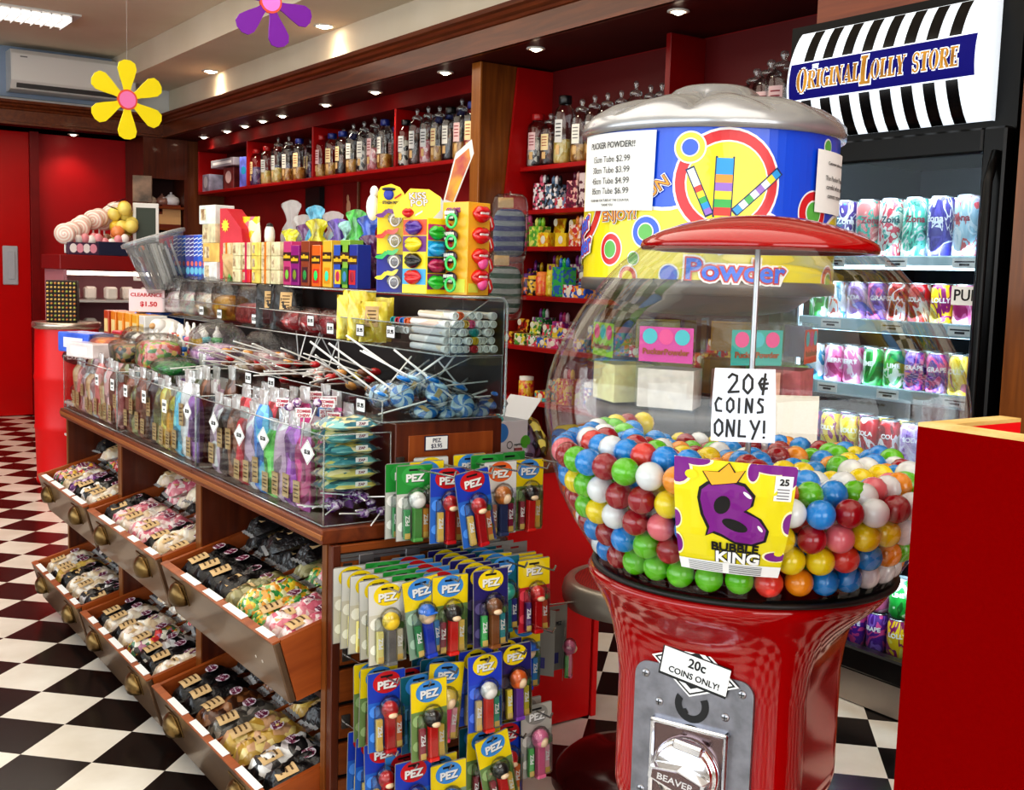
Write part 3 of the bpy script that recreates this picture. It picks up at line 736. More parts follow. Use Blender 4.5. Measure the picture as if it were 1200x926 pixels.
# right shelf run
RZS = [1.785, 1.572, 1.392, 1.154, .914, .66]
RXS = [3.25, 3.24, 3.22, 3.17, 3.12, 3.1]
RY0, RY1 = 2.52, 4.695
g = thing('red_shelf_unit', 'red open shelf unit of novelty sweets beside the timber pillar', 'shelf unit', T(0, 0, 0))
for z, x in zip(RZS, RXS):
    MB().bb(x, 3.44, RY0, RY1-.02, z-.022, z, 0, .002).build('shelf', RS, g)
MB().prism([(3.23,2.27),(3.45,2.27),(3.45,0),(3.08,0),(3.1,.9)], -.009, .009, 0, T(0, RY1-.01, 0) @ RX(PI/2)).build('side_panel', RS, g)
y = onx(775, 100, 3.25).y
MB().bb(3.24, 3.44, y-.06, y-.03, 1.785, 2.27, 0, .002).build('divider', RED_DARK, g)
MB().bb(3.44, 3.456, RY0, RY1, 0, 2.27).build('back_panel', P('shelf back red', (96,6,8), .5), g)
MB().bb(3.1, 3.44, RY0, RY1, 0, .3).build('base_cabinet', RED_DARK, g)
# timber surrounds of the fridge bay
struct('trim_9', MB().bb(2.98, 3.46, 2.47, 2.515, 0, SZ), WOODZ)
struct('trim_10', MB().bb(2.86, 3.46, 1.6, 1.68, 0, SZ).bb(2.68, 2.86, 1.2, 1.655, 0, SZ, 0), WOODZ)
struct('trim_11', MB().bb(2.84, 3.4, 1.68, 2.47, 2.06, SZ), wood('timber header', (110,42,16), (140,66,26), 'y'))
# far corner timber cabinet with open shelves
cy = 9.28
a = ony(174, 240, cy); b_ = ony(216, 240, cy); c_ = ony(262, 240, cy)
g = thing('corner_cabinet', 'tall timber corner cabinet with open shelves by the far red wall', 'cabinet', T(0, 0, 0))
ztop, zs = ony(195, 210, cy).z, [ony(195, 242, cy).z, ony(195, 267, cy).z, ony(195, 290, cy).z]
mb = MB().bb(a.x-.04, a.x+.0, cy, 9.78, 0, SZ-.005).bb(b_.x, b_.x+.03, cy, 9.78, 0, SZ-.005).bb(a.x, b_.x, cy, cy+.03, ztop, SZ-.005)
mb.build('side_panel', DARKWOOD, g)
MB().bb(a.x, b_.x, cy+.3, cy+.32, 0, SZ-.01).build('back_panel', INNER, g)
for z in zs: MB().bb(a.x, b_.x, cy+.005, cy+.3, z-.02, z, 0, .002).build('shelf', WOODX, g)
MB().bb(b_.x+.03, 3.44, cy+.02, cy+.06, 0, SZ-.005).build('timber_panel', wood('corner timber', (92,44,18), (118,66,30), 'z'), g)
CCX0, CCX1, CCY, CCZ = a.x, b_.x, cy, zs
# ======================= GUMBALL MACHINE =======================
GD = 1.1; GA = CAM + ray(879, 478)*GD; GX, GY = GA.x, GA.y
PHC = math.atan2(-CF.y, -CF.x)              # direction from the machine towards the photographer
def gz(y): return 1.25 + ray(881, y).z*GD
K = GD/FPX*.985
GP = [(gz(y), r*K) for y, r in [(665,176),(646,185),(631,195),(610,209),(582,223),(538,237),(494,244),(468,244.5),(444,241),(425,235),(399,223),(368,206),(335,181),(312,160),(296,141),(288,131)]]
def gr(z):
    if z <= GP[0][0]: return GP[0][1]
    for (z0, r0), (z1, r1) in zip(GP, GP[1:]):
        if z <= z1: return r0+(r1-r0)*(z-z0)/(z1-z0)
    return GP[-1][1]
gm = thing('gumball_machine', 'red coin gumball machine with big clear globe full of colourful gumballs', 'gumball machine', T(GX, GY, 0))
REDG = noisy('glossy red enamel', (146,0,3), (156,1,5), 3, .1, .3, spec=.5)
prof = []
for i in range(len(GP)-1):
    for k in range(3):
        t = k/3; prof.append((GP[i][1]+(GP[i+1][1]-GP[i][1])*t, GP[i][0]+(GP[i+1][0]-GP[i][0])*t))
prof.append((GP[-1][1], GP[-1][0]))
MB().lathe([(r, z) for r, z in prof], 96).build('globe', film('clear globe plastic', (248,250,250), .085, .012), gm)
zl = gz(295)
MB().lathe([(.100,zl-.001),(.1115,zl-.001),(.113,zl+.003),(.111,zl+.008),(.095,zl+.017),(.07,zl+.0255),(.045,zl+.031),(.02,zl+.0335),(0,zl+.034)], 64).build('lid', REDG, gm)
MB().cyl((0,0,.94), (0,0,zl+.01), .0028, n=10).build('center_rod', STEEL, gm)
zg = GP[0][0]
MB().lathe([(.145,zg+.0015),(.1485,zg+.001),(.1492,zg-.001),(.1485,zg-.003),(.145,zg-.004),(.12,zg-.003)], 72).build('gasket', P('black rubber', (8,8,8), .5), gm)
# body: round at the collar, rounded square below
NPH = PHC - math.radians(32)
def rsq(a, hw=.093, c=.038):
    ca, sa = abs(math.cos(a)), abs(math.sin(a))
    if ca < sa: ca, sa = sa, ca
    t = hw/ca; y = t*sa
    if y <= hw-c: return t
    cx = hw-c; b = cx*(ca+sa); q = b*b-(2*cx*cx-c*c)
    return b+math.sqrt(max(q,0))
def lob(a, z):
    k = min(1, max(0, (zg-.012-z)/.06)); k = k*k*(3-2*k)
    return (1-k)+k*rsq(a)/.113
bp = [(.12,zg-.003),(.144,zg-.004),(.1465,zg-.007),(.1455,zg-.012),(.140,zg-.022),(.130,zg-.038),(.1225,zg-.055),(.1165,zg-.08),(.113,zg-.105),(.113,zg-.20),(.1128,zg-.215),(.110,zg-.228),(.104,zg-.238),(.09,zg-.243),(.0,zg-.244)]
bp2 = []
for (r0, z0), (r1, z1) in zip(bp, bp[1:]):
    for k in range(2): bp2.append((r0+(r1-r0)*k/2, z0+(z1-z0)*k/2))
bp2.append(bp[-1])
off = CR*(-.006)
MB().lathe(bp2, 96, 0, T(off.x, off.y, 0) @ RZ(NPH), True, lob).build('body', REDG, gm)
MB().cyl((0,0,.03), (0,0,zg-.243), .03, n=20).build('pole', CHROME, gm)
MB().lathe([(0,.05),(.05,.048),(.14,.03),(.165,.012),(.165,0)], 40).build('stand_base', P('black cast iron', (14,14,15), .4), gm)
# coin plate on the flat front
PL = T(off.x, off.y, 0) @ RZ(NPH) @ T(.0945, 0, gz(838)-.006) @ RZ(-PI/2) @ T(0,0,0)
# local art frame: right = +x, up = +z, out = -y   (FACE_Y turns (right,up,out) into it)
PM = PL @ RZ(PI) @ FACE_Y
def rrect(w, h, r, n=6):
    o = []
    for cx, cy, a in ((w/2-r,h/2-r,0),(-w/2+r,h/2-r,90),(-w/2+r,-h/2+r,180),(w/2-r,-h/2+r,270)):
        for k in range(n+1):
            t = math.radians(a+90*k/n); o.append((cx+r*math.cos(t), cy+r*math.sin(t)))
    return o
ZINC = noisy('cast zinc plate', (128,128,134), (150,150,158), 60, .38, metal=.85)
DZ = .004
cp = link('coin_plate', None, gm, PM)
mb = MB().prism(rrect(.118, .158, .014), -.004, .003, 0, T(0, -.012+.0, 0)); mb.build('plate', ZINC, cp)
for x, y in ((-.048,.055),(.048,.055),(-.033,.03),(.033,.03),(-.033,-.055),(.033,-.055),(-.048,-.06),(.048,-.06)):
    mb = MB().ell((x,y,.003), (.0042,.0042,.0018), 12, 6).box((x,y,.0048), (.005,.0008,.0004), 1).box((x,y,.0048), (.0008,.005,.0004), 1); mb.build('screw', [STEEL, BLACK], cp)
mb = MB()
for a0, a1 in ((150, 395),):
    pts = [(.017*math.cos(math.radians(a)), .034+.017*math.sin(math.radians(a))) for a in range(150, 396, 12)]+[(.010*math.cos(math.radians(a)), .034+.010*math.sin(math.radians(a))) for a in range(395, 149, -12)]
    for i in range(20):
        mb.add([(*pts[i],.0034),(*pts[i+1],.0034),(*pts[-2-i],.0034),(*pts[-1-i],.0034)], [(0,1,2,3)])
mb.disc((-.007,.026), .004, z=.0036, n=5)
mb.build('coin_guide', BLACK, cp)
mech = MB()
for w, h, z0, z1, r in ((.076,.086,.0,.006,.002),(.068,.078,.006,.0075,.002)): mech.prism(rrect(w,h,r), z0, z1, 0 if z0 == 0 else 1, T(0,-.028,0))
for x0, x1, y0, y1 in ((-.039,-.034,-.072,.016),(.034,.039,-.072,.016),(-.039,.039,.011,.016),(-.039,.039,-.072,-.067)): mech.bb(x0, x1, y0, y1, .0, .0105, 0, .0015)
mech.build('mechanism_plate', [CHROME, P('dark chrome', (130,110,110), .2, 1)], cp)
kb = link('knob', None, cp, T(0,-.028,.0075) @ RZ(-.12))
MB().lathe([(.033,0),(.033,.005),(.030,.008),(.0285,.008),(.0285,.011),(.027,.0125),(.0,.0145)], 40).build('dial', CHROME, kb)
hexp = [(-.0275,.004),(-.0275,-.006),(.0,-.012),(.0275,-.006),(.0275,.004),(.0,.01)]
MB().prism(hexp, .012, .026, 0).prism([(x*.86,y*.8-.0002) for x, y in hexp], .026, .027, 1).text('BEAVER', .0085, 0, T(0,-.0012,.0273), ext=.0004, bold=.02, wide=1.25).build('grip', [CHROME, P('dark chrome')], kb)
MB().bb(-.014,.016,.022,.032,.004,.014,0,.002).build('coin_slot_block', CHROME, kb)
# diamond price sticker
st = link('price_sticker', None, gm, PM @ T(.002,.068,.0048) @ RZ(-.16))
dm = lambda k: [(-.044*k,0),(0,.026*k),(.044*k,0),(0,-.026*k)]
mb = MB().prism(dm(1.0), 0, .0006, 0).prism(dm(.93), .0006, .0007, 1).prism(dm(.86), .0007, .0008, 0).prism(dm(.70), .0008, .0009, 1)
mb.prism([(-.034,.0145),(-.034,-.0145),(.034,-.0145),(.034,.0145)], .0009, .0014, 1).prism([(-.0325,.0135),(-.0325,-.012),(.034,-.012),(.034,.0135)], .0014, .0016, 0)
mb.text('20c', .0125, 1, T(.002,.0055,.0017), bold=.018).text('COINS ONLY!', .0082, 1, T(.001,-.0065,.0017), bold=.012)
mb.build('sticker', [WHITE, BLACK], st)
# stuck-on papers wrapped round the globe
def globe_wrap(px, py, roll=0):
    zc = 1.25 + ray(px, py).z*(GD-.19); ax = 879-.05*(py-478); d = (px-ax)*(GD-.19)/FPX
    r0 = gr(zc); ph0 = PHC + math.asin(max(-.99, min(.99, d/r0)))
    # step up or down the globe by true arc length
    def f(p):
        s, t, n = p.x, p.y, p.z
        if roll: c, q = math.cos(roll), math.sin(roll); s, t = s*c-t*q, s*q+t*c
        z = zc; rem = t; h = .002 if t > 0 else -.002
        while abs(rem) > abs(h):
            sl = (gr(z+h)-gr(z))/h; dz = h/math.sqrt(1+sl*sl); z += dz; rem -= h
        sl = (gr(z+.004)-gr(z-.004))/.008; z += rem/math.sqrt(1+sl*sl)
        r = gr(z); a = ph0+s/r0; nx = 1/math.sqrt(1+sl*sl)
        rr = r+.0012+n*nx
        return V(rr*math.cos(a), rr*math.sin(a), z - n*sl*nx)
    return f
ST = {'2': [[(0,.8),(.2,1),(.5,.9),(.5,.65),(.05,.05),(.65,.1)]], '0': [[(.3,1),(.05,.7),(.05,.25),(.3,.02),(.55,.3),(.55,.75),(.3,1)]],
      'c|': [[(.5,.75),(.25,.8),(.08,.55),(.25,.25),(.55,.3)],[(.45,1.05),(.3,-.02)],[(.15,.5),(.6,.55)]],
      'C': [[(.5,.9),(.25,1),(.03,.6),(.15,.1),(.55,.08)]], 'O': [[(.3,1),(.05,.7),(.08,.2),(.32,.02),(.58,.3),(.55,.8),(.3,1)]], 'I': [[(.1,1),(.1,0)]],
      'N': [[(.05,0),(.08,1),(.5,.05),(.55,1)]], 'S': [[(.5,.95),(.2,1),(.1,.75),(.45,.45),(.45,.1),(.05,.05)]], 'L': [[(.08,1),(.05,.05),(.5,.05)]],
      'Y': [[(.0,1),(.28,.5)],[(.6,1),(.15,-.1)]], '!': [[(.1,1),(.1,.3)],[(.1,.05),(.1,.0)]]}
def hand(mb, toks, x, y, h, mi, w=.0013, sp=.2):
    for t in toks:
        adv = .3 if t in ('I','!') else .62
        for s_ in ST[t]:
            pts = [(x+a*h*.85, y+b*h) for a, b in s_]; dense = []
            for (a, b), (c, d_) in zip(pts, pts[1:]): dense += [(a+(c-a)*k/4, b+(d_-b)*k/4) for k in range(4)]
            dense.append(pts[-1])
            for (a, b), (c, d_) in zip(dense, dense[1:]):
                L = math.hypot(c-a, d_-b) or 1; nx, ny = -(d_-b)/L*w, (c-a)/L*w; ex, ey = (c-a)/L*w*.6, (d_-b)/L*w*.6
                mb.add([(a+nx-ex,b+ny-ey,.0009),(c+nx+ex,d_+ny+ey,.0009),(c-nx+ex,d_-ny+ey,.0009),(a-nx-ex,b-ny-ey,.0009)], [(0,1,2,3)], mi)
        x += (adv+sp)*h*.85
mb = MB().quad(-.025, .025, -.03, .03, .0003, 0, None, 12, 12)
hand(mb, ['2','0','c|'], -.013, .009, .016, 1, .001, .25); hand(mb, list('COINS'), -.0225, -.0065, .0115, 1, .0009, .3); hand(mb, list('ONLY!'), -.0225, -.026, .0135, 1, .0009, .2)
mb.warp(globe_wrap(812, 472, .02)).build('coin_notice', [P('notice paper', (222,226,240), .6), BLACK], gm)
# square candy card with letter emblem and crown
CY_, CP_, CW_ = P('card yellow', (226,212,20), .35, coat=.5), P('card purple', (120,18,130), .35, coat=.5), P('card cream', (245,240,190), .4)
def blob(cx, cy, rx, ry, n=18, rot=0): return [(cx+rx*math.cos(2*PI*k/n)*math.cos(rot)-ry*math.sin(2*PI*k/n)*math.sin(rot), cy+rx*math.cos(2*PI*k/n)*math.sin(rot)+ry*math.sin(2*PI*k/n)*math.cos(rot)) for k in range(n)]
def flat(mb, poly, z, mi):
    bm = bmesh.new(); f = bm.faces.new([bm.verts.new((x, y, z)) for x, y in poly]); f.normal_update()
    if f.normal.z < 0: f.normal_flip()
    bmesh.ops.triangulate(bm, faces=bm.faces[:])
    for _ in range(2): bmesh.ops.subdivide_edges(bm, edges=[e for e in bm.edges if e.calc_length() > .005], cuts=1, use_grid_fill=True)
    bmesh.ops.triangulate(bm, faces=bm.faces[:]); bm.verts.index_update()
    mb.add([tuple(v.co) for v in bm.verts], [tuple(v.index for v in f.verts) for f in bm.faces], mi); bm.free()
mb = MB(); w = .047
mb.quad(-w, w, -w, w+.004, .0003, 0, None, 14, 14)
def clip(poly): return [(max(-w, min(w, x)), max(-w, min(w+.004, y))) for x, y in poly]
for (cx, cy, rx, ry) in ((-.044,.04,.012,.014),(-.03,.05,.014,.006),(-.047,-.005,.006,.01),(.03,.048,.02,.006),(.042,.042,.008,.012),(.047,.0,.007,.012),(.04,-.034,.012,.006),(.014,.044,.005,.01),(-.047,-.03,.006,.012)):
    flat(mb, clip(blob(cx,cy,rx,ry)), .0005, 3); flat(mb, clip(blob(cx,cy,rx*.82,ry*.82)), .0007, 1)
for (cx, cy, r) in ((-.033,.037,.004),(.03,.028,.003),(.041,.015,.0025),(.042,-.03,.003)): flat(mb, blob(cx,cy,r*1.3,r), .0008, 0)
bp_ = [(-.019,.03),(-.006,.034),(.008,.031),(.0155,.022),(.014,.013),(.009,.0085),(.021,.003),(.0285,-.007),(.0275,-.017),(.018,-.022),(.004,-.021),(-.007,-.0145),(-.0135,-.0125),(-.0195,-.0165),(-.0175,-.009),(-.0225,.002),(-.0255,.016),(-.0245,.025)]
def grow(p, k):
    cx = sum(a for a,_ in p)/len(p); cy = sum(b for _,b in p)/len(p); return [(a+(a-cx)/max(1e-6,math.hypot(a-cx,b-cy))*k, b+(b-cy)/max(1e-6,math.hypot(a-cx,b-cy))*k) for a,b in p]
flat(mb, grow(bp_, .0027), .0009, 4); flat(mb, bp_, .0011, 1)
flat(mb, blob(-.008,.013,.0062,.0088,18,-.3), .0013, 4); flat(mb, blob(.003,-.005,.011,.005,18,-.35), .0013, 4)
flat(mb, blob(.011,.024,.0042,.0014,12,-.7), .0014, 5); flat(mb, blob(.0235,-.006,.0035,.0013,12,-.9), .0014, 5)
cr_ = [(-.0235,.041),(-.0165,.03),(.002,.034),(.0075,.0445),(.0,.042),(-.0045,.0495),(-.0115,.0415)]
flat(mb, grow(cr_, .0011), .0012, 4); flat(mb, cr_, .0014, 6)
mb.text('BUBBLE', .0115, 4, T(.004,-.028,.0012), bold=.03, wide=1.05)
mb.text('KING', .0155, 4, T(.007,-.0385,.0011), bold=.085, wide=1.05).text('KING', .0155, 5, T(.007,-.0385,.0017), bold=.035, wide=1.05)
mb.quad(.031, .0445, .021, .0425, .0012, 5).text('25', .0075, 4, T(.038,.037,.0014), bold=.02)
for k in range(4): mb.quad(.033, .0425, .0305-k*.0026, .0315-k*.0026, .0014, 7)
mb.quad(-w, w, -.058, -.045, .0011, 5, None, 10, 3)
for k in range(6):
    mb.quad(-.038, -.006, -.0475-k*.0018, -.0468-k*.0018, .0014, 7, None, 4, 1); mb.quad(.0, .03, -.0475-k*.0018, -.0467-k*.0018, .0014, 4 if k % 2 else 7, None, 4, 1)
mb.warp(globe_wrap(801, 612, -.03)).build('candy_card', [CY_, CP_, CP_, CW_, BLACK, WHITE, P('crown orange', (250,170,50), .4), P('small print grey', (130,130,135), .5)], gm)
# ---------------- gumballs ----------------
GC = {'sky blue': (18,140,222), 'white': (236,236,236), 'yellow': (244,214,16), 'dark red': (158,10,28), 'lime green': (104,196,24), 'orange': (246,150,24), 'pink': (236,120,130), 'coral red': (226,62,52)}
gmat = {k: P('gumball '+k, c, .22, coat=.7) for k, c in GC.items()}
wts = ['sky blue']*26+['white']*15+['yellow']*13+['dark red']*16+['lime green']*11+['orange']*8+['pink']*6+['coral red']*5
BR = .0127
pos = []; rg = random.Random(5)
def heap(x, y):
    lx = x*CR.x+y*CR.y; ly = x*CF.x+y*CF.y
    return 1.067 + (.026 if lx < -.1 else .026*max(0, -lx)/.1) + .012*math.exp(-((lx-.11)/.06)**2) + .012*math.sin(lx*38+1)*.4 - .05*max(0, ly)*.6
lev = 0; z = zg+.006+BR
while z < 1.12:
    rr = gr(z)-BR-.0025
    if z-BR < GP[0][0]+.004: rr = min(rr, gr(z-BR)-BR-.001)
    n = int(2*PI*rr/(2*BR*1.005))
    for k in range(n):
        a = 2*PI*(k+(lev % 2)*.5)/n; x, y = rr*math.cos(a), rr*math.sin(a)
        if z < heap(x, y)-.004: pos.append((x+rg.uniform(-.0008,.0008), y+rg.uniform(-.0008,.0008), z+rg.uniform(-.001,.001), a))
    lev += 1; z += BR*1.78
# top surface of the heap
st_ = 2*BR*1.02; j = 0; y = -.2
while y < .2:
    x = -.2+(j % 2)*st_/2
    while x < .2:
        hx = x+rg.uniform(-.002,.002); hy = y+rg.uniform(-.002,.002); hz = heap(hx, hy)+rg.uniform(-.008,.006)-.004
        if math.hypot(hx, hy) < gr(hz)-BR*1.2-.003 and all((hx-p[0])**2+(hy-p[1])**2+(hz-p[2])**2 > (BR*1.75)**2 for p in pos): pos.append((hx, hy, hz, None))
        x += st_
    y += st_*.866; j += 1
inner = []
for (x, y, z, a) in list(pos):
    if a is not None:
        k = (math.hypot(x, y)-BR*1.9)/math.hypot(x, y); inner.append((x*k, y*k, z+BR*.9))
    else: inner.append((x+BR, y+BR*.4, z-BR*1.7))
cl = CAM - V(GX, GY, 0)
def score(p): return (Vector(p[:3])-cl).length
pos.sort(key=score)
ball = {}
for k in GC: ball[k] = MB().ell((0,0,0), BR, 20, 12).mesh('gumball', gmat[k])
vis = []; rest = []
for p in pos:
    fac = (p[0]*-CF.x+p[1]*-CF.y)
    (vis if (len(vis) < 300 and (p[3] is None or fac > -.05)) else rest).append(p)
gp_ = []
for p in vis:
    k = rg.choice(wts)
    # the photo's balls cluster by colour in short runs
    near = [q for q in gp_ if (q[0]-p[0])**2+(q[1]-p[1])**2+(q[2]-p[2])**2 < (BR*2.3)**2]
    if near and rg.random() < .22: k = rg.choice(near)[3]
    gp_.append((p[0], p[1], p[2], k))
    link('gumball', ball[k], None, T(GX+p[0], GY+p[1], p[2]) @ RX(rg.uniform(0,6)), '%s gumball in the clear globe of the red gumball machine' % k, 'gumball', 'gumballs in the globe')
mb = MB(); kk = list(GC)
for p in rest+inner:
    if math.hypot(p[0],p[1]) < .018: continue
    mb.ell(p[:3], BR, 10, 6, kk.index(rg.choice(wts)))
o = mb.build('gumball_heap', [gmat[k] for k in kk], None, T(GX, GY, 0), label='remaining gumballs filling the back and middle of the clear globe', cat='gumballs', kind='stuff')
# ======================= POWDER DRUM DISPENSER =======================
DX, DY, DR_ = 1.53, 1.568, .234
dp = thing('powder_dispenser', 'blue and yellow drum of candy powder with silver scalloped lid behind the gumball machine', 'candy dispenser', T(DX, DY, 0))
PHD = math.atan2(-DY, -DX); DZ0, DZ1 = 1.247, 1.516
def dwrap(p):
    a = PHD+p.x/DR_; r = DR_+p.z; return V(r*math.cos(a), r*math.sin(a), p.y)
dd = math.hypot(DX, DY)*math.cos(math.atan2(DX,DY)-math.atan2(CF.x,CF.y))
def ds(px, py):
    ax = 838-.045*(py-250); d = (px-ax)/154.; return DR_*math.asin(max(-.98, min(.98, d))), onz2(px, py)
def onz2(px, py):
    ax = 838-.045*(py-250); d = max(-.98, min(.98, (px-ax)/154.)); dep = dd-DR_*math.sqrt(1-d*d); return 1.25+ray(px, py).z*dep
ALU = noisy('silver moulded plastic', (160,162,166), (184,186,190), 6, .25, .4, metal=.6)
lob2 = None
def scal(p):
    r = math.hypot(p.x, p.y); a = math.atan2(p.y, p.x); e = math.sin(PI*min(1, max(0, (.238-r)/.15)))**.7 if .088 < r < .238 and p.z > 1.53 else 0
    c = abs(math.sin(a*5))**.6
    return V(p.x*(1+.02*e*c), p.y*(1+.02*e*c), p.z+(.017*c-.008)*e)
MB().lathe([(r*.965,(z-1.514)*.94+1.508) for r,z in ((.240,1.514),(.252,1.514),(.254,1.524),(.252,1.54),(.243,1.546),(.236,1.552),(.205,1.566),(.165,1.577),(.125,1.585),(.105,1.592),(.09,1.603),(.078,1.614),(.066,1.62),(.04,1.622),(0,1.622))], 180, 0, None, True, lob2).warp(scal).build('lid', ALU, dp)
MB().lathe([(0,DZ0),(DR_-.001,DZ0),(DR_-.001,DZ1),(0,DZ1)], 96).build('drum', P('drum core', (30,60,160), .4), dp)
DB, DYE, DRD, DGR, DWH = P('drum blue', (18,80,214), .3, coat=.4), P('drum yellow', (236,220,30), .3, coat=.4), P('drum red', (206,44,50), .3), P('drum green', (96,176,82), .3), P('drum white', (240,240,240), .35)
mb = MB()
half = PI*DR_
n = 90
def wave(s): 
    return 1.372+.055*math.exp(-((s-.02)/.055)**2)-.012*math.sin((s+.1)*14)+.03*math.exp(-((s+.33)/.06)**2) - .05*math.exp(-((s-.2)/.07)**2)
for i in range(n):
    s0, s1 = -half+2*half*i/n, -half+2*half*(i+1)/n; w0, w1 = wave(s0), wave(s1)
    mb.add([(s0,DZ0,0),(s1,DZ0,0),(s1,w1,0),(s0,w0,0)], [(0,1,2,3)], 1); mb.add([(s0,w0,0),(s1,w1,0),(s1,DZ1,0),(s0,DZ1,0)], [(0,1,2,3)], 0)
    mb.add([(s0,w0-.003,.0004),(s1,w1-.003,.0004),(s1,w1+.003,.0004),(s0,w0+.003,.0004)], [(0,1,2,3)], 2)
mb.warp(dwrap).build('wrap_print', [DB, DYE, DWH], dp)
def rings(mb, px, py, rs, z0=.0006):
    s, z = ds(px, py)
    for k, (r, mi) in enumerate(rs): mb.fdisc((s, z), r*dd*.88/FPX, mi, z0+k*.0006)
RSET = [(858,216,[(64,2),(61,3),(49,2),(47,1)]),(690,230,[(64,2),(61,3),(49,2),(47,1)]),(818,175,[(19,2),(17,1),(11,2),(9.5,0)]),(724,292,[(21,2),(19,3),(12,2),(10.5,4)]),(767,272,[(20,2),(18,0),(11,2),(9.5,4)]),(955,252,[(27,2),(25,3),(15,2),(13,4)]),(752,303,[(9,2),(7.5,4)]),(793,322,[(13,2),(11,0)]),(975,330,[(20,2),(18,3),(11,2),(9,4)]),(973,178,[(10,2),(8,4)]),(745,325,[(15,2),(13,3),(8,1)])]
for k, (a, b_, rs) in enumerate(RSET):
    mb = MB(); rings(mb, a, b_, rs, .0006+.0003*(k == 2)+.0016*(k == 2)); mb.warp(dwrap).build('ring_print', [DB, DYE, DWH, DRD, DGR], dp)
# striped powder tubes inside the big ring
mb = MB()
def tubeart(x0, y0, x1, y1, w, cols):
    (s0, z0), (s1, z1) = ds(x0, y0), ds(x1, y1); L = math.hypot(s1-s0, z1-z0); Q = T(s0, z0, 0) @ RZ(math.atan2(z1-z0, s1-s0))
    mb.quad(-.003, L+.003, -w-.002, w+.002, .0026, 0, Q, 6); k = len(cols)
    for i, c in enumerate(cols): mb.quad(L*i/k, L*(i+1)/k, -w, w, .0032, c, Q, 2)
tubeart(838, 252, 818, 200, .006, [2,3,4,5,6,1,1,1]); tubeart(866, 250, 914, 205, .006, [3,1,4,1,2,1,5,3]); tubeart(852, 254, 856, 188, .014, [6,4,5,2,7,3,3])
mb.warp(dwrap).build('tube_print', [P('tube outline', (24,40,90), .4), P('tube pale', (214,224,240), .3), P('tube violet', (150,110,200), .3), P('tube blue', (40,150,220), .3), P('tube green', (60,170,80), .3), P('tube yellow', (240,210,50), .3), P('tube red', (214,60,50), .3), P('tube orange', (240,150,60), .3)], dp)
mb = MB()
def arttext(txt, px, py, size, rot=0, mi=0, o1=.07, o2=.02, out=1, zz=.004, wide=1.1):
    s, z = ds(px, py); Q = T(s, z, zz) @ RZ(rot)
    mb.text(txt, size*1.0, 2, Q, .0002, o1*1.9, wide).text(txt, size, out, Q @ T(0,0,.0006), .0002, o1, wide).text(txt, size, mi, Q @ T(0,0,.0012), .0002, o2, wide)
arttext('Pucker', 872, 282, .05, .03); arttext('Powder', 868, 319, .05, -.02); arttext('ucker', 676, 268, .045, .3); arttext('owder', 678, 292, .045, .2)
arttext('ENJOY!', 735, 253, .024, .04, 3, .05, .01, 4); arttext('FUN', 778, 223, .028, .6, 3, .05, .01, 4)
s, z = ds(798, 330); mb.text('Made in U.S.A.', .012, 4, T(s, z, .004), .0002)
mb.warp(dwrap).build('lettering', [P('logo blue', (36,110,226), .3), DRD, DWH, P('logo orange', (240,150,40), .35), P('logo navy', (26,30,90), .4)], dp)
# taped notices
def notice(px0, py0, px1, py1, lines, name, rot=0):
    (s0, z1), (s1, z0) = ds(px0, py0), ds(px1, py1); m = MB(); w, h = s1-s0, z1-z0
    m.quad(-w/2, w/2, -h/2, h/2, .006, 0, None, 10, 4)
    for (t, size, dy, b, x) in lines: m.text(t, size, 1, T(x*w, dy*h, .0082), .0001, b, .92)
    Q = RZ(rot); m.v = [tuple(Q @ Vector((a, b_, 0)))[:2]+(c,) for a, b_, c in m.v]
    m.xf(T((s0+s1)/2, (z0+z1)/2, 0)).warp(dwrap).build(name, [WHITE, P('print grey', (50,50,54), .5)], dp)
notice(695, 163, 777, 246, [('PUCKER POWDER!!', .0155, .34, .012, 0), ('15cm Tube $2.99', .016, .16, 0, 0), ('30cm Tube $3.99', .016, .02, 0, 0), ('45cm Tube $4.99', .016, -.12, 0, 0), ('85cm Tube $6.99', .016, -.25, 0, 0), ('PLEASE ASK FOR TUBES AT THE COUNTER.', .0062, -.37, .01, 0), ('THANK YOU', .0062, -.43, .01, 0)], 'price_notice', -.02)
notice(957, 180, 987, 256, [('Customers please note', .008, .3, .008, .1), ('The Pucker Powder', .012, .06, 0, .14), ('careful when using', .012, -.08, 0, .14), ('cannot return it', .012, -.22, 0, .14)], 'care_notice', -.02)
MB().lathe([(DR_+.001,DZ0+.004),(DR_+.004,DZ0),(DR_+.003,DZ0-.018),(.2,DZ0-.022)], 96).build('bottom_band', P('grey steel band', (110,106,104), .4, .6), dp)
MB().lathe([(.2,DZ0-.022),(.16,DZ0-.05),(.1,DZ0-.06),(0,DZ0-.06)], 48).build('funnel', P('smoked funnel', (60,52,50), .35), dp)
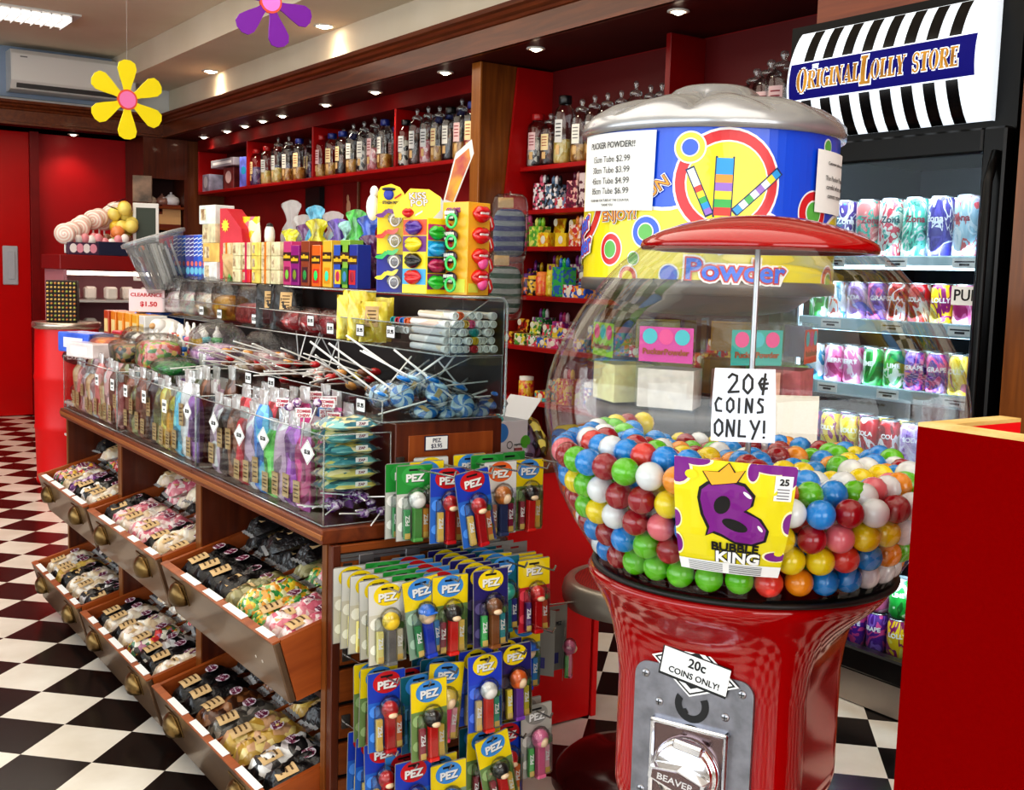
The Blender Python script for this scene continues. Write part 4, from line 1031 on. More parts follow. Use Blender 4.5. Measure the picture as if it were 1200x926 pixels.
# ring of clear powder tanks below the drum
PW = [(236,214,120),(86,150,210),(240,226,170),(214,200,190),(230,170,150),(226,120,130),(150,190,90),(214,150,60)]
LB = [(240,210,50),(60,90,190),(150,200,60),(200,60,150),(40,160,150),(230,90,60),(120,60,160),(240,160,40)]
for i in range(8):
    a = PHD+2*PI*(i-3.4)/8
    tk = link('powder_tank', None, dp, T(.165*math.cos(a), .165*math.sin(a), 1.02) @ RZ(a-PI/2+PI))
    MB().prism([(-.055,-.04),(.055,-.04),(.042,.05),(-.042,.05)], 0, .155).build('tank', CLEAR, tk)
    MB().prism([(-.052,-.037),(.052,-.037),(.04,.047),(-.04,.047)], .003, .072).build('powder', noisy('candy powder %d' % i, PW[i], tuple(min(255, int(c*1.1)) for c in PW[i]), 60, .9), tk)
    mb = MB().quad(-.05, .05, 0, .062, 0, 0); 
    for q in range(3): mb.disc((-.03+.03*q, .045), .014, 1+(q+i)%2, z=.0008, n=14)
    mb.text('PuckerPowder', .0145, 3, T(0,.018,.0016), bold=.03)
    mb.build('tank_label', [P('tank label %d' % i, LB[i], .4), P('label swirl pink', (220,70,140), .4), P('label swirl teal', (60,180,190), .4), P('label brown', (150,70,20), .4)], tk, T(0,-.0412,.085) @ FACE_Y)
MB().lathe([(0,1.018),(.215,1.018),(.222,1.005),(.215,.99),(.14,.97),(.105,.93),(.1,.06),(.17,.03),(.17,0)], 48).build('pedestal', P('pedestal grey', (70,66,66), .4, .3), dp)
nb = MB().quad(-.065, .065, -.052, .052, 0, 0).quad(-.065, .065, -.052, .052, -.001, 0)
p = CAM + ray(905, 505)*1.62 - V(DX, DY, 0)
nb.build('blank_card', P('cream card', (226,214,196), .6), dp, T(*p) @ RZ(PHC+PI/2) @ FACE_Y)
# ======================= SWEET BAGS IN THE DRAWERS =======================
CANDY = {
 'black liquorice': candy('liquorice', [(10,9,10),(22,20,22),(14,12,14),(34,30,32)], 70, .34, .35, (.6,1,1), .6, .006, True),
 'pink and white': candy('pink white', [(232,150,160),(245,225,220),(214,110,130),(240,200,200)], 75, .35, .8),
 'cream white': candy('cream white', [(238,222,196),(222,196,160),(246,238,224),(228,208,190)], 60, .4, .7),
 'green and yellow': candy('green yellow', [(236,206,60),(60,150,80),(240,236,190),(236,160,50),(120,190,100)], 110, .3, .9),
 'pale green': candy('pale green', [(150,142,96),(176,166,120),(120,114,72),(190,182,140)], 60, .4, .7),
 'mixed colour': candy('mixed', [(210,60,60),(240,230,210),(70,120,80),(230,180,70),(190,120,150),(60,50,50)], 80, .35, .8),
 'brown cola': candy('cola', [(92,50,26),(130,80,44),(60,30,16),(150,100,60)], 60, .35, .8),
 'purple': candy('purple', [(96,40,110),(140,80,150),(70,26,84),(210,180,210)], 80, .35, .8),
 'yellow ring': candy('yellow rings', [(214,180,90),(232,206,130),(190,150,60),(206,160,120)], 45, .4, .8),
 'black and white': candy('bw', [(16,14,15),(236,232,226),(30,26,28),(200,190,186)], 55, .35, .8, (1,.5,1)),
 'grey': candy('grey sugar', [(90,86,80),(126,120,110),(66,62,58),(150,140,130)], 60, .4, .8),
}
LOGO = [WHITE, PLUM]
def logo_mesh():
    mb = MB(); mb.disc((0,0), .021, 0, None, 20, 0, 0, .8).text('Lolly', .017, 1, T(0,.006,.0006), bold=.02).text('STORE', .012, 1, T(0,-.008,.0006), bold=.02)
    return mb.mesh('logo_print', [P('bag print white', (226,214,218), .4), PLUM])
LOGOM = logo_mesh()
def bag_mesh(name, mat, L=.19, W=.082, H=.045, seed=0, nx=20, ny=12):
    """a filled cello bag: lumpy pillow with pinched film ends"""
    r = random.Random(seed); mb = MB(); ph = [r.uniform(0, 6) for _ in range(6)]
    def h(u, v):
        e = min(1, max(0, min(u-.045, .93-u)/.16)); e = math.sin(e*PI/2); s = max(0, 1-(2*v-1)**2)**.55
        return e*s*(1+.16*math.sin(17*u+ph[0])*math.sin(9*v+ph[1])+.1*math.sin(31*u+ph[2]+11*v))
    for sg in (1, -1):
        vs = []; 
        for i in range(nx+1):
            for j in range(ny+1):
                u, v = i/nx, j/ny; e = min(1, max(0, min(u-.045, .93-u)/.2)); wv = W*(.78+.22*e)
                z = h(u, v)*H*(.62 if sg > 0 else -.38)+.003*math.sin(23*v+ph[3])*(1-e)
                vs.append((u*L, (v-.5)*wv, z+H*.38))
        fs = [[], []]
        for i in range(nx):
            for j in range(ny):
                a = i*(ny+1)+j; f = (a, a+ny+1, a+ny+2, a+1); fs[1 if (i+.5)/nx < .05 or (i+.5)/nx > .93 else 0].append(f if sg > 0 else f[::-1])
        mb.add(vs, fs[0]+fs[1], 0, None, True)
        for k in range(len(fs[1])): mb.m[-1-k] = 1
    return mb.mesh(name, [mat, HAZY])
def curved_card(w, l, bend, mats, name, lines=3):
    mb = MB(); n = 6
    for i in range(n):
        y0, y1 = -w/2+w*i/n, -w/2+w*(i+1)/n; z = lambda y: -bend*(2*y/w)**2
        mb.add([(0,y0,z(y0)),(l,y0,z(y0)),(l,y1,z(y1)),(0,y1,z(y1))], [(0,1,2,3)], 0)
        if 0 < i < n-1:
            for k in range(lines):
                x = l*(.22+.26*k); mb.add([(x,y0,z(y0)+.0006),(x+l*.09,y0,z(y0)+.0006),(x+l*.09,y1-.001,z(y1)+.0006),(x,y1-.001,z(y1)+.0006)], [(0,1,2,3)], 1)
    return mb.mesh(name, mats)
KINK = P('kraft print', (96,70,40), .7)
LBLM = curved_card(.05, .05, .006, [KRAFT, KINK], 'kraft_label')
BAGM = {k: [bag_mesh('sweet_bag', m, seed=q*31+i, H=.048 if q else .042) for q in range(2)] for i, (k, m) in enumerate(CANDY.items())}
def sweet_bag(kind, M, label, r, group, sc=1, logo=True):
    o = link('sweet_bag', r.choice(BAGM[kind]), None, M @ S(sc), label, 'sweet bag', group)
    link('kraft_label', LBLM, o, T(.036, r.uniform(-.006,.006), .0475) @ RZ(r.uniform(-.12,.12)))
    if logo: link('logo_print', LOGOM, o, T(.125, 0, .0485) @ RZ(-PI/2+r.uniform(-.3,.3)))
    return o
BL, PW_, CW, GY_, PG, MX, BC, PU, YR, BW, GR = 'black liquorice','pink and white','cream white','green and yellow','pale green','mixed colour','brown cola','purple','yellow ring','black and white','grey'
PLAN = {(0,1): [PW_, PW_, GY_, GY_, PG, BL, BL, BL, BL], (1,1): [BC, CW, BL, PW_, PW_, CW, PW_, BL], (2,1): [BL, CW, BW, BL, PU, CW, MX, MX],
        (0,0): [BL, BW, YR, YR, GR, BC, BL, BL], (1,0): [CW, BL, BW, MX, CW, BL, CW, BL], (2,0): [BL, BW, CW, CW, BL, YR, BW, CW]}
LVN = ['lower', 'upper']
rb = random.Random(3)
for (bi, lv), kinds in PLAN.items():
    M, dl = DRW[(bi, lv)]; n = len(kinds); cnt = {}
    for row in range(2):
        for k, kind in enumerate(kinds):
            if row == 1 and rb.random() < .3: kind = rb.choice(kinds)
            sp_ = (dl-.036)/n; v = .018+sp_*(k+.5)
            u = .021+row*.183+rb.uniform(-.001,.002); z = -.0575+row*.004+rb.uniform(0,.002)
            Q = M @ T(u, v, z) @ RZ(rb.uniform(-.012,.012)) @ RY(rb.uniform(-.02,.0)) @ S(.97, sp_*.95/.083, 1.12+rb.uniform(-.1,.15))
            nm = '%s sweet bag, %s from near end, %s row of %s %s drawer' % (kind, ordw(k), ['front','back'][row], BAYN[bi], LVN[lv])
            sweet_bag(kind, Q, nm, rb, 'sweet bags in the drawers')
    # loose top bags
    for q in range(4 if lv else 3):
        kind = BL if (bi, lv) in ((0,1),(0,0)) and q else rb.choice(kinds)
        v = dl*(.16+.22*q)+rb.uniform(-.01,.01)
        Q = M @ T(.17+.02*(q%2), v, .014) @ RZ(rb.uniform(-.25,.25)) @ RY(-.01)
        sweet_bag(kind, Q, 'loose %s sweet bag on top, %s from near end, %s %s drawer' % (kind, ordw(q), BAYN[bi], LVN[lv]), rb, 'sweet bags in the drawers')
# ======================= UPRIGHT BAGS IN THE FRONT BINS =======================
UC = {'purple': (110,70,130), 'magenta': (206,70,130), 'violet': (120,60,140), 'green': (70,160,60), 'blue': (60,120,200), 'sky': (90,170,214), 'red': (190,50,60), 'brown': (90,56,40), 'black': (26,22,22), 'mauve': (176,150,170),
      'orange': (200,140,50), 'olive': (96,98,62), 'choc': (110,64,48), 'pink': (206,150,150), 'tan': (190,150,110), 'gold': (206,170,80), 'white': (226,222,216), 'rose': (186,100,96)}
def stand_mesh(name, c, seed, W=.054, H=.2, D=.039):
    r = random.Random(seed); mb = MB(); nx, nz = 8, 14; ph = r.uniform(0,6)
    for sg in (1,-1):
        vs = []
        for j in range(nz+1):
            t = j/nz; e = min(1, t/.08)*min(1, max(0, (.86-t)/.1)) 
            for i in range(nx+1):
                u = i/nx*2-1; b = max(0, 1-u*u)**.5*(.25+.75*e)
                vs.append((-sg*D/2*b*(1+.15*math.sin(9*t+ph+u*3)), u*W/2*(1-.1*math.sin(t*14+ph)*(1-e)), t*H))
        fs = []
        for j in range(nz):
            for i in range(nx): a = j*(nx+1)+i; fs.append((a,a+1,a+nx+2,a+nx+1))
        mb.add(vs, fs, 0, None, True)
        for j in range(nz):
            if (j+.5)/nz > .84:
                for i in range(nx): mb.m[-len(fs)+j*nx+i] = 1
    c = tuple(min(255, int(k*1.22+14)) for k in c); d = tuple(int(k*.7) for k in c); l = tuple(min(255, int(k*1.2+20)) for k in c)
    return mb.mesh(name, [candy('upright '+str(c), [c, d, l, c], 55, .35, .9, (1,1,.5), .6, .006, True), HAZY])
UM = {k: stand_mesh('upright_bag', c, i) for i, (k, c) in enumerate(UC.items())}
KS = MB().prism(rrect(.036,.052,.003), 0, .0008).mesh('kraft_label', KRAFT)
KSX = MB().box((0,0,0), (.0008,.034,.05), 0)
for k in range(4): KSX.box((-.0006,0,.014-.009*k), (.0004,.022,.003), 1)
KS = KSX.mesh('kraft_label', [KRAFT, KINK])
order = ['magenta','violet','mauve','green','blue','mauve','red','brown','black','mauve','purple','white','sky','orange','gold','olive','black','brown','choc','olive','choc','rose','brown','pink','tan','rose','pink','tan','pink','rose','tan','gold','pink','rose']
y = 2.22; k = 0; ru = random.Random(8)
while y < 4.2 and k < 60:
    kind = order[k % len(order)]
    if all(abs(y-b) > .036 for b in BY[1:3]):
        for row in range(3):
            kd = kind if row == 0 else ru.choice(order[max(0, k-4):k+4] or order)
            bh = 1.0+ru.uniform(-.12,.22)+row*.07 - (.1 if y > 3.2 else 0)
            o = link('upright_bag', UM[kd], None, T(1.0035+row*.05, y+ru.uniform(-.0006,.0006), WT+.0055) @ S(1,1.0,bh), 'upright %s sweet bag, %s from near end, %s row of the front bins' % (kd, ordw(k), ['front','middle','back'][row]), 'sweet bag', 'upright bags in the front bins')
            if row == 0: link('kraft_label', KS, o, T(-.0215, 0, ru.choice([.04,.045,.05,.1])) @ RX(ru.uniform(-.05,.05)))
        k += 1
    y += .0585
# sideways stack of teal and yellow bags at the near end, purple lollies below
TEAL = candy('teal twist', [(70,150,160),(236,226,180),(40,110,130),(220,210,120),(120,190,190)], 90, .3, 1, (.25,1,1), .6, .005, True)
tb = bag_mesh('lolly_bag', TEAL, .15, .1, .032, 4)
for k in range(6):
    M = T(.982, 2.124, .79+k*.0255) @ S(.93,.95,.85)
    o = link('lolly_bag', tb, None, M, 'teal and yellow twist lolly bag, %s from bottom of stack at near bin end' % ordw(k), 'sweet bag', 'teal lolly bag stack')
    link('price_tag', MB().box((0,0,0), (.03,.0006,.014), 0).text('ZAP', .009, 1, T(0,-.0006,0) @ FACE_Y, bold=.02).mesh('price_tag', [WHITE, PLUM]), o, T(.09, -.047, .02))
pop_c = candy('purple pop', [(70,26,90),(226,206,226),(110,50,130),(180,140,190)], 160, .25, 1)
popm = MB().ell((0,0,0), (.012,.012,.010), 10, 8).mesh('lollipop_head', pop_c)
stm = MB().cyl((0,0,0), (0,0,.075), .0016, n=6).mesh('stick', WHITE)
zmb = MB().box((0,0,0), (.034,.0008,.02), 0).text('ZOMBIE', .0085, 1, T(0,-.0008,.003) @ FACE_Y, bold=.03).text('CHEW', .0085, 1, T(0,-.0008,-.006) @ FACE_Y, bold=.03).mesh('wrapper_tag', [WHITE, P('tag crimson', (180,20,60), .4)])
for k in range(30):
    if k < 16: p = V(ru.uniform(.992,1.115), ru.uniform(2.078,2.16), .742+.017*(k//6)+ru.uniform(0,.004)); lab = 'purple twist lollipop in the bottom of the near front bin, %s of the heap' % ordw(k)
    else: p = V(ru.uniform(.995,1.10), ru.uniform(2.2,2.42), .925+ru.uniform(0,.045)); lab = 'purple and white chew lollipop sticking out above the front bin, %s of the bunch' % ordw(k-16)
    o = link('chew_lollipop', popm, None, T(*p) @ RZ(ru.uniform(0,6)), lab, 'lollipop', 'purple lollipops near end')
    link('stick', stm, o, (RY(PI/2+ru.uniform(-.2,.2)) if k < 16 else RY(ru.uniform(-.5,.5)) @ RX(PI+ru.uniform(-.4,.4))))
    if k >= 16 and k % 2 == 0: link('wrapper_tag', zmb, o, RZ(ru.uniform(-1.2,-.3)-o.matrix_basis.to_euler().z) @ T(0,-.016,0))
# price diamonds and square price labels on the bin fronts
bins = [o for o in COL.objects if o.name.startswith('acrylic_bin')]
DIA = MB().prism([(-.034,0),(0,.027),(.034,0),(0,-.027)], 0, .0008, 0).prism([(-.031,0),(0,.0245),(.031,0),(0,-.0245)], .0008, .0009, 1).prism([(-.0295,0),(0,.0232),(.0295,0),(0,-.0232)], .0009, .001, 0).text('$3.50', .0125, 1, T(0,0,.0014), bold=.02).mesh('price_diamond', [WHITE, BLACK])
SQL = MB().prism(rrect(.038,.036,.002), 0, .0008, 0).text('$1.50', .011, 1, T(0,.004,.0012), bold=.02).text('each', .007, 1, T(0,-.009,.0012)).mesh('price_label', [WHITE, BLACK])
for me, pts in ((DIA, [(361,530),(309,514),(281,510),(251,496),(220,482)]), (SQL, [(193,476),(169,465),(147.5,458),(132,451),(114,445)])):
    for p in pts:
        q = onx(*p, .973); b = min(bins, key=lambda o: abs(o.location.y+.36-q.y)); link(me.name, me, b, T(q.x-b.location.x-.001, q.y-b.location.y, q.z-b.location.z) @ FACE_X)
# ======================= LOWER TIER: SWIRL LOLLIPOPS, STICKS =======================
SW = swirl('blue swirl', (14,132,222), (200,232,248), 5, 8)
swm = MB().lathe([(0,-.006),(.016,-.0055),(.0205,-.002),(.0205,.002),(.016,.0055),(0,.006)], 24).mesh('swirl_disc', SW)
stick = MB().cyl((0,.018,0), (0,.15,0), .0019, n=6).mesh('stick', WHITE)
wrapm = MB().ell((0,-.002,0), (.026,.03,.008), 12, 8).mesh('wrapper', WRAP)
goldt = MB().box((0,-.004,.0066), (.02,.009,.0006), 0).mesh('tag', P('gold tag', (226,196,120), .4))
for k, (px, py, Y) in enumerate([(446,464,2.2),(457,463,2.17),(471,465,2.13),(485,449,2.22),(505,453,2.2),(512,461,2.13),(542,476,2.08),(499,482,2.1),(521,482,2.1),(575,471,2.11),(566,459,2.2),(538,462,2.3),(560,481,2.1)]):
    p = ony(px, py, Y); facing = k in (2,3,4,6)
    a = ru.uniform(-.5,.5); M = T(*p) @ RZ(-.45+a*.5) @ RX(PI/2-(.25 if facing or k < 6 else 1.15)) @ RZ((1 if px > 505 else ru.choice([-1,1]))*ru.uniform(.7,1.25)) @ S(1.3)
    o = link('swirl_lollipop', swm, None, M, 'blue and white swirl lollipop in the lower tier tray, %s from the left' % ordw(k), 'lollipop', 'blue swirl lollipops')
    link('stick', stick, o); link('wrapper', wrapm, o)
    if k % 2: link('tag', goldt, o)
def lolly(p, d, L, head, hm, label, group, name='stick_lolly', hr=.012):
    d = Vector(d).normalized(); Q = T(*p) @ d.to_track_quat('Y', 'Z').to_matrix().to_4x4()
    o = link(name, hm, None, Q, label, 'lollipop', group); link('stick', MBST[L], o); return o
MBST = {L: MB().cyl((0,.005,0), (0,L,0), .002, n=6).mesh('stick', WHITE) for L in (.16,.2,.12)}
# crossed bare sticks over the blue lollipops
for k, (a, b) in enumerate([((422,411),(478,440)),((482,418),(450,458)),((503,422),(476,442)),((513,422),(536,450)),((512,446),(532,463)),((557,437),(540,450)),((580,446),(523,452)),((443,486),(500,470)),((528,468),(575,464)),((474,484),(530,470)),((470,417),(500,440))]):
    A, B = ony(*a, 2.26 if k < 6 else 2.13), ony(*b, 2.16 if k < 6 else 2.1); d = A-B
    o = link('stick_lolly', MB().cyl(B, A, .0021, n=6).mesh('stick_lolly', WHITE), None, None, 'long white lolly stick crossing over the blue swirl lollipops, %s from the left' % ordw(k), 'lollipop', 'crossing white sticks')
    link('head', MB().lathe([(0,-.005),(.015,-.004),(.018,0),(.015,.004),(0,.005)], 16, 0, T(*(B-d.normalized()*.017)) @ RY(.4)).mesh('head', SW), o)
hmats = [candy('white wrap pops', [(236,232,228),(220,120,110),(240,240,240),(200,190,190)], 90, .3, .9), P('choc pop', (120,70,44), .3, coat=.6), P('red pop', (190,30,40), .2, coat=.8), P('amber pop', (214,150,80), .2, coat=.8), P('lemon pop', (244,220,40), .2, coat=.8)]
hms = [MB().ell((0,-.01,0), (.014,.017,.009), 12, 8).mesh('stick_lolly', m) for m in hmats]
for k in range(46):
    Y = 2.36+.86*(k/46)+ru.uniform(-.02,.02); p = V(1.20+ru.uniform(-.05,.10), Y, T1Z+.02+ru.uniform(0,.06)); 
    lolly(p, (-.75+ru.uniform(-.25,.3), -.45+ru.uniform(-.4,.4), .12+ru.uniform(-.15,.25)), ru.choice([.16,.2,.16]), None, hms[4] if k == 6 else ru.choice(hms[:4]), 'wrapped lolly with long white stick in the lower tier tray, %s from the near end' % ordw(k), 'white stick lollies')
bins_t = [o for o in COL.objects if o.name.startswith('acrylic_tray')]
TK = MB().prism(rrect(.042,.03,.002), 0, .0008, 2).prism(rrect(.038,.026,.002), .0008, .001, 0).text('$1.95', .013, 1, T(0,0,.0014), bold=.02).mesh('price_label', [WHITE, BLACK, P('grey ink', (60,60,65))])
for t, pts, X in ((0, [(424,475),(319,449),(292,443),(222,427)], 1.1), (1, [(365,376),(388,385),(423,387),(459,389),(299,374),(258,368),(237,364)], 1.26)):
    for p in pts: q = onx(*p, X); o = bins_t[t]; link('price_label', TK, o, T(q.x-o.location.x-.002, q.y-o.location.y, q.z-o.location.z) @ FACE_X)
# big clear bags of lavender sweets, farther along the lower tier
def big_bag(name, label, cat, p, size, mat, seed, group=None, rz=0, fill=.55, kraft=False):
    r = random.Random(seed); w, l, h = size
    o = link(name, None, None, T(*p) @ RZ(rz), label, cat, group)
    mb = MB(); nu, nv = 16, 10; vs = []
    def shp(k, top):
        m = MB(); m.ell((0,0,.5), (.5,.5,.5), nu, nv, 0, None, .6)
        m.v = [((x*(1+.08*math.sin(7*z+seed)))*w*k*(1-.25*max(0,(z-.6))), y*l*k*(1-.1*max(0,z-.6)), z*h*top+.002) for x, y, z in m.v]; return m
    shp(.96, fill).build('contents', mat, o); shp(1.0, 1.0).build('bag_film', WRAP, o)
    if kraft: link('kraft_label', LBLM, o, T(-.02,-.01,h*fill+.012) @ RY(-.5) @ RZ(.3))
    return o
lav = candy('lavender balls', [(206,160,206),(226,190,222),(180,130,184),(236,214,232)], 75, .3, .8)
big_bag('sweet_bag', 'large clear bag of lavender sweets propped in the lower tier tray', 'sweet bag', (1.2, 3.30, T1Z+.004), (.15,.17,.14), lav, 3, 'large clear sweet bags')
big_bag('sweet_bag', 'large clear bag of pale pink sweets behind the white lolly sticks', 'sweet bag', (1.28, 3.08, T1Z+.004), (.14,.2,.13), candy('pale pink', [(226,180,184),(240,214,210),(206,150,160)], 75, .3, .8), 4, 'large clear sweet bags')
big_bag('sweet_bag', 'large clear bag of cream musk sweets in the lower tier tray beyond the lavender bag', 'sweet bag', (1.24, 3.14, T1Z+.004), (.1,.1,.09), CANDY['cream white'], 9, 'large clear sweet bags')
# baby bottle lollies
capc = [('blue',(30,110,200)),('yellow',(244,204,30)),('green',(50,180,80)),('orange',(240,130,30)),('pink',(236,130,160)),('teal',(60,170,180)),('red',(200,40,50))]
bm = {}
for n_, c in capc:
    bm[n_] = (MB().lathe([(0,0),(.017,0),(.019,.01),(.018,.042),(.015,.05)], 16).mesh('bottle_lolly', candy('bottle fill '+n_, [c, (240,220,120), tuple(k//2 for k in c), (240,240,240)], 120, .25, .9)),
              MB().lathe([(.0165,.048),(.018,.05),(.018,.06),(.012,.063),(0,.064)], 16).mesh('cap', P('bottle cap '+n_, c, .3, coat=.5)),
              MB().lathe([(.012,.062),(.0135,.072),(.009,.08),(.0055,.086),(.0055,.094),(.003,.099),(0,.1)], 14).mesh('teat', P('teat white', (242,240,236), .3, coat=.5)))
for k in range(16):
    n_ = capc[k % 7][0]; p = V(1.13+.05*(k % 3)+ru.uniform(-.008,.008), 3.40+.06*(k//3)+ru.uniform(-.01,.01), T1Z+.004+(.028 if k % 3 else 0))
    o = link('bottle_lolly', bm[n_][0], None, T(*p) @ RX(ru.uniform(-.15,.15)) @ RY(ru.uniform(-.2,.1)), 'baby bottle lolly with %s cap in the lower tier, %s from the near end' % (n_, ordw(k)), 'bottle lolly', 'baby bottle lollies')
    link('cap', bm[n_][1], o); link('teat', bm[n_][2], o)
# far end of lower tier and front bins: mixed packs
fruit = candy('fruit jellies', [(236,150,130),(150,190,80),(240,210,110),(220,90,80),(60,130,60),(240,180,190)], 70, .35, .7)
for k, (px, py, X, nm, mt, sz) in enumerate([(186,412,1.06,'clear bag of green and pink fruit jellies', fruit, (.13,.16,.11)), (152,412,1.06,'clear bag of dark fruit jellies', candy('dark jellies', [(60,70,40),(150,140,70),(40,40,30),(190,120,80)], 70), (.12,.16,.08)),
      (128,402,1.06,'bag of bright orange jellies', candy('orange jellies', [(230,110,20),(250,150,50),(200,80,20)], 60), (.12,.15,.06)), (205,430,1.04,'bag of green leaf mints with kraft label', candy('mint leaves', [(30,110,50),(50,150,70),(20,70,40)], 70), (.12,.14,.05)), (165,398,1.16,'clear bag of white and black bulls eyes', CANDY['black and white'], (.12,.16,.09))]):
    q = onx(px, py, X); big_bag('sweet_bag', nm+' on the far part of the counter', 'sweet bag', (X, q.y, max(WT+.01, q.z-sz[2]*.5)), sz, mt, 20+k, 'far counter sweet bags', fill=.8)
# ======================= UPPER TIER =======================
tubec = [('white',(252,252,250))]*14+[('pink',(236,90,140)),('teal',(30,160,160)),('yellow',(240,200,60)),('red',(206,50,70)),('orange',(240,110,50)),('blue',(60,130,210))]
endm = {}
for n_, c in set(tubec): endm[n_] = MB().lathe([(.0062,-.001),(.0085,-.002),(.0088,.0),(.0088,.012),(.0082,.014)], 14).disc((0,0), .0062, 0, None, 14, 0, .003).mesh('cap', P('tube cap '+n_, c, .35))
tbm = MB().cyl((0,0,.008), (0,0,.15), .008, n=14).mesh('powder_tube', candy('sherbet tube', [(252,248,244),(244,214,200),(250,232,206),(246,246,250)], 40, .3, .9, (1,1,.2)))
k = 0
for cx in range(8):
    for rz_ in range(5-(cx % 3 == 0)):
        n_ = ru.choice(tubec)[0] if cx in (2,4) else ('white' if ru.random() < .85 else ru.choice(tubec)[0])
        if cx == 4: n_ = ['red','yellow','teal','pink','white'][rz_]
        p = V(1.274+cx*.0166+ru.uniform(-.0003,.0003), 2.078+ru.uniform(0,.02), T2Z+.0125+rz_*.0182)
        o = link('powder_tube', tbm, None, T(*p) @ RX(-PI/2), 'sherbet powder tube with %s cap, column %s, layer %s, upper tier' % (n_, ordw(cx), ordw(rz_)), 'powder tube', 'sherbet tubes'); link('cap', endm[n_], o); k += 1
for k in range(8):
    p = V(1.28, 2.28+.022*(k % 4), T2Z+.014+.02*(k//4)+.05); n_ = ['orange','blue','red','teal','white','white','white','white'][k]
    o = link('powder_tube', tbm, None, T(p.x, p.y, p.z-(.04 if k > 3 else 0)) @ RZ(.3) @ RY(PI/2), 'sherbet tube with %s cap lying across the upper tier, %s crosswise' % (n_, ordw(k)), 'powder tube', 'sherbet tubes'); link('cap', endm[n_], o)
def pack(name, label, cat, p, size, mat, rz=0, rx=0, group=None, lab=None, pinch=False):
    w, d, h = size; mb = MB(); n = 12; pn = (lambda v: 1-.5*math.exp(-((v-.78)/.09)**2)-.06*math.sin(v*19)) if pinch else (lambda v: 1)
    for sg in (1,-1):
        vs = []
        for j in range(n+1):
            for i in range(n+1):
                u, v = i/n*2-1, j/n; e = max(0, 1-u*u)**.5*max(0, math.sin(min(1, min(v, 1-v)/.25)*PI/2)); vs.append((u*w/2*pn(v), -sg*d/2*e*pn(v)+.003*math.sin(u*7+v*11), v*h*(1-(.05*u*u if pinch and v == 1 else 0))))
        mb.add(vs, [(j*(n+1)+i, j*(n+1)+i+1, (j+1)*(n+1)+i+1, (j+1)*(n+1)+i) for j in range(n) for i in range(n)], 0, None, True)
    o = mb.build(name, mat, None, T(*p) @ RZ(rz) @ RX(rx), label=label, cat=cat, group=group)
    if lab: lab(o, size)
    return o
def kl(o, s): link('kraft_label', KS, o, T(0, -s[1]/2-.001, s[2]*.62) @ RZ(PI/2))
yel = noisy('banana packs', (206,176,10), (250,232,90), 30, .25, .8, (1,1,.4), bs=.8, bd=.006, rnd=True, dist=1); redp = candy('red pops', [(206,60,70),(240,200,200),(226,120,120),(190,40,50)], 70, .25, .9, crink=False)
for k in range(6): pack('candy_pack', 'yellow and green candy pack standing in the upper tier, %s from near end' % ordw(k), 'candy pack', (1.285+.03*(k%2), 2.46+.03*k, T2Z+.004), (.07,.025,.10+.012*(k%3)), yel, -.7+ru.uniform(-.2,.2), ru.uniform(-.3,.1), 'yellow candy packs', kl if k == 0 else None)
for k in range(7):
    p = (1.29+.035*(k%2), 2.66+.045*k, T2Z+.03)
    o = link('round_lollipop', MB().lathe([(0,-.009),(.014,-.008),(.02,-.002),(.02,.002),(.014,.008),(0,.009)], 16).mesh('round_lollipop', redp), None, T(*p) @ RZ(ru.uniform(-1,0)) @ RX(PI/2+ru.uniform(-.5,.5)), 'red and white round lollipop in the upper tier tray, %s from the near end' % ordw(k), 'lollipop', 'red round lollipops'); link('stick', MBST[.12], o, RZ(PI+ru.uniform(-.5,.5)))
for k in range(3): big_bag('sweet_bag', 'clear bag of red and pink boiled sweets in upper tier, %s from near end' % ordw(k), 'sweet bag', (1.31, 2.7+.12*k, T2Z+.003), (.1,.11,.07), redp, 40+k, 'red sweet bags', fill=.8)
for k in range(4): pack('liquorice_pack', 'black liquorice pack with kraft label in upper tier, %s from near end' % ordw(k), 'candy pack', (1.29+.02*(k%2), 3.0+.055*k, T2Z+.004), (.085,.035,.13), CANDY[BL], -.7+ru.uniform(-.3,.3), -.25, 'liquorice packs', kl)
big_bag('sweet_bag', 'large clear bag of red sweets in the upper tier beside the liquorice packs', 'sweet bag', (1.32, 3.28, T2Z+.003), (.11,.2,.12), candy('raspberry', [(176,40,44),(206,90,80),(140,26,34)], 60), 51, 'upper tier big bags', fill=.55)
for k, (yy, nm, mt) in enumerate([(3.5,'golden honeycomb',candy('honeycomb', [(206,150,30),(226,180,60),(180,120,20)], 40)),(3.66,'cream nougat',CANDY['cream white']),(3.82,'pastel marshmallow',candy('pastel', [(240,220,210),(230,190,190),(246,240,220),(210,226,214)], 60)),(3.98,'pale pink coconut',candy('coconut', [(236,206,206),(240,228,220),(220,180,180)], 60)),(4.12,'brown caramel',CANDY['brown cola'])]):
    big_bag('sweet_bag', 'clear gathered bag of %s in the upper tier tray' % nm, 'sweet bag', (1.32, yy, T2Z+.003), (.11,.14,.14), mt, 60+k, 'upper tier big bags', fill=.6)
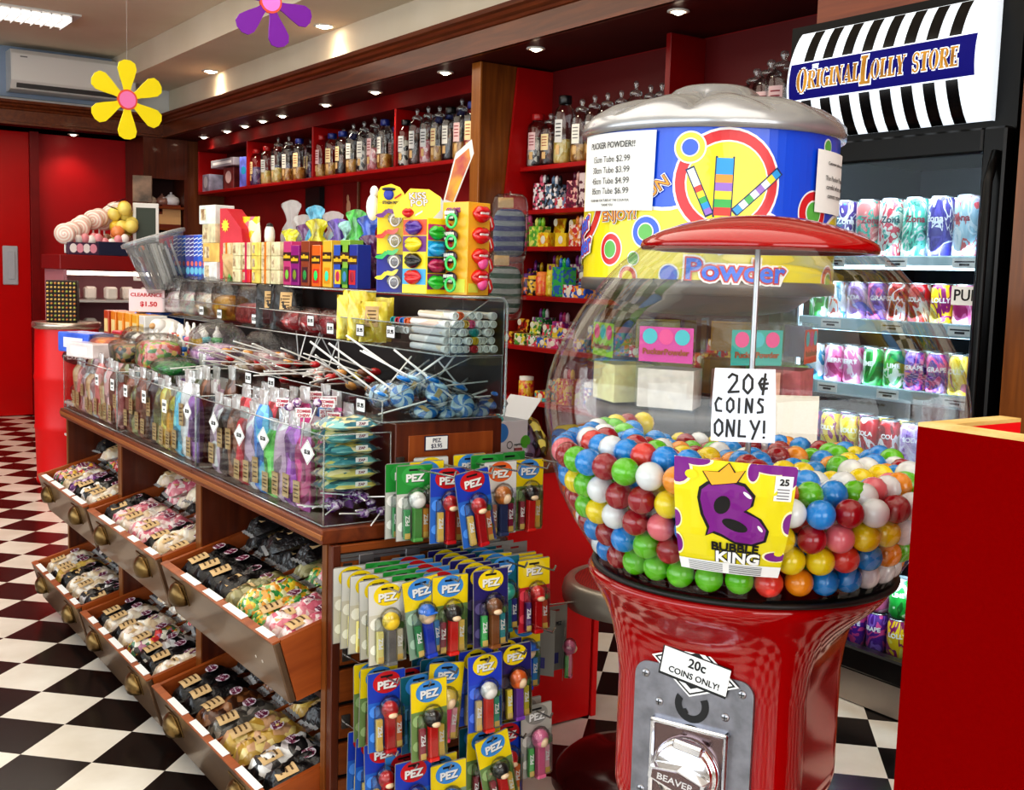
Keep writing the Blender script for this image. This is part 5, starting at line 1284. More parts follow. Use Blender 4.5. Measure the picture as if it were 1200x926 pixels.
# ======================= TOP SHELF DISPLAYS =======================
TZ = TOPZ+.004
def glossy(n, c): return P('glossy '+n, c, .18, coat=.9)
YCARD = P('display yellow', (248,222,20), .4, coat=.3); OCARD = noisy('display orange', (240,170,40), (246,200,60), 3, .4, .3)
def lips(mb, mi, w=.04, h=.032, M=None, mouth=None, tongue=None):
    q = MB().ell((0,0,0), (w/2, h/2, .013), 28, 16)
    def f(p):
        x, y, z = p.x/(w/2), p.y/(h/2), p.z
        y2 = y*(1-.38*x*x) - (.24*math.exp(-(x/.22)**2) if y > 0 else 0)*max(0, y) + (.0 if y > 0 else -.04)
        z2 = z - (.0075*math.exp(-((y-.05+.12*x*x)/.16)**2)*(1-.6*x*x) if z > 0 else 0)
        return V(x*w/2*1.06, y2*h/2, z2+.003)
    q.warp(f)
    mb.add(q.v, q.f, mi, M, True)
    if mouth is not None: mb.ell((0,.001,.009), (w*.3,h*.1,.005), 12, 6, mouth, M)
def lip_thing(color, cname, M, label, teeth=False, tongue=False):
    mb = MB(); lips(mb, 0, M=Matrix.Identity(4)); o = mb.build('lip_lollipop', glossy(cname, color), None, M, label=label, cat='lollipop', group='lip lollipops on display')
    if teeth: MB().box((0,.001,.0098), (.022,.006,.004), 0, None, .0015).build('teeth', glossy('tooth white', (244,244,240)), o)
    if tongue: MB().ell((0,-.012,.0085), (.0115,.0125,.008), 14, 8).build('tongue', glossy('tongue pink', (240,90,160)), o)
    MB().lathe([(.006,0),(.006,-.01)], 10).build('stick', WHITE, o)
    return o
ROT = Matrix.Identity(4)
NX = lambda X, Y, Z: ROT @ T(X, Y, Z) @ FACE_X
NY = lambda X, Y, Z: ROT @ T(X, Y, Z) @ FACE_Y
def turn(x, y, a): return T(x, y, 0) @ RZ(a) @ T(-x, -y, 0)
# (1) mouth lollipop box: orange, -X face and -Y face
b0 = ony(546.6, 345, 2.085); Xm, Ym, Wm, Dm, Hm = b0.x, 2.085, .070, .082, .202
ROT = turn(Xm, Ym, .24)
g = thing('mouth_display_box', 'orange cardboard display box of red mouth lollipops and vampire teeth', 'display box', turn(Xm, Ym, .24) @ T(Xm, Ym, TZ), 'top shelf display boxes')
MB().bb(0, Wm, 0, Dm, 0, Hm, 0, .001).build('box', OCARD, g)
MB().text('GROSS', .014, 0, T(-.001, .045, Hm-.018) @ FACE_X, bold=.03).build('lettering', P('display violet', (140,30,140), .4), g)
MB().box((.02,-.0006,.016), (.03,.001,.02)).box((-.0006,.03,.02), (.001,.05,.03)).build('price_patch', P('lime patch', (226,230,90), .4), g)
for k in range(4):
    z = TZ+.178-.046*k
    lip_thing((214,20,30), 'lip red', NY(Xm+.037, Ym-.002, z) @ S(1.22), 'glossy red %s lollipop on right face of orange box, %s from top' % (['lips with white teeth','mouth with pink tongue'][k > 1], ordw(k)), True, k > 1)
    t = thing('teeth_ring_pop', 'black and white vampire teeth pop with green ring, %s from top on orange box' % ordw(k), 'ring pop', NX(Xm-.002, Ym+.036, z-.012), 'vampire teeth pops')
    MB().ell((-.008,.008,.004), (.019,.014,.009), 14, 8).build('gum', glossy('pop navy', (40,20,70)), t)
    mb = MB()
    for q in range(5): mb.box((-.020+.006*q,.012,.012), (.0048,.009,.005), 0, None, .0015).box((-.019+.0055*q,.002,.013), (.0044,.007,.004), 0, None, .0015)
    mb.build('teeth', glossy('tooth white', (0,0,0)), t)
    MB().tube([(.0145*math.cos(a*PI/8)+.004, .0145*math.sin(a*PI/8)-.006, .017) for a in range(16)], .0034, 6, closed=True).build('ring', glossy('ring green', (60,214,110)), t)
for k in range(4):
    z = TZ+.16-.046*k
    lip_thing((206,20,30), 'lip red', ROT @ T(Xm+Wm+.012, Ym+.02, z) @ RY(PI/2) @ RX(PI/2) @ RZ(.4), 'glossy red mouth lollipop poking past the far side of the orange box, %s from top' % ordw(k), True)
# (2) kiss pop box with octagonal header
b1 = ony(499.5, 343, 2.14); Xk, Yk, Wk, Dk, Hk = b1.x, 2.14, .058, .082, .165
ROT = turn(Xk, Yk, .2)
g = thing('kiss_display_box', 'yellow display box of coloured lip lollipops with octagonal header', 'display box', ROT @ T(Xk, Yk, TZ), 'top shelf display boxes')
MB().bb(0, Wk, 0, Dk, 0, Hk, 0, .001).build('box', YCARD, g)
mb = MB()
sqx = [(226,90,50),(110,40,130),(244,214,40),(70,170,226)]; sqy = [(206,40,140),(40,170,220),(60,60,60),(140,30,120)]
for k in range(4): mb.box((-.0008, Dk*.5, Hk-.02-.036*k), (.001, Dk*.94, .034), k)
for k in range(4): mb.box((Wk*.5, -.0008, Hk-.03-.036*k), (Wk*.94, .001, .034), 4+k)
mb.build('color_square', [P('square %d' % i, c, .4) for i, c in enumerate(sqx+sqy)], g)
h = link('header', None, g, T(.01, Dk*.5, Hk) @ RZ(-.62) @ FACE_Y)
oc = [(-.05,0),(-.06,.012),(-.05,.03),(-.02,.064),(.025,.064),(.05,.05),(.05,.03),(.03,0)]
MB().prism([(-.052,0),(-.058,.02),(-.02,.064),(.022,.064),(.048,.048),(.048,.02),(.03,0)], -.0012, 0, 0).prism([(.022,.064),(.048,.048),(.06,.03),(.06,.01),(.05,0),(.03,0),(.048,.02)], -.0016, -.0004, 1).build('header_card', [YCARD, P('grey card back', (190,196,206), .5)], h)
m = MB(); m.text('KISS', .02, 0, T(-.004,.048,.001) @ RZ(.08), bold=.05, wide=1.05).text('POP', .02, 0, T(.0,.033,.001) @ RZ(.08), bold=.05, wide=1.05).text('KISS', .02, 1, T(-.004,.048,.0016) @ RZ(.08), bold=.015, wide=1.05).text('POP', .02, 1, T(.0,.033,.0016) @ RZ(.08), bold=.015, wide=1.05)
m.build('lettering', [P('logo maroon', (110,20,20), .4), WHITE], h)
m = MB(); lips(m, 0, .026, .022, T(-.024,.012,-.004)); m.prism([(-.008,.008),(.008,.018),(.008,.014),(-.008,.004)], .001, .0014, 1); m.build('lip_picture', [glossy('lip red', (0,0,0)), WHITE], h)
for k, (nm, c) in enumerate([('purple',(76,30,150)),('yellow',(236,214,20)),('black',(14,14,16)),('red',(210,24,20))]): lip_thing(c, 'lip '+nm if nm != 'red' else 'lip red', NX(Xk-.002, Yk+Dk*.5, TZ+Hk-.02-.036*k) @ S(1.22,1.08,1.1), 'glossy %s lips lollipop on the left face of the yellow kiss box' % nm)
for k, (nm, c) in enumerate([('green',(30,170,40)),('cyan',(30,160,214)),('crimson',(170,16,80)),('lime',(40,180,50))]): lip_thing(c, 'lip '+nm, NY(Xk+Wk*.42, Yk-.002, TZ+Hk-.03-.036*k) @ S(1.1,1.05,1.1), 'glossy %s lips lollipop on the right face of the yellow kiss box' % nm)
for k in range(4): lip_thing((190,14,24), 'lip red', ROT @ T(Xk+Wk+.004, Yk-.006, TZ+.145-.036*k) @ FACE_Y @ RY(.9) @ S(.8,1.1,1), 'dark red lips lollipop seen edge-on beside the orange box, %s from top' % ordw(k))
# (3) moustache pop stand
ROT = Matrix.Identity(4)
b2 = ony(470, 340, 2.26); Xs, Ys = b2.x-.03, 2.26
g = thing('moustache_display_box', 'narrow yellow and blue display stand of moustache pacifier pops', 'display box', T(Xs, Ys, TZ) @ RZ(-.5) @ S(.82,1,1), 'top shelf display boxes')
MB().bb(-.036,.036,0,.05,0,.085,1,.001).bb(-.036,.036,0,.05,.085,.2,0,.001).prism([(-.036,.2),(-.036,.222),(-.028,.235),(0,.242),(.024,.235),(.036,.222),(.036,.2)], -.001, 0, 0, FACE_Y).build('stand', [YCARD, P('display blue', (30,40,160), .35, coat=.3)], g)
m = MB(); m.ell((-.006,-.002,.218), (.014,.003,.012), 12, 8, 0).ell((-.006,-.003,.230), (.019,.003,.004), 12, 6, 2).prism([(.01,.212),(.028,.222),(.028,.218),(.01,.208)], .001, .0016, 1, FACE_Y).text('STASH POP', .009, 2, T(0,-.001,.2) @ FACE_Y, bold=.03)
m.build('logo', [P('badge blue', (50,70,180), .4), P('badge red', (206,40,40), .4), P('badge navy', (20,24,70), .4)], g)
MB().ell((-.05,.03,.19), (.018,.01,.03), 12, 8).ell((-.046,.03,.225), (.012,.008,.014), 10, 6).build('white_cutout', P('cut-out white', (240,240,240), .5), g)
mu = [(-1,.25),(-.8,.35),(-.45,.28),(-.1,.5),(0,.42),(.1,.5),(.45,.28),(.8,.35),(1,.25),(.8,0),(.45,-.15),(.1,.05),(0,.12),(-.1,.05),(-.45,-.15),(-.8,0)]
for k, (nm, c) in enumerate([('purple',(110,30,140)),('red',(226,60,40)),('green',(40,190,90)),('yellow',(244,220,40))]):
    M = g.matrix_basis @ T(.0,-.004,.172-.046*k) @ FACE_Y
    t = thing('moustache_pop', '%s plastic moustache pop with clear pacifier on the yellow and blue stand' % nm, 'pacifier pop', M, 'moustache pops')
    MB().prism([(x*.034-.006, y*.024+.004) for x, y in mu], .004, .010, 0, RZ(.3)).build('moustache', glossy('tache '+nm, c), t)
    MB().ell((.012,-.008,.006), (.02,.014,.010), 14, 8).build('pacifier', film('pacifier clear', (240,240,240), .25, .1, 0, .22), t)
    MB().tube([(.012+.012*math.cos(a*PI/8), -.012+.012*math.sin(a*PI/8), .016) for a in range(16)], .0022, 5, closed=True).build('ring', glossy('pacifier ring', (226,226,230)), t)
# tilted header card behind and striped scarves further right
q = ony(539, 205, 2.35)
pc = MB().prism([(-.014,-.05),(-.02,.03),(0,.06),(.012,.04),(.006,-.05)], -.002, .002, 0).prism([(-.012,-.045),(-.017,.02),(0,.045),(.009,.03),(.003,-.045)], .002, .0026, 1)
mx = bpy.data.objects['mouth_display_box']; pc.build('header_card', [WHITE, noisy('sunset card', (190,40,90), (244,190,60), 20, .4)], mx, mx.matrix_basis.inverted() @ T(q.x, q.y, q.z) @ RZ(-.4) @ FACE_Y @ RZ(-.3) @ S(1.3,1.5,1))
def striped(name, c1, c2, sc, axis='Z'):
    m, nt, b = newmat(name); tc = nd(nt, 'ShaderNodeTexCoord'); w = nd(nt, 'ShaderNodeTexWave', wave_type='BANDS', bands_direction=axis); w.inputs['Scale'].default_value = sc; w.inputs['Distortion'].default_value = 1.2; w.inputs['Detail'].default_value = 0
    nt.links.new(tc.outputs['Object'], w.inputs['Vector']); nt.links.new(ramp(nt, w.outputs['Fac'], [c1, c2], True), b.inputs['Base Color']); b.inputs['Roughness'].default_value = .8; return m
for k, (px, py, Y, c1, c2, nm) in enumerate([(597,268,4.3,(30,40,110),(120,130,140),'navy and grey'),(592,335,4.3,(20,70,50),(150,156,152),'green and grey')]):
    q = ony(px, py, Y)
    t = thing('scarf_bag', '%s striped scarf hanging in a clear bag beside the timber pillar' % nm, 'scarf', T(q.x, q.y, q.z) @ RZ(-.6), 'striped scarves')
    MB().ell((0,0,-.02), (.075,.03,.11), 14, 10, e=.5).build('scarf', striped('scarf '+nm, c1, c2, 7), t); MB().ell((0,-.005,0), (.085,.036,.16), 12, 8, e=.4).build('bag_film', WRAP, t)
    MB().box((-.02,-.036,.115), (.07,.002,.045)).build('tag', KRAFT, t)
    MB().cyl((0,0,.15), (0,.05,.17), .003, n=6).build('hanger', STEEL, t)
# rows of boxed sweets: small gift cubes, minis, tall bags
cub = [('green panda',(60,150,60)),('cream',(214,196,160)),('orange',(230,130,30)),('floral',(200,186,150)),('gold',(220,180,70)),('red',(206,40,44)),('magenta',(206,30,90))]
def cube_pack(label, p, s, c, group, deco=None, rz=0):
    t = thing('gift_box', label, 'gift box', T(*p) @ RZ(rz), group)
    MB().bb(-s[0]/2, s[0]/2, -s[1]/2, s[1]/2, 0, s[2], 0, .0015).build('box', noisy('gift '+str(c), c, tuple(min(255, int(k*1.18+14)) for k in c), 26, .4, .3, rnd=True), t)
    if deco: MB().bb(-s[0]/2-.0008, s[0]/2+.0008, -s[1]*.12, s[1]*.12, 0, s[2]+.0008).build('ribbon', P('ribbon '+str(deco), deco, .35), t)
    MB().box((-s[0]/2-.0005, s[1]*.24, s[2]*.5), (.001, s[1]*.3, s[2]*.6)).box((0,-s[1]/2-.0005,s[2]*.5), (s[0]*.5,.001,s[2]*.6)).build('label', noisy('gift print', (150,110,70), (240,226,190), 60, .5, rnd=True), t)
    return t
rk = random.Random(21)
cols3 = [((206,190,150),(226,130,30)),((214,200,160),None),((206,190,150),(206,30,90)),((220,190,90),None),((200,186,150),None)]
for c in range(6):
    for r_ in range(3):
        q = onx(274+c*11.5, 318, 1.335); base, deco = cols3[(c+ (1 if c > 3 else 0)) % 5]
        if r_ == 0 and c == 0: base = (70,150,60)
        if r_ == 0 and c == 2: base = (206,44,50)
        cube_pack('small printed gift cube on the top shelf, column %s from left, %s layer' % (ordw(c), ['bottom','middle','top'][r_]), (1.335, q.y, TZ+.0415*r_), (.05,.062,.0405), base, 'small gift cubes', deco)
for r_ in range(4):
    q = onx(254+2.2*(3-r_) if r_ else 258, 300, 1.345)
    t = cube_pack('pale gold gift box in the four-high stack on the top shelf, %s from bottom' % ordw(r_), (1.345, q.y, TZ+.0625*r_), (.07,.12,.062), [(226,224,214),(214,170,90),(206,196,160),(222,232,224)][r_], 'pale gift stack', None, .1*(r_ % 2))
q = onx(276, 300, 1.34)
t = thing('red_candy_carton', 'red wedge-shaped candy carton with yellow starburst on the top shelf', 'candy box', T(1.36, q.y, TZ) @ RZ(.25))
RC = noisy('red carton', (206,30,50), (220,50,70), 8, .4, .4); m = MB(); m.prism([(-.075,0),(.075,0),(.04,.17),(-.04,.235),(-.075,.235)], -.03, .03, 0, FACE_X); m.build('carton', RC, t)
m = MB()
for cx, cz, s_ in ((.03,.075,.032),(-.045,.18,.022)):
    m.prism([((s_ if k % 2 else s_*.62)*math.cos(k*PI/10)+cx, (s_ if k % 2 else s_*.62)*math.sin(k*PI/10)+cz) for k in range(20)], .0305, .0312, 0, FACE_X)
m.build('starburst', P('starburst yellow', (250,226,60), .4), t)
q = onx(292, 275, 1.36); pack('candy_pack', 'yellow and pink candy pack standing behind the red wedge carton', 'candy pack', (1.38, q.y+.03, TZ), (.08,.03,.21), candy('pink yellow pack', [(240,210,40),(226,120,140),(240,230,200)], 30), -1.2)
q = onx(272, 318, 1.32); pack('candy_pack', 'kraft paper pack leaning against the red wedge carton', 'candy pack', (1.33, q.y, TZ), (.09,.03,.09), KRAFT, -1.3, .2)
# tubes of tiny sweets in printed boxes with the word on them
mil = [('pink',(206,70,130),(140,20,80)),('purple',(150,30,130),(90,20,90)),('brown',(150,70,40),(70,30,40)),('orange',(236,110,30),(206,40,30)),('yellow',(240,190,60),(226,150,20)),('blue',(40,90,190),(244,200,40)),('green',(140,190,70),(40,120,60)),('navy',(30,60,160),(206,40,50))]
for k, (nm, c, c2) in enumerate(mil):
    px = [344,353,365,378,391,404,412,421][k]; q = onx(px, 320, 1.335)
    t = thing('sweet_carton', '%s millions sweet carton standing on the top shelf' % nm, 'candy box', T(1.335, q.y, TZ), 'small sweet cartons in a row')
    h_ = .125-.012*(k % 2)
    MB().bb(-.02,.02,-.027,.027,0,h_,0,.001).build('carton', P('carton '+nm, c, .35, coat=.4), t)
    MB().bb(-.0208,-.02,-.0265,.0265,h_*.55,h_*.75,0).text('millions', .0155, 1, NX(-.0212,0,h_*.65), bold=.03).build('label', [P('label dark', (60,30,20), .4), P('label gold', (250,206,50), .4)], t)
    m = MB(); m.bb(-.0208,-.02,-.018,.018,.01,h_*.42,2).ell((-.021,0,.03), (.001,.012,.014), 12, 6, 3)
    m.build('picture_panel', [P('label dark', (60,30,20), .4), P('label gold', (250,206,50), .4), P('panel '+nm, c2, .4), P('mascot patch '+nm, (c[2],c[0],c[1]), .4)], t)
tall = [('yellow',(240,214,20)),('purple',(80,26,80)),('yellow',(246,220,30)),('clear blue',(90,180,220)),('violet',(90,60,160)),('pale teal',(150,210,206)),('green',(70,180,70)),('blue',(40,80,190)),('purple',(140,40,150)),('pink',(226,150,190))]
for k, (nm, c) in enumerate(tall):
    px, top = [(337,268),(353,262),(369,256),(362,240),(394,256),(403,258),(413,245),(425,252),(432,275),(428,285)][k]; q = onx(px, 300, 1.375); zt = onx(px, top, 1.375).z
    pack('sweet_bag', 'tall shiny %s sweet bag standing behind the small cartons, %s from the left' % (nm, ordw(k)), 'sweet bag', (1.385+.01*(k%2), q.y, TZ), (.065,.03,max(.12, zt-TZ)), noisy('tall '+nm, tuple(int(x*.6) for x in c), tuple(min(255,int(x*1.1+20)) for x in c), 26, .22, .9, (1,1,.5), bs=.9, bd=.008, rnd=True, dist=1.2), -1.0+.2*(k%3), .06*(k%3), 'tall bags on the top shelf', None, True)
for k, (px, top) in enumerate([(336,234),(350,251),(384,247)]):
    q = onx(px, 300, 1.41); zt = onx(px, top, 1.41).z
    o = pack('cellophane_bag', 'clear cellophane bag rising behind the tall sweet bags, %s from the left' % ordw(k), 'sweet bag', (1.425, q.y, TZ), (.08,.03,zt-TZ), HAZY, -1.1, 0, 'clear tall bags', None, True)
    MB().ell((0,-.002,(zt-TZ)*.45), (.02,.01,.06), 10, 8).build('contents', P('aqua sweet', (110,200,230), .3, coat=.5), o)
q = onx(316, 280, 1.34); t = thing('penguin_bottle', 'small white bottle with dark cap standing on the gift cubes', 'bottle', T(1.34, q.y, TZ+.125)); MB().lathe([(0,0),(.014,.0),(.016,.015),(.015,.035),(.011,.046)], 14).build('bottle', P('bottle white', (232,230,226), .3), t); MB().lathe([(.011,.046),(.009,.054),(0,.058)], 12).build('cap', P('bottle dark', (40,34,34), .4), t)
# blue and violet toothbrush-style packs
for k in range(8):
    q = onx(208+4.8*k, 300, 1.34); c = [(70,60,150),(40,80,200),(50,110,220),(90,90,170)][k % 4]
    t = thing('candy_stick_pack', 'blue and white candy stick pack beside the gift boxes, %s from the left' % ordw(k), 'candy pack', T(1.345, q.y, TZ) @ RZ(.2), 'blue stick packs')
    MB().bb(-.012,.012,-.019,.019,0,.155,0,.002).build('pack', P('stick pack %s' % (k%4), c, .3, coat=.6), t); m = MB()
    for j in range(5): m.prism([(-.016,.08+j*.014),(.016,.088+j*.014),(.016,.092+j*.014),(-.016,.084+j*.014)], .0125, .0130, 0, FACE_X)
    m.disc((0,.03), .013, 1, FACE_X, z=.0128).disc((0,.055), .009, 2, FACE_X, z=.0128); m.build('print', [P('stick white', (226,232,244), .4), P('stick aqua', (120,200,226), .4), P('stick coral', (236,120,110), .4)], t)
# big tilted clear tub of grey sticks on the far part of the top shelf
q = onx(200, 318, 1.3)
t = thing('sweet_tub', 'large tilted clear plastic tub of grey wrapped sticks on the far end of the shelf', 'tub', T(1.30, q.y, 1.17) @ RZ(-.3) @ RX(.0) @ RY(-.32) @ S(.9))
MB().lathe([(0,0),(.085,.0),(.092,.01),(.115,.19),(.12,.2)], 32).build('tub', film('tub plastic', (236,238,240), .2, .06, 0, .12), t)
MB().lathe([(.118,.196),(.128,.198),(.129,.212),(.118,.216),(.0,.217)], 32).build('lid', film('tub lid plastic', (240,242,244), .3, .08, 0, .22), t)
m = MB(); 
for k in range(26):
    a = rk.uniform(0, 2*PI); r0 = .07*rk.random()**.5; m.box((r0*math.cos(a), r0*math.sin(a), .09+rk.uniform(-.02,.02)), (.008,.02,.16), k % 2, RZ(rk.uniform(-.2,.2)))
m.build('wrapped_sticks', [P('stick wrap grey', (120,112,100), .4), P('stick wrap pale', (206,200,190), .4)], t)
MB().box((-.104,0,.14), (.002,.07,.05)).build('label', P('tub label', (206,204,210), .5), t)
# ======================= JARS ON THE WALL CABINET =======================
JC = [('boiled', [(206,60,60),(230,180,90),(240,220,200),(150,40,40)]), ('humbug', [(230,224,214),(40,34,34),(200,190,180)]), ('toffee', [(206,150,70),(170,110,40),(226,180,110)]), ('rose', [(214,120,130),(240,200,200),(190,80,90)]), ('dark', [(60,40,44),(110,70,60),(36,26,30)]), ('lemon', [(236,206,110),(244,226,160),(214,180,80)]), ('violet', [(120,90,150),(190,170,200),(90,60,110)])]
JM = [(candy('jar '+n, c, 45, .35, .6)) for n, c in JC]
def jar_set(r_, h):
    b = MB().lathe([(0,.002),(r_*.9,.002),(r_,.01),(r_,h*.74),(r_*.9,h*.82),(r_*.52,h*.88),(r_*.5,h*.92)], 20).mesh('sweet_jar', film('jar glass', (244,246,246), .14, .04))
    c = [MB().lathe([(0,.004),(r_*.88,.004),(r_*.94,.012),(r_*.94,h*k),(r_*.5,h*(k+.03)),(0,h*(k+.035))], 16).mesh('contents', m) for m, k in zip(JM, (.4,.55,.3,.45,.6,.35,.5))]
    return b, c
jb, jc = jar_set(.06, .22)
lids = {n: MB().lathe([(.033,.198),(.037,.2),(.037,.222),(.034,.226),(0,.227)], 18).mesh('lid', P('jar lid '+n, c, .35, coat=.3)) for n, c in (('blue',(20,40,120)),('black',(14,14,18)),('red',(170,20,24)))}
glid = MB().lathe([(.035,.198),(.038,.204),(.03,.212),(.01,.216),(.008,.222),(.015,.232),(.012,.242),(0,.246)], 16).mesh('lid', film('lid glass', (240,242,242), .3, .04, 0, .06))
def labm(nm, cb, dark, w=.044, h=.075):
    m = MB(); n = 6
    for i in range(n):
        a0, a1 = -.42+.84*i/n, -.42+.84*(i+1)/n; R0 = .0605; f = lambda a, z: (-R0*math.cos(a), -R0*math.sin(a)*1.0, z)
        m.add([f(a0,.07),f(a1,.07),f(a1,.07+h),f(a0,.07+h)], [(0,1,2,3)], 0)
        if 0 < i < n-1:
            for k in range(4): m.add([tuple(c*1.01 if j < 2 else c for j, c in enumerate(f(a,z))) for a, z in ((a0,.09+.013*k),(a1,.09+.013*k),(a1,.094+.013*k),(a0,.094+.013*k))], [(0,1,2,3)], 1)
    for i in range(2,5):
        a0, a1 = -.42+.84*i/n-.08, -.42+.84*(i+1)/n-.08
        m.add([(-.061*math.cos(a),-.061*math.sin(a),z) for a, z in ((a0,.03),(a1,.03),(a1,.062),(a0,.062))], [(0,1,2,3)], 2)
    return m.mesh('label', [P('jar label '+nm, cb, .5), P('jar print '+nm, dark, .5), KRAFT])
LABS = [labm('white', (232,230,222), (110,106,110)), labm('cream', (226,206,160), (150,60,50)), labm('pink', (226,190,190), (140,30,50)), labm('grey', (206,206,206), (40,40,50))]
nj = 0
def jar(p, sc, lab, rj, lid=None, lb=None, c=None, group='sweet jars on the wall cabinet', rz=0):
    o = link('sweet_jar', jb, None, T(*p) @ RZ(rz) @ S(*sc), lab, 'jar', group)
    link('contents', jc[c if c is not None else rj.randrange(7)], o); link('lid', lids[lid] if lid in lids else glid, o); link('label', LABS[lb if lb is not None else rj.randrange(4)], o); return o
rj = random.Random(17)
comp = [('first', 300, 350, 5), ('second', 376, 450, 7), ('third', 474, 552, 7)]
for cn, x0, x1, n in comp:
    for row in range(2):
        for k in range(n):
            y = onx(x1-(x1-x0)*k/(n-1), 190, SX+.06).y+row*.05
            if row and k == n-1: continue
            jar((SX+.065+row*.105, y, 1.862), (.82,.82,1.18+.16*rj.random()), 'sweet jar, %s from near side, %s row of %s wall cabinet bay' % (ordw(k), ['front','back'][row], cn), rj, ['glass','glass','blue','black','red','glass'][rj.randrange(6)], rz=rj.uniform(-.2,.2)+.3)
# first small bay: teapots, boxes and a blue heart box
y = onx(252, 212, SX+.08).y
for k, (px, c, nm, s_) in enumerate([(248,(120,120,140),'grey', (.12,.16,.14)),(273,(96,40,40),'dark red', (.1,.16,.17)),(290,(90,100,190),'blue heart patterned', (.1,.1,.23))]):
    q = onx(px, 208, SX+.08); t = thing('gift_carton', '%s gift carton in the last wall cabinet bay by the far corner' % nm, 'gift box', T(SX+.09, q.y, 1.862) @ RZ(.15*k), 'cartons in the far bay')
    MB().bb(-s_[0]/2, s_[0]/2, -s_[1]/2, s_[1]/2, 0, s_[2], 0, .003).build('carton', noisy('far carton '+nm, c, tuple(min(255,int(v*1.4)) for v in c), 14, .4, .3), t)
    m = MB(); m.disc((0,s_[2]*.55), s_[1]*.3, 0, T(-s_[0]/2-.001,0,0) @ FACE_X, n=16); m.build('print', P('carton print '+nm, [(200,200,210),(220,190,190),(40,160,210)][k], .4), t)
t = thing('gift_carton', 'flat grey gift carton resting on the cartons in the far bay', 'gift box', T(SX+.09, onx(270,200,SX+.08).y, 1.862+.175)); MB().bb(-.08,.08,-.25,.25,0,.06,0,.003).build('carton', P('grey lid carton', (150,146,160), .4), t); MB().bb(-.081,-.08,-.2,.2,.02,.04).build('print', P('carton strip', (226,226,232), .4), t)
# corner cabinet contents: teapots and small candle boxes
def teapot(p, c, nm, s_):
    t = thing('teapot', '%s china teapot on the corner cabinet shelf' % nm, 'teapot', T(*p) @ RZ(.5) @ S(s_), 'teapots'); m = P('china '+nm, c, .2, coat=.6)
    MB().lathe([(0,0),(.05,0),(.085,.03),(.1,.07),(.085,.11),(.045,.13)], 20).build('pot', m, t); MB().lathe([(.05,.128),(.035,.145),(.012,.152),(.016,.17),(0,.178)], 16).build('lid', m, t)
    MB().tube([(.085,0,.06),(.12,0,.075),(.145,0,.115)], [.02,.014,.009], 8).build('spout', m, t); MB().tube([(-.08,0,.1),(-.125,0,.1),(-.135,0,.065),(-.09,0,.035)], .009, 8).build('handle', m, t)
qx = (CCX0+CCX1)/2; w_ = CCX1-CCX0
for k, (f, c, nm) in enumerate([(.17,(206,196,180),'cream'),(.52,(150,110,100),'brown'),(.78,(226,224,232),'white')]): teapot((CCX0+w_*f, CCY+.14, CCZ[0]+.001), c, nm, .72 if k == 2 else .62)
for k in range(11):
    t = thing('candle_box', 'small brown and gold box on the corner cabinet shelf, %s from the left' % ordw(k), 'box', T(CCX0+w_*(.06+.085*k), CCY+.08, CCZ[1]+.001), 'small brown boxes'); h_ = .13 if k < 5 else .19
    MB().bb(-.014,.014,-.03,.03,0,h_,0,.001).build('carton', P('brown carton', (120,50,30), .4), t); MB().bb(-.013,.013,-.031,-.03,.03,h_-.02).build('label', P('gold label', (222,180,130), .4), t)
for k in range(2):
    t = thing('red_carton', 'plain red carton on the lowest visible corner cabinet shelf, %s one' % ['left','right'][k], 'box', T(CCX0+w_*(.3+.45*k), CCY+.1, CCZ[2]+.001), 'red cartons'); MB().bb(-.07,.07,-.05,.05,0,.1,0,.002).build('carton', RED_GLOSS, t); MB().bb(-.071,.071,-.051,.051,.085,.102,0,.002).build('lid', RED_GLOSS, t)
# ======================= RIGHT RED SHELVES =======================
q = lambda px, py, X: onx(px, py, X)
jp = [(630,1.0,'red',2),(645,.9,'glass',1),(661,1.25,'black',3),(681,1.05,'glass',0)]
for k, (px, s_, ld, lb) in enumerate(jp): jar((3.32, q(px,165,3.32).y, RZS[0]+.002), (.88,.88,s_*1.15), 'large sweet jar on the top red shelf beside the pillar, %s from the left' % ordw(k), rj, ld, lb, [1,4,5,2][k], 'jars on the top red shelf', .3)
for k, px in enumerate([697,712,728,745,762,775]): jar((3.33, q(px,120,3.33).y, RZS[0]+.002), (.78,.78,1.25+.12*(k == 3)), 'glass-lidded sweet jar behind the silver drum lid, %s from the left' % ordw(k), rj, 'glass', None, [2,5,3,5,2,1][k], 'jars on the top red shelf', .3)
for k, px in enumerate([886,902,917]): jar((3.33, q(px,115,3.33).y, RZS[0]+.002), (1.15,1.15,1.2+.1*k), 'tall glass sweet jar between the drum lid and the sign, %s from the left' % ordw(k), rj, 'glass', 2, 3, 'jars on the top red shelf', .3)
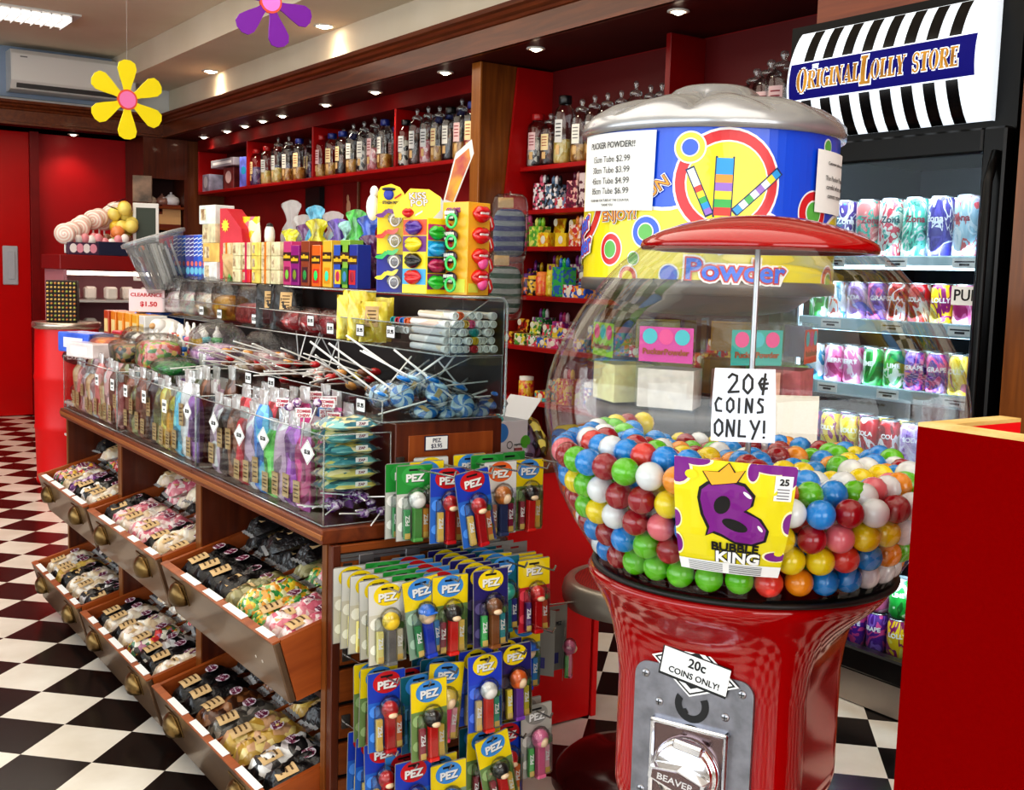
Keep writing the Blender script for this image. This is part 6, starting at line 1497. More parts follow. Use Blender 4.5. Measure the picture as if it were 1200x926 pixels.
def novelty(label, p, s_, cols, kind='box', group=None, rz=.2):
    s_ = (s_[0]*.85, min(s_[1], .078), s_[2]); t = thing('novelty_pack', label, 'novelty candy', T(*p) @ RZ(rz*.4), group); m = candy('novelty '+str(cols[0])+str(cols[1]), cols, 75, .35, .6, bs=.15)
    if kind == 'box':
        MB().bb(-s_[0]/2,s_[0]/2,-s_[1]/2,s_[1]/2,0,s_[2],0,.002).build('tray', m, t)
        for j in range(3): MB().lathe([(0,0),(s_[1]*.13,0),(s_[1]*.14,.03),(s_[1]*.06,.042),(0,.045)], 10).build('candy_head', P('novelty head '+str(cols[j % len(cols)]), cols[j % len(cols)], .3, coat=.5), t, T(0,(j-1)*s_[1]*.3,s_[2]))
    elif kind == 'wedge':
        MB().prism([(-s_[1]/2,0),(s_[1]/2,0),(s_[1]/2,s_[2]*.45),(-s_[1]/2,s_[2]*.45)], -s_[0]/2, s_[0]/2, 0, FACE_X).build('tray', m, t); MB().box((s_[0]*.35,0,s_[2]*.7), (.006,s_[1],s_[2]*.6), 0, RY(.2)).build('back_card', m, t)
        MB().ell((-s_[0]/2-.001,0,s_[2]*.22), (.001,s_[1]*.22,s_[2]*.14), 12, 6).ell((s_[0]*.3-.004,0,s_[2]*.8), (.001,s_[1]*.2,s_[2]*.13), 12, 6, 0).build('badge', P('novelty badge', (240,236,220), .4), t)
    else:
        MB().lathe([(0,0),(s_[1]*.48,0),(s_[1]*.5,.01),(s_[1]*.5,s_[2]*.75),(s_[1]*.42,s_[2]*.8)], 14).build('tub', m, t); MB().lathe([(s_[1]*.46,s_[2]*.78),(s_[1]*.46,s_[2]*.95),(0,s_[2]*.98)], 14).build('lid', P('novelty lid '+str(cols[-1]), cols[-1], .35), t)
    return t
shelf_items = [
 (1, 636, (.1,.12,.13), [(20,18,24),(230,226,230),(206,90,120)], 'box', 'black and white pops'), (1, 650, (.1,.12,.12), [(30,28,34),(236,230,234),(90,120,150)], 'box', 'monochrome pops'), (1, 662, (.1,.1,.12), [(120,130,170),(236,236,240),(190,60,70)], 'wedge', 'blue and white'), (1, 675, (.1,.1,.13), [(130,30,70),(230,180,170),(90,20,50)], 'box', 'crimson pops'), (1, 690, (.1,.1,.16), [(90,40,60),(220,200,200)], 'box', 'plum pops'),
 (2, 617, (.09,.13,.12), [(226,90,150),(240,160,190),(120,190,90)], 'box', 'pink tube'), (2, 632, (.09,.12,.1), [(150,210,60),(90,170,60),(230,230,120)], 'box', 'lime tube'), (2, 645, (.12,.17,.15), [(246,210,30),(250,226,70),(236,160,30)], 'wedge', 'yellow paw print'), (2, 664, (.1,.14,.14), [(246,214,40),(236,200,40)], 'wedge', 'tall yellow'), (2, 680, (.1,.12,.1), [(206,60,60),(240,220,210),(226,140,60)], 'box', 'red and cream'),
 (3, 621, (.12,.16,.11), [(40,30,70),(230,110,30),(90,40,120)], 'tub', 'purple slime'), (3, 612, (.1,.12,.1), [(60,170,50),(140,210,60),(30,90,30)], 'tub', 'green slime'), (3, 628, (.1,.12,.1), [(40,40,36),(230,190,40)], 'tub', 'black and gold'), (3, 638, (.1,.12,.12), [(236,90,50),(240,140,60)], 'tub', 'orange toxic'), (3, 650, (.1,.13,.13), [(216,190,30),(236,214,60)], 'tub', 'yellow drum'), (3, 662, (.1,.13,.14), [(40,110,200),(60,190,90)], 'box', 'blue pump'), (3, 677, (.12,.15,.13), [(236,236,230),(40,90,190),(214,50,40)], 'wedge', 'white and blue'), (3, 690, (.12,.15,.12), [(244,170,50),(40,90,190)], 'wedge', 'orange and blue'),
 (4, 606, (.12,.15,.13), [(206,60,40),(244,200,60),(120,40,20)], 'wedge', 'fiery red'), (4, 621, (.12,.15,.12), [(236,226,60),(80,160,60),(240,240,200)], 'wedge', 'yellow and green'), (4, 636, (.12,.15,.11), [(60,160,90),(226,70,90),(240,240,240)], 'wedge', 'green and red'), (4, 648, (.12,.14,.1), [(40,100,200),(240,210,50)], 'wedge', 'blue and yellow'), (4, 660, (.12,.14,.1), [(206,60,120),(240,210,220)], 'wedge', 'magenta')]
for k, (si, px, s_, cols, kind, nm) in enumerate(shelf_items):
    X = RXS[si]+s_[0]*.5+.02; pq = q(px, 300, X); novelty('%s novelty candy pack on the %s red shelf from the top' % (nm, ordw(si)), (X, pq.y, RZS[si]+.001), s_, cols, kind, 'novelty candy on red shelves')
    if si in (3, 4) and k % 2 == 0: pq = q(px+4, 300, X+.11); novelty('%s novelty pack in the back row of the %s red shelf' % (nm, ordw(si)), (X+.11, pq.y, RZS[si]+.001), (s_[0]*.9, s_[1], s_[2]*1.2), [cols[-1], cols[0], (150,60,150)], 'box', 'novelty candy on red shelves')
rl = random.Random(77)
pal = [(206,60,120),(236,200,60),(90,170,70),(60,120,210),(230,120,50),(150,70,170),(236,232,226),(70,180,180),(200,40,50)]
for k in range(14):
    si = 4 if k < 8 else 5; j = k if k < 8 else k-8; y = (4.02-.13*j) if si == 4 else 4.45-.17*j
    novelty('%s novelty pack on the %s red shelf, seen through the globe' % (ordw(j), ['low','bottom'][si-4]), (RXS[si]+.07, y, RZS[si]+.001), (.1,.078,.1+.03*rl.random()), rl.sample(pal, 3), ['wedge','box','tub'][k % 3], 'novelty candy on red shelves')
# ======================= FRIDGE CANS =======================
def can_mat(name, base, acc, acc2, sc=14):
    if name in _M: return _M[name]
    m, nt, b = newmat(name); v = coords(nt, (1,1,.6)); no = nd(nt, 'ShaderNodeTexNoise'); no.inputs['Scale'].default_value = sc; no.inputs['Distortion'].default_value = 1.6; nt.links.new(v, no.inputs['Vector'])
    nt.links.new(ramp(nt, no.outputs['Fac'], [base, acc, base, acc2, base], True, [0,.42,.5,.6,.68]), b.inputs['Base Color']); b.inputs['Roughness'].default_value = .28; b.inputs['Metallic'].default_value = .15; b.inputs['Coat Weight'].default_value = .5; _M[name] = m; return m
def can_mesh(r_, h): return MB().lathe([(0,.002),(r_*.72,.0),(r_*.8,.004),(r_,.014),(r_,h-.016),(r_*.84,h-.004)], 20)
alu = P('can aluminium', (206,210,214), .25, .9)
def can_top(r_, h): return MB().lathe([(r_*.84,h-.004),(r_*.86,h),(r_*.8,h),(r_*.78,h-.005),(0,h-.005)], 20).box((0,.006,h-.003), (.012,.02,.0015)).mesh('can_top', alu)
styles = [('red cola',(190,20,34),(236,232,230),(110,10,20),'COLA'),('yellow soda',(244,206,30),(150,30,110),(250,236,120),'LOLLY'),('purple soda',(96,40,150),(226,80,150),(150,110,210),'GRAPE'),('green soda',(40,170,70),(226,240,220),(20,110,40),'LIME'),('pink soda',(226,120,170),(244,214,226),(180,50,110),'BERRY'),('white soda',(226,232,234),(40,150,190),(226,90,80),'ICE'),('orange soda',(240,120,30),(250,200,80),(190,60,20),'FANTA'),('lilac soda',(170,130,210),(226,210,240),(110,70,160),'SODA')]
CANS = {}
for nm, a, b_, c, w_ in styles: CANS[nm] = (can_mesh(.031,.12).mesh('drink_can', can_mat('can '+nm, a, b_, c)), w_)
ctop = can_top(.031,.12)
tallst = [('violet tea',(70,40,140),(226,226,240),(20,110,140)),('peach tea',(206,120,120),(60,160,140),(236,190,180)),('floral white tea',(214,214,206),(206,60,80),(60,150,140)),('mint tea',(90,210,180),(236,240,236),(30,120,110)),('indigo tea',(60,50,150),(236,240,250),(90,80,190)),('pale ice tea',(170,206,220),(206,90,90),(230,240,244)),('rainbow tea',(236,240,240),(30,150,190),(226,60,130)),('green tea',(120,200,150),(240,240,220),(60,140,90))]
ttop = can_top(.036,.178); TALL = {nm: can_mesh(.036,.178).mesh('drink_can', can_mat('can '+nm, a, b_, c, 20)) for nm, a, b_, c in tallst}
def word(txt, r_, z, size, colr):
    m = MB().text(txt, size, 0, None, .0003, .03); m.warp(lambda p: V(-(r_+.0006+p.z)*math.cos(p.x/r_), -(r_+.0006+p.z)*math.sin(p.x/r_), z+p.y)); return m.mesh('lettering', P('can ink '+str(colr), colr, .35))
WZ = {nm: word('Zona', .036, .115, .026, (246,246,250) if k in (0,4) else (150,30,60) if k % 2 else (20,70,80)) for k, (nm, *_r) in enumerate(tallst)}
WC = {nm: word(w_, .031, .072, .019, (250,250,246)) for nm, (me, w_) in CANS.items()}
wy0, wy1 = FY0+.095, FY1-.095; rc = random.Random(31)
seq = ['rainbow tea','pale ice tea','indigo tea','mint tea','floral white tea','peach tea','violet tea','green tea']
for si, z in enumerate(shz):
    tl = si == 5; n = 8 if tl else 9; 
    for row in range(2):
        for k in range(n):
            y = wy0+(wy1-wy0)*k/(n-1); x = FX+.085+row*(.078 if tl else .069)
            if tl: nm = seq[k]; me = TALL[nm]; tp = ttop; wd = WZ[nm]
            else: nm = styles[(k//2+si*3+row) % 8][0] if si != 4 else ['pink soda','pink soda','yellow soda','red cola','red cola','purple soda','lilac soda','white soda','green soda'][k]; me = CANS[nm][0]; tp = ctop; wd = WC[nm]
            o = link('drink_can', me, None, T(x, y, z+(.001 if si else -.092)) @ RZ(rc.uniform(-.5,.5)+.35), '%s can, %s from handle side, %s row, fridge shelf %s from bottom' % (nm, ordw(k), ['front','back'][row], ordw(si)), 'can', 'cans in the drinks fridge')
            link('can_top', tp, o); link('lettering', wd, o)
for k in range(9):
    nm = styles[(k//2+2) % 8][0]; o = link('drink_can', CANS[nm][0], None, T(FX+.085, wy0+(wy1-wy0)*k/8, .155+.1215) @ RZ(.4), '%s can in the upper layer at fridge bottom, %s from handle side' % (nm, ordw(k)), 'can', 'cans in the drinks fridge'); link('can_top', ctop, o); link('lettering', WC[nm], o)
# ======================= WHITE CARTON AND ODDS ON THE RED COUNTER =======================
cq = ony(596, 550, 2.47)
t = thing('white_carton', 'open white cardboard carton with blue and green dots on the red counter', 'carton', T(1.655, 2.47, RCZ+.001) @ RZ(.12))
CW2 = P('carton white', (226,228,234), .5); w2, d2, h2 = .125, .13, .115
m = MB(); m.bb(0,w2,0,.002,0,h2).bb(0,w2,d2-.002,d2,0,h2).bb(0,.002,0,d2,0,h2).bb(w2-.002,w2,0,d2,0,h2).bb(0,w2,0,d2,0,.002); m.build('box', CW2, t)
MB().prism([(0,0),(.002,0),(.05,.055),(.048,.056)], 0, d2, 0, T(w2,d2,h2) @ RX(PI/2)).build('flap', CW2, t)
m = MB(); m.disc((.028,h2-.03), .026, 0, FACE_Y, z=.0008, n=28).disc((w2-.008,h2-.06), .018, 1, FACE_Y, z=.0008, n=24).disc((.06,.05), .011, 2, FACE_Y, n=20, r0=.008, z=.0008).bb(.03,.075,-.0012,-.0004,.006,.02,3).text('sugarless', .008, 4, T(.09,-.001,.05) @ FACE_Y)
m.disc((d2*.7,h2*.55), .03, 1, FACE_X @ RY(0) , z=.0008, n=24) if 0 else None
m.build('print', [P('carton blue dot', (60,140,220), .4), P('carton green dot', (90,180,50), .4), P('carton grey', (110,116,120), .5), P('carton green bar', (60,160,70), .4), P('carton dark', (40,44,60), .5)], t)
m = MB(); m.ell((.05,.06,h2), (.03,.03,.015), 10, 6, 0).ell((.03,.04,h2+.008), (.018,.014,.01), 10, 6, 1); m.build('contents', [P('teal candy', (60,180,180), .4), P('orange candy', (240,120,60), .4)], t)
for k, (x, y, c, nm) in enumerate([(1.49,2.5,(90,190,200),'teal'),(1.56,2.56,(60,110,60),'green'),(1.82,2.5,(60,40,70),'plum'),(1.9,2.56,(206,180,60),'gold'),(1.76,2.62,(190,50,60),'red')]):
    pack('candy_pack', '%s wrapped candy pack lying on the red counter near the white carton' % nm, 'candy pack', (x, y, RCZ+.002), (.1,.04,.12), candy('counter '+nm, [c, tuple(min(255,v+60) for v in c), tuple(v//2 for v in c)], 40), .3*k, -.5, 'packs on the red counter')
# ======================= HANGING DISPENSER CARDS ON THE SLATWALL =======================
CWD, CHT = .083, .158
def card_kit(nm, bg, circ, body, stem, head, headc, packs):
    """meshes for one style: printed card, blister, stem, head, two candy packs"""
    m = MB()
    sl = [(-CWD/2,0),(CWD/2,0),(CWD/2,CHT-.004),(CWD/2-.004,CHT),(-CWD/2+.004,CHT),(-CWD/2,CHT-.004)]
    m.prism(sl, -.0008, 0, 1)
    m.quad(-CWD/2+.001, CWD/2-.001, .001, CHT*.62, .0004, 2).quad(-CWD/2+.001, CWD/2-.001, CHT*.62, CHT-.002, .0004, 0)
    m.disc((0,CHT*.855), .030, 3, None, 24, 0, .0007, .72).box((0,CHT-.011,.0009), (.026,.004,.0004), 4)
    m.text('PEZ', .0215, 5, T(0,CHT*.82,.0012), .0002, .045, 1.15).text('PEZ', .0215, 4, T(.0008,CHT*.82-.0008,.0010), .0002, .06, 1.15)
    for k, (x, y, r_) in enumerate([(-.026,.08,.012),(.027,.07,.010),(-.028,.03,.010),(.026,.03,.012)]): m.disc((x,y), r_, 6+k % 2, None, 10, 0, .0006)
    card = m.mesh('card', [P('card '+nm+' a', bg, .35, coat=.3), P('card back grey', (150,148,142), .6), P('card '+nm+' b', body, .4, coat=.3), P('card '+nm+' c', circ, .35, coat=.3), BLACK, WHITE, P('card patch '+nm, tuple(min(255,v+50) for v in body), .4), P('card green patch', (90,140,60), .4)])
    b = MB(); b.box((0,.05,.012), (.062,.09,.022), 0, None, .006).ell((0,.092,.014), (.023,.022,.016), 12, 8); blister = b.mesh('blister', film('blister plastic', (248,250,250), .13, .06))
    s = MB(); s.box((0,.038,.013), (.019,.066,.014), 0, None, .002).box((0,.004,.013), (.023,.009,.018), 0, None, .002)
    for k in range(3): s.box((0,.03+.012*k,.0203), (.011,.006,.0006), 0)
    stm_ = s.mesh('stem', P('stem '+nm, stem, .25, coat=.6))
    h = MB()
    if head == 'ball': h.ell((0,.086,.015), (.018,.018,.016), 18, 12)
    elif head == 'hair': h.ell((0,.086,.013), (.020,.021,.016), 16, 10).ell((.002,.082,.020), (.012,.014,.012), 14, 8, 1)
    elif head == 'cap': h.ell((0,.084,.014), (.017,.017,.015), 16, 10, 1).lathe([(.0175,0),(.016,.008),(.009,.014),(0,.016)], 16, 0, T(0,.092,.014) @ RX(-PI/2)).box((0,.092,.03), (.026,.002,.014), 0, None, .001)
    else: h.ell((0,.084,.014), (.017,.018,.015), 16, 10).ell((0,.076,.027), (.010,.006,.006), 10, 6, 1)
    hd = h.mesh('head', [P('head '+nm, headc, .3, coat=.5), P('head trim '+nm, (236,206,170), .35, coat=.4)])
    pk = []
    for sx, c in ((-.021, packs[0]), (.021, packs[1])):
        q = MB().box((sx,.036,.008), (.013,.062,.009), 0, None, .001).text('PEZ', .013, 1, T(sx,.044,.0132) @ RZ(PI/2), .0002, .03); q.box((sx,.012,.0128), (.012,.012,.0006), 2)
        pk.append(q.mesh('candy_block', [P('block wrap '+str(c), c, .35, coat=.4), WHITE, P('block gold', (226,190,100), .35)]))
    return card, blister, stm_, hd, pk
YL, BLU, REDC, GRN, NAV, WHT, MAG, ORG = (250,222,20),(70,150,226),(206,30,40),(40,150,60),(40,34,110),(226,226,222),(206,40,110),(236,110,50)
KIT = {
 'white and yellow': card_kit('wy', WHT, YL, (214,210,196), (120,120,118), 'ball', (240,206,50), [(226,214,130),(206,200,170)]),
 'green and white': card_kit('gw', GRN, (60,170,80), (206,206,200), (90,160,80), 'ball', (230,230,226), [(60,150,90),(226,160,60)]),
 'red and blue': card_kit('rb', BLU, REDC, (40,70,170), (206,40,40), 'cap', (190,30,34), [(230,190,60),(206,60,60)]),
 'blue with red circle': card_kit('bl', (30,70,190), REDC, (40,110,206), (196,20,30), 'plain', (196,30,36), [(226,190,90),(226,120,60)]),
 'yellow with blue circle, red stem': card_kit('yr', YL, BLU, (120,150,90), (226,40,34), 'plain', (30,26,28), [(150,40,60),(236,200,90)]),
 'yellow with blue circle, blue stem': card_kit('yb', YL, BLU, (140,170,150), (20,70,206), 'cap', (40,110,206), [(40,140,80),(60,140,200)]),
 'navy with yellow circle, brown stem': card_kit('nb', NAV, YL, (50,40,90), (140,84,40), 'plain', (130,80,44), [(60,180,90),(40,150,160)]),
 'navy with yellow circle, purple stem': card_kit('np', NAV, YL, (56,44,60), (130,70,180), 'hair', (240,110,30), [(246,220,60),(206,190,60)]),
 'blue with yellow circle, white ball head': card_kit('bw', (40,70,206), YL, (50,90,210), (226,50,36), 'ball', (238,236,230), [(214,190,130),(60,160,130)]),
 'magenta and yellow': card_kit('my', YL, BLU, (230,210,80), (236,70,120), 'hair', (244,214,110), [(150,30,90),(236,170,180)]),
 'yellow and red': card_kit('yre', YL, (250,226,70), (206,40,60), (206,24,30), 'plain', (220,40,44), [(90,40,120),(206,90,60)]),
 'white with orange circle': card_kit('wo', WHT, ORG, (206,206,220), (60,70,110), 'hair', (200,120,50), [(180,120,100),(140,30,70)]),
 'teal and blue': card_kit('tb', (30,110,130), BLU, (50,110,150), (40,130,140), 'ball', (60,170,150), [(40,140,120),(60,60,140)]),
 'pink stem in clear pack': card_kit('pk', (190,186,178), (150,148,142), (170,166,160), (240,120,160), 'hair', (240,130,170), [(90,180,90),(240,180,190)]),
}
GREYC = MB().prism([(-CWD/2,0),(CWD/2,0),(CWD/2,CHT),(-CWD/2,CHT)], -.0008, 0, 0).box((0,CHT-.011,.0004), (.026,.004,.0006), 1).text('PEZ', .012, 2, T(.012,CHT*.72,.0006), bold=.03).box((.0,.03,.0004), (.03,.026,.0006), 3).mesh('card', [P('card back grey', (0,0,0)), P('hole red', (150,30,30), .5), P('grey ink', (60,60,65)), P('barcode blue', (70,70,140), .5)])
HOOKM = MB().cyl((0,0,0), (0,-.215,.012), .0022, n=6).cyl((0,-.215,.012), (0,-.222,.024), .0022, n=6).box((0,.004,.004), (.02,.004,.03)).mesh('display_hook', P('hook chrome', (190,188,186), .25, 1))
rp = random.Random(9); PZN = [0]; CNT = {}
def pez(style, M, row, detail=True, back=False):
    key = (style, row); CNT[key] = CNT.get(key, 0)+1
    ro = {'A': 'top', 'B': 'second', 'C': 'third', 'D': 'bottom', 'S': 'side'}[row]
    lab = ('%s dispenser card, %s of its style in %s row' % (style, ordw(CNT[key]-1), ro)) if not back else 'grey back of a candy dispenser card hanging at right, %s of %s row' % (ordw(CNT[key]-1), ro)
    o = thing('candy_dispenser_card', lab, 'candy dispenser', M, 'candy dispenser cards on hooks')
    if back: link('card', GREYC, o); return o
    c, b, s, h, pk = KIT[style]; link('card', c, o); 
    st = link('stem', s, o); link('head', h, st)
    for q in pk: link('candy_block', q, o)
    if detail: link('blister', b, o)
    return o
ISY = 2.041
def column(X, ztop, styles, y0, dy, row, tilt=0, lean=.0, yaw=0, hook=True):
    """cards hung from the back (first) to the front (last)"""
    if hook: tag(link('display_hook', HOOKM, None, T(X, ISY, ztop-.008)), 'chrome prong hook on the slatwall, %s row, %s from left' % ({'A':'top','B':'second','C':'third','D':'bottom'}[row], ordw(HC.setdefault(row, 0))), 'hook', 'slatwall hooks'); HC[row] += 1
    for k, s_ in enumerate(styles):
        last = k == len(styles)-1
        y = y0-dy*k-(.0 if (HC[row] % 2) else .014); a = (tilt if last else 0)+rp.uniform(-.03,.03)
        M = T(X, y, ztop+.012*((ISY-y)/.2)-.002*k) @ RZ((yaw if last else 0)+rp.uniform(-.02,.02)) @ FACE_Y @ RX(-.04 if last else -.02) @ RZ(a) @ T(0, -CHT+.009, 0)
        pez(s_, M, row, last or k >= len(styles)-2)
HC = {}
zB = ony(410, 668, 2.03).z
WY, GW, RB, YN, YR2, YB2, NP_, BW2, MY, YRE, WO, TB, BRC, PKS = 'white and yellow','green and white','red and blue','navy with yellow circle, brown stem','yellow with blue circle, red stem','yellow with blue circle, blue stem','navy with yellow circle, purple stem','blue with yellow circle, white ball head','magenta and yellow','yellow and red','white with orange circle','teal and blue','blue with red circle','pink stem in clear pack'
xs = [ony(px, 660, 2.03).x for px in (411, 444, 477, 515, 552, 586)]
column(xs[0], zB, [WY]*5, 2.025, .038, 'B')
column(xs[1], zB+.004, [GW]*4+[YB2], 2.025, .038, 'B', .12)
column(xs[2], zB+.004, [RB]*5+[YR2], 2.025, .034, 'B', 0)
column(xs[3], zB+.012, [YN]*7, 2.025, .03, 'B', 0)
column(xs[4], zB+.012, [YB2, TB, TB, YB2, TB], 2.025, .03, 'B')
column(xs[5]-.004, zB-.004, [YRE, YRE, YRE], 1.96, .025, 'B')
zC = zB-.178
column(xs[0], zC+.0, [YR2, YR2, BRC], 1.93, .03, 'C')
column(xs[1]+.005, zC-.02, [BRC, TB, YR2], 1.92, .04, 'C')
column(xs[2]-.0, zC-.004, [TB, TB, MY], 1.93, .035, 'C', -.12)
column(xs[3]-.005, zC+.006, [BW2, BW2, BW2], 1.92, .035, 'C')
column(xs[4]+.004, zC+.006, [NP_, NP_, NP_], 1.93, .035, 'C')
column(xs[5]+.0, zC+.04, [YN, YB2, YB2], 1.98, .02, 'C')
zD = zC-.165
column(xs[0], zD+.02, [BRC, BRC, BRC], 1.95, .035, 'D')
column(xs[1]-.02, zD-.015, [BRC, RB, BRC], 1.93, .04, 'D')
column(xs[2]-.01, zD-.035, [TB, YB2, YB2], 1.9, .035, 'D')
column(xs[3]+.01, zD+.0, [TB, YR2, YR2], 1.9, .03, 'D', .22)
column(xs[4]+.01, zD-.01, [YN, BRC], 1.92, .035, 'D')
column(xs[5]+.0, zD+.02, [PKS, PKS], 1.93, .04, 'D')
# top row in front of the plinth end
zA = ony(540, 546, 1.98).z
for X, y, s_, a, dz in [(ony(478,560,2.0).x,2.02,GW,0,0),(ony(478,560,2.0).x+.01,1.99,GW,0,0),(ony(500,560,2.0).x,2.0,YR2,0,.004),(ony(522,560,1.97).x,2.03,WY,0,.006),(ony(522,560,1.97).x,1.96,BRC,0,-.006),(ony(546,570,1.93).x,1.91,BRC,.16,-.006),(ony(556,545,2.0).x,2.02,YR2,0,.008),(ony(583,560,1.96).x,2.0,GW,0,.008),(ony(583,560,1.96).x,1.95,WO,0,0),(ony(603,550,2.0).x,2.02,GW,0,.006),(ony(619,560,1.97).x,1.97,YR2,-.02,-.004)]:
    pez(s_, T(X, y, zA+dz) @ RZ(rp.uniform(-.08,.05)) @ FACE_Y @ RX(-.02) @ RZ(a) @ T(0,-CHT+.009,0), 'A')
for X in [ony(px, 550, 2.03).x for px in (478, 520, 550, 583, 617)]:
    tag(link('display_hook', HOOKM, None, T(X, ISY+.02, zA-.006)), 'chrome prong hook carrying the top row of cards, %s from left' % ordw(HC.setdefault('A', 0)), 'hook', 'slatwall hooks'); HC['A'] += 1
# grey card backs and side hangers
for k, (px, py, Y) in enumerate([(572,640,2.01),(586,641,2.0),(603,642,2.0),(634,720,2.05),(651,716,2.06)]):
    q = ony(px, py, Y); pez('grey card back', T(q.x, q.y, q.z) @ RZ([.1,.0,.05,-.9,.0][k]) @ FACE_Y @ T(0,-CHT+.012,0) @ S(.85,1,1), 'S', back=True)
q = ony(662, 722, 2.05); pez(PKS, T(q.x, q.y, q.z) @ RZ(.9) @ FACE_Y @ T(0,-CHT+.009,0) @ S(.7,.85,1), 'S')
MBH = MB().cyl((0,0,0), (.15,-.02,.0), .0022, n=6)
q0 = ony(618, 712, 2.06); tag(MBH.build('display_hook', P('hook chrome'), None, T(q0.x, 2.06, q0.z)), 'chrome prong hook reaching right from the slatwall edge', 'hook', 'slatwall hooks')
# ======================= FAR END OF THE SHOP =======================
# glass sweet case with a dark red top, behind the far end of the island
c0 = ony(70, 298, 7.2); c1 = ony(152, 300, 7.2)
X0, X1, YC = c0.x, c1.x+.55, 7.2; zt = c0.z
t = thing('glass_sweet_case', 'glass-fronted sweet case with dark red top near the far red wall', 'display case', T(X0, YC, 0))
zmid = ony(100, 388, 7.2).z; W2 = X1-X0
MB().bb(0, W2, 0, .5, zt-.09, zt, 0, .004).build('top_board', RED_DARK, t)
MB().bb(.02, W2, .02, .5, 0, zmid-.25).build('base_cabinet', RED_GLOSS, t)
MB().quad(.02, W2, zmid-.25, zt-.09, 0, 0, FACE_Y @ S(1)).build('glass_front', CLEAR, t)
MB().bb(.02,.04,0,.5,zmid-.25,zt-.09).bb(.04, W2, .45, .5, zmid-.25, zt-.09).build('back_panel', P('case inner rose', (190,130,140), .5), t)
for f in (.0, .36, .68): MB().bb(.03, W2, .04, .45, zmid-.25+f*(zt-.09-zmid+.25), zmid-.235+f*(zt-.09-zmid+.25)).build('shelf', P('case shelf', (220,214,212), .3), t)
MB().cyl((.05,.06,zt-.11), (W2-.05,.06,zt-.11), .012, n=8).build('light_tube', P('case light', (255,240,220), .4, emit=6), t)
rf = random.Random(40)
for r_ in range(3):
    for k in range(8):
        zz_ = zmid-.235+[.0,.36,.68][r_]*(zt-.09-zmid+.25)
        s_ = .045; o = link('fudge_block', MB().box((0,0,.04), (.07,.08,.08), 0, None, .012).mesh('fudge_block', [P('fudge white', (236,228,222), .5), P('fudge blue', (70,110,200), .4), P('fudge cream', (236,214,180), .5)][(k+r_) % 3 if r_ == 0 else 0]), None, T(X0+.1+.115*k, YC+.12+.05*(k % 2), zz_+.002), 'pale sweet block in the glass case, %s from left on %s shelf' % (ordw(k), ['lowest','middle','upper'][r_]), 'sweet', 'sweet blocks in the glass case')
# giant swirl pops and lolly bouquets on the case top
sw2 = swirl('cream swirl', (248,236,226), (234,192,180), 1, 14, .35)
def giant(px, py, r_, k, Y=7.25):
    q = ony(px, py, Y); o = link('giant_lollipop', MB().lathe([(0,-.02),(r_*.8,-.018),(r_,-.006),(r_,.006),(r_*.8,.018),(0,.02)], 28).mesh('giant_lollipop', sw2), None, T(*q) @ RZ(-.5) @ RX(PI/2+.05), 'giant cream swirl lollipop standing on the glass case, %s from the left' % ordw(k), 'lollipop', 'giant swirl lollipops')
    link('stick', MB().cyl((0,-r_,0), (0,-(q.z-zt-.01)/1.0,0), .006, n=8).mesh('stick', WHITE), o, RZ(0))
for k, (px, py, r_) in enumerate([(76,274,.075),(84,271,.07),(93,267,.075),(97,262,.065),(109,258,.075),(116,255,.07),(122,258,.08),(130,252,.075),(136,250,.09)]): giant(px, py, r_*.85, k, 7.26+.05*k)
lc = [('pink',(236,150,160)),('white',(240,232,228)),('orange',(240,160,110)),('red',(214,70,80)),('brown',(120,80,60)),('green',(120,170,90))]
lh = {n_: MB().ell((0,0,0), (.028,.02,.034), 10, 8).mesh('wrapped_lollipop', P('wrapped '+n_, c, .3, coat=.5)) for n_, c in lc}; ls = MB().cyl((0,0,-.055), (0,0,-.02), .004, n=6).mesh('stick', P('blue stick', (70,140,220), .4)); lsw = MB().cyl((0,0,-.055), (0,0,-.02), .004, n=6).mesh('stick', WHITE)
for k in range(26):
    q = ony(84+2.6*k, 284+rf.uniform(-5,2), 7.285+.05*(k%3)); n_ = lc[k % 2][0] if k < 14 else lc[rf.randrange(6)][0]
    o = link('wrapped_lollipop', lh[n_], None, T(*q), '%s wrapped lollipop in the rack on the glass case, %s from the left' % (n_, ordw(k)), 'lollipop', 'lollipops on the glass case'); link('stick', ls if k < 12 else lsw, o)
q0, q1 = ony(82, 296, 7.17), ony(152, 302, 7.17)
t = thing('lollipop_rack', 'low printed lollipop rack along the top of the glass case', 'rack', T(q0.x, 7.205, zt+.001)); Wr = q1.x-q0.x
MB().bb(0, Wr*.5, 0, .06, 0, .075, 0, .002).bb(Wr*.5, Wr, 0, .06, 0, .085, 1, .002).build('tray', [P('rack violet', (70,40,70), .4), P('rack navy', (26,30,60), .4)], t)
m = MB(); [m.disc((Wr*.08+Wr*.11*k,.04), .022, k % 2, FACE_Y, z=.001, n=12, sy=1.3) for k in range(4)]; m.build('print', [P('rack white dot', (236,226,226), .4), P('rack pink dot', (226,150,170), .4)], t)
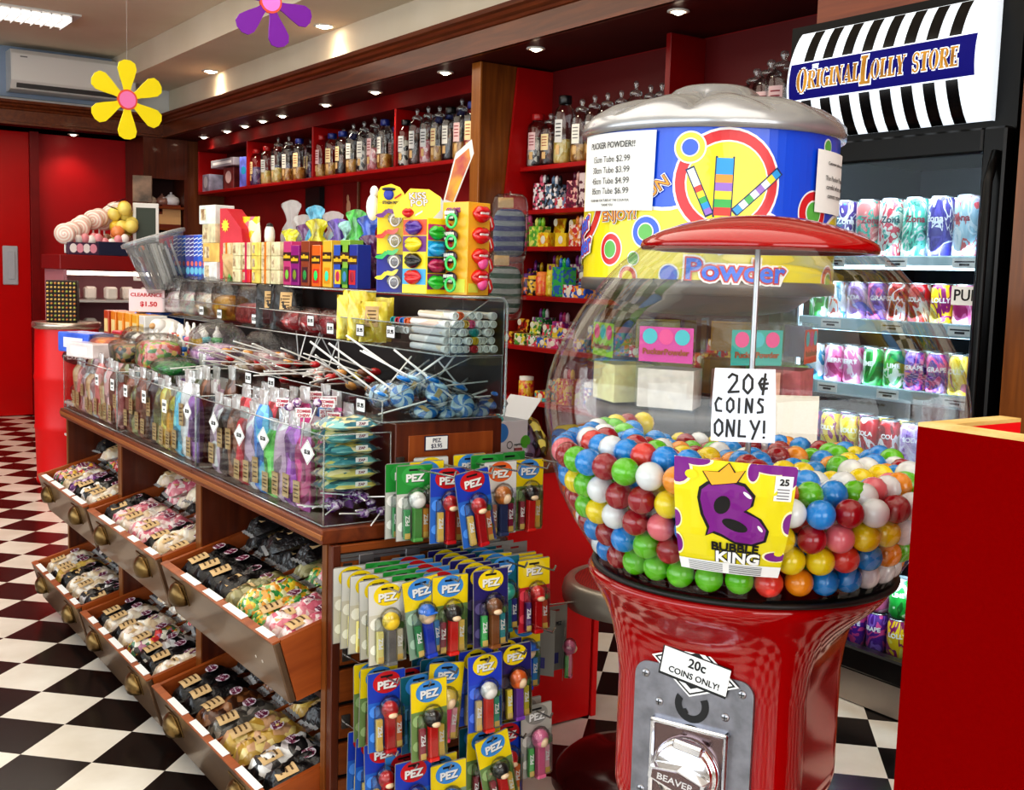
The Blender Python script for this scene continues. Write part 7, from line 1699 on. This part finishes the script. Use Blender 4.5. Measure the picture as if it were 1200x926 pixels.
# bunch of artificial fruit and foliage with a framed sign
t = thing('fruit_bouquet', 'bunch of yellow and orange artificial fruit and leaves at the end of the case', 'bouquet', T(*ony(159, 272, 7.45)))
fr = [(240,220,90),(246,226,120),(240,206,70),(236,130,70),(214,80,40),(240,150,90),(150,50,40)]
for k in range(26):
    a = rf.uniform(-1,1); z_ = rf.uniform(-.16,.16); c = fr[rf.randrange(0,3)] if z_ > .0 else fr[rf.randrange(3,7)]
    MB().ell((0,0,0), (.045,.04,.045), 10, 8).build('fruit', P('fruit '+str(c), c, .35, coat=.4), t, T(a*.13, rf.uniform(-.06,.06), z_))
for k in range(16): MB().prism([(0,0),(.03,.02),(.08,0),(.03,-.02)], 0, .002).build('leaf', P('leaf dark', (40,70,40) if k % 2 else (30,40,50), .5), t, T(rf.uniform(-.12,.12), rf.uniform(-.05,.08), rf.uniform(-.2,.25)) @ RZ(rf.uniform(0,6)) @ RY(rf.uniform(-1,1)))
MB().cyl((0,0,-.1), (0,0,zt-ony(159,272,7.45).z), .05, n=12).build('pot', P('bouquet pot', (60,40,30), .5), t)
q = ony(171, 262, 7.4); t = thing('framed_sign', 'narrow white framed sign standing behind the fruit bunch', 'sign', T(*q) @ RZ(-.3)); MB().box((0,0,-.12), (.16,.02,.5), 0, None, .003).build('frame', WHITE, t); MB().box((0,-.011,-.12), (.12,.002,.44)).build('print', P('sign dark print', (60,70,60), .5), t)
MB().box((-.02,0,.22), (.12,.02,.17), 0, None, .004).build('top_picture', noisy('small print', (70,60,50), (150,120,100), 9, .5), t)
# red barrel table with a tower of brown bottle-shaped sweets
q = ony(84, 420, 6.6); zb = ony(84, 378, 6.6).z
t = thing('red_barrel', 'red enamel barrel used as a display table at the far end', 'barrel', T(q.x, 6.7, 0))
rB = .17
MB().lathe([(0,0),(rB,0),(rB*1.03,.02),(rB,.04),(rB*1.04,zb*.33),(rB*1.07,zb*.35),(rB*1.04,zb*.37),(rB*1.04,zb*.64),(rB*1.07,zb*.66),(rB*1.04,zb*.68),(rB,zb-.03)], 36).build('drum', RED_GLOSS, t)
MB().lathe([(rB,zb-.04),(rB*1.1,zb-.03),(rB*1.1,zb-.004),(rB*1.06,zb),(0,zb)], 36).build('top_rim', P('rim chrome', (206,190,180), .25, .9), t)
m = MB().ell((0,0,0), (.09,.03,.05), 16, 8).text('Lollies', .05, 1, T(0,-.04,0) @ FACE_Y, bold=.02); m.build('badge', [P('barrel badge dark', (80,16,20), .4), P('barrel badge pale', (226,190,190), .4)], t, T(.02, -rB*1.02, zb*.8) @ RZ(-.2))
t = thing('sweet_tower', 'square tower of brown and gold capped sweet tubes on the red barrel', 'display stand', T(q.x-.02, 6.7, zb+.002) @ RZ(-.35) @ S(.62,.62,.55))
hT = .42; MB().bb(-.13,.13,-.10,.10,0,hT,0,.004).build('core', P('tower core', (40,20,14), .5), t)
cm = [P('tower cap gold', (226,190,110), .3, coat=.5), P('tower cap lime', (170,180,80), .3, coat=.5), P('tower cap amber', (206,130,60), .3, coat=.5)]
for i in range(8):
    for j in range(10):
        m = MB().cyl((0,0,0), (0,-.02,0), .0145, n=8, mi=0).ell((0,-.02,0), (.012,.012,.012), 8, 6, 1); m.build('sweet_tube', [P('tube brown', (70,34,20), .35), cm[(i*j+i) % 3]], t, T(-.113+.0323*i, -.101, .022+.041*j))
# goods on the far worktop: fudge boxes, clearance card, ornaments
def onw(px, py, X): return onx(px, py, X)
q = onw(172, 352, 1.22)
t = thing('clearance_sign', 'handwritten clearance price card standing among the far sweets', 'sign', T(1.22, q.y, q.z-.04) @ RZ(-.75) @ S(.8,1,.65))
MB().box((0,0,.06), (.17,.004,.125), 0, None, .001).build('card', P('clearance card', (236,206,206), .5), t); MB().text('CLEARANCE', .027, 0, T(0,-.003,.09) @ FACE_Y, bold=.02).build('lettering', REDINK, t); MB().text('$1.50', .036, 0, T(.01,-.003,.04) @ FACE_Y, bold=.03).build('lettering', REDINK, t)
for k in range(6):
    q = onw(137+8.5*k, 378, 1.2); c = [(190,70,30),(226,130,30),(236,150,40),(240,160,40),(240,176,50),(230,226,220)][k]
    t = thing('fudge_carton', '%s carton in the short row of cartons below the clearance card, %s from left' % (['rust','orange','orange','orange','gold','white'][k], ordw(k)), 'carton', T(1.2, q.y, 1.0), 'orange fudge cartons'); MB().bb(-.04,.04,-.031,.031,-.055,.075,0,.002).build('carton', P('fudge carton %d' % k, c, .4, coat=.3), t); MB().box((-.0405,0,.02), (.001,.045,.05)).build('label', P('fudge label', (240,214,150), .4), t)
t = thing('riser_tray', 'clear acrylic riser under the orange cartons at the far end', 'tray', T(1.2, onw(158,390,1.2).y, .94)); MB().bb(-.07,.07,-.26,.26,-.002,.002).build('shelf', CLEAR, t); [MB().bb(-.07,.07,y_-.002,y_+.002,-.0,.0).build('end', CLEAR, t) if 0 else None for y_ in (-.26,.26)]
for k, (px, py, X, c, nm, s_) in enumerate([(196,392,1.2,(230,226,222),'white skull-shaped',(.06,.07,.055)),(182,356,1.28,(226,220,212),'white seagull-shaped',(.035,.06,.03)),(196,350,1.3,(150,90,50),'brown bird-shaped',(.03,.06,.03)),(207,358,1.3,(196,170,140),'tan shell-shaped',(.03,.03,.035)),(176,372,1.25,(90,84,84),'grey stone-shaped',(.05,.06,.05))]):
    q = onw(px, py, X); t = thing('candy_ornament', '%s candy ornament among the far sweets' % nm, 'ornament', T(X, q.y, q.z), 'far end ornaments'); MB().ell((0,0,0), s_, 14, 10).ell((-s_[0]*.6,-s_[1]*.3,s_[2]*.5), tuple(v*.5 for v in s_), 12, 8).build('body', P('ornament '+nm, c, .4, coat=.3), t); MB().ell((-s_[0]*1.0,-s_[1]*.5,s_[2]*.55), tuple(v*.2 for v in s_), 8, 6).build('snout', P('ornament beak', (206,160,110), .4), t)
for k, (px, py, X, c, nm, s_) in enumerate([(96,400,1.02,(30,80,200),'blue and white chocolate',(.05,.2,.07)),(108,410,1.0,(214,200,200),'pale wrapped biscuit',(.05,.16,.05)),(118,372,1.25,(60,100,210),'blue and white boxed',(.04,.1,.1)),(122,392,1.15,(190,30,50),'small red boxed',(.03,.06,.06)),(186,376,1.3,(40,90,190),'blue lidded tub',(.05,.1,.07)),(90,396,1.1,(206,190,110),'gold wrapped',(.05,.1,.05))]):
    q = onw(px, py, X); y_ = min(q.y, 4.12); t = thing('chocolate_carton', '%s carton lying among the far counter sweets' % nm, 'carton', T(X, y_, q.z) @ RZ(.3), 'far counter cartons'); MB().bb(-s_[0],s_[0],-s_[1]/2,s_[1]/2,-s_[2]/2,s_[2]/2,0,.004).build('carton', noisy('far box '+nm, c, tuple(min(255,v+40) for v in c), 10, .35, .4), t); MB().box((-s_[0]-.0005,0,0), (.001,s_[1]*.6,s_[2]*.5)).build('label', P('far label', (240,236,236), .4), t)
# low white stand and wire basket on the floor past the island
q = onz(70, 500, .0)
t = thing('wire_stand', 'low white and chrome wire stand of bagged sweets on the far floor', 'stand', T(1.62, 6.2, 0))
for x in (-.12,.12):
    for y in (-.25,.25): MB().cyl((x,y,0), (x,y,.5), .012, n=8).build('leg', P('stand chrome', (200,200,206), .3, .9), t)
for z in (.12,.3,.48): MB().bb(-.14,.14,-.27,.27,z,z+.012,0,.002).build('shelf', P('stand white', (226,224,222), .4), t)
for k in range(6): big_bag('sweet_bag', 'bagged sweets on the low wire stand past the island, %s of six' % ordw(k), 'sweet bag', (1.55+.12*(k%2), 6.02+.17*(k//2), .493), (.11,.15,.1), [CANDY['pink and white'], CANDY['cream white'], CANDY['mixed colour']][k % 3], 80+k, 'bags on the wire stand')
# ======================= CAMERA AND LIGHT =======================
cd = bpy.data.cameras.new('camera'); cam = bpy.data.objects.new('camera', cd); COL.objects.link(cam)
cd.sensor_fit = 'HORIZONTAL'; cd.sensor_width = 36; cd.lens = 36*FPX/1200; cd.clip_start = .02; cd.clip_end = 100
mw = Matrix((CR, CU, -CF)).transposed().to_4x4(); mw.translation = CAM; cam.matrix_world = mw
scene.camera = cam
w = bpy.data.worlds.new('sky'); scene.world = w; w.use_nodes = True; nt = w.node_tree
sky = nt.nodes.new('ShaderNodeTexSky'); sky.sky_type = 'NISHITA'; sky.sun_disc = False; sky.sun_elevation = .9; sky.sun_rotation = 1.0
nt.links.new(sky.outputs[0], nt.nodes['Background'].inputs[0]); nt.nodes['Background'].inputs[1].default_value = .22
def area(name, loc, rot, sx, sy, e, c):
    l = bpy.data.lights.new(name, 'AREA'); l.shape = 'RECTANGLE'; l.size = sx; l.size_y = sy; l.energy = e; l.color = c
    o = bpy.data.objects.new(name, l); COL.objects.link(o); o.location = loc; o.rotation_euler = rot; return o
area('window_daylight', (-2.55, 2.1, 1.45), (0, -PI/2, 0), 1.9, 9.0, 150, (.9,.96,1))
area('shop_ceiling_lights', (.6, 1.2, CEIL-.02), (0, 0, 0), 2.2, 4.5, 60, (1,.93,.82))
area('shop_ceiling_lights', (.9, 6.2, CEIL-.02), (0, 0, 0), 2.0, 4.5, 60, (1,.9,.76))
area('front_fill', (.2, -3.2, 1.6), (PI/2, 0, 0), 4.0, 2.0, 95, (.95,.98,1))  # added fill panel before the blank front wall, no window there
scene.view_settings.view_transform = 'Standard'; scene.view_settings.look = 'Medium High Contrast'; scene.view_settings.exposure = -.08
cy = scene.cycles; cy.use_denoising = True; cy.max_bounces = 9; cy.diffuse_bounces = 3; cy.glossy_bounces = 4; cy.transmission_bounces = 4
cy.transparent_max_bounces = 28; cy.sample_clamp_indirect = 4; cy.caustics_reflective = False; cy.caustics_refractive = False
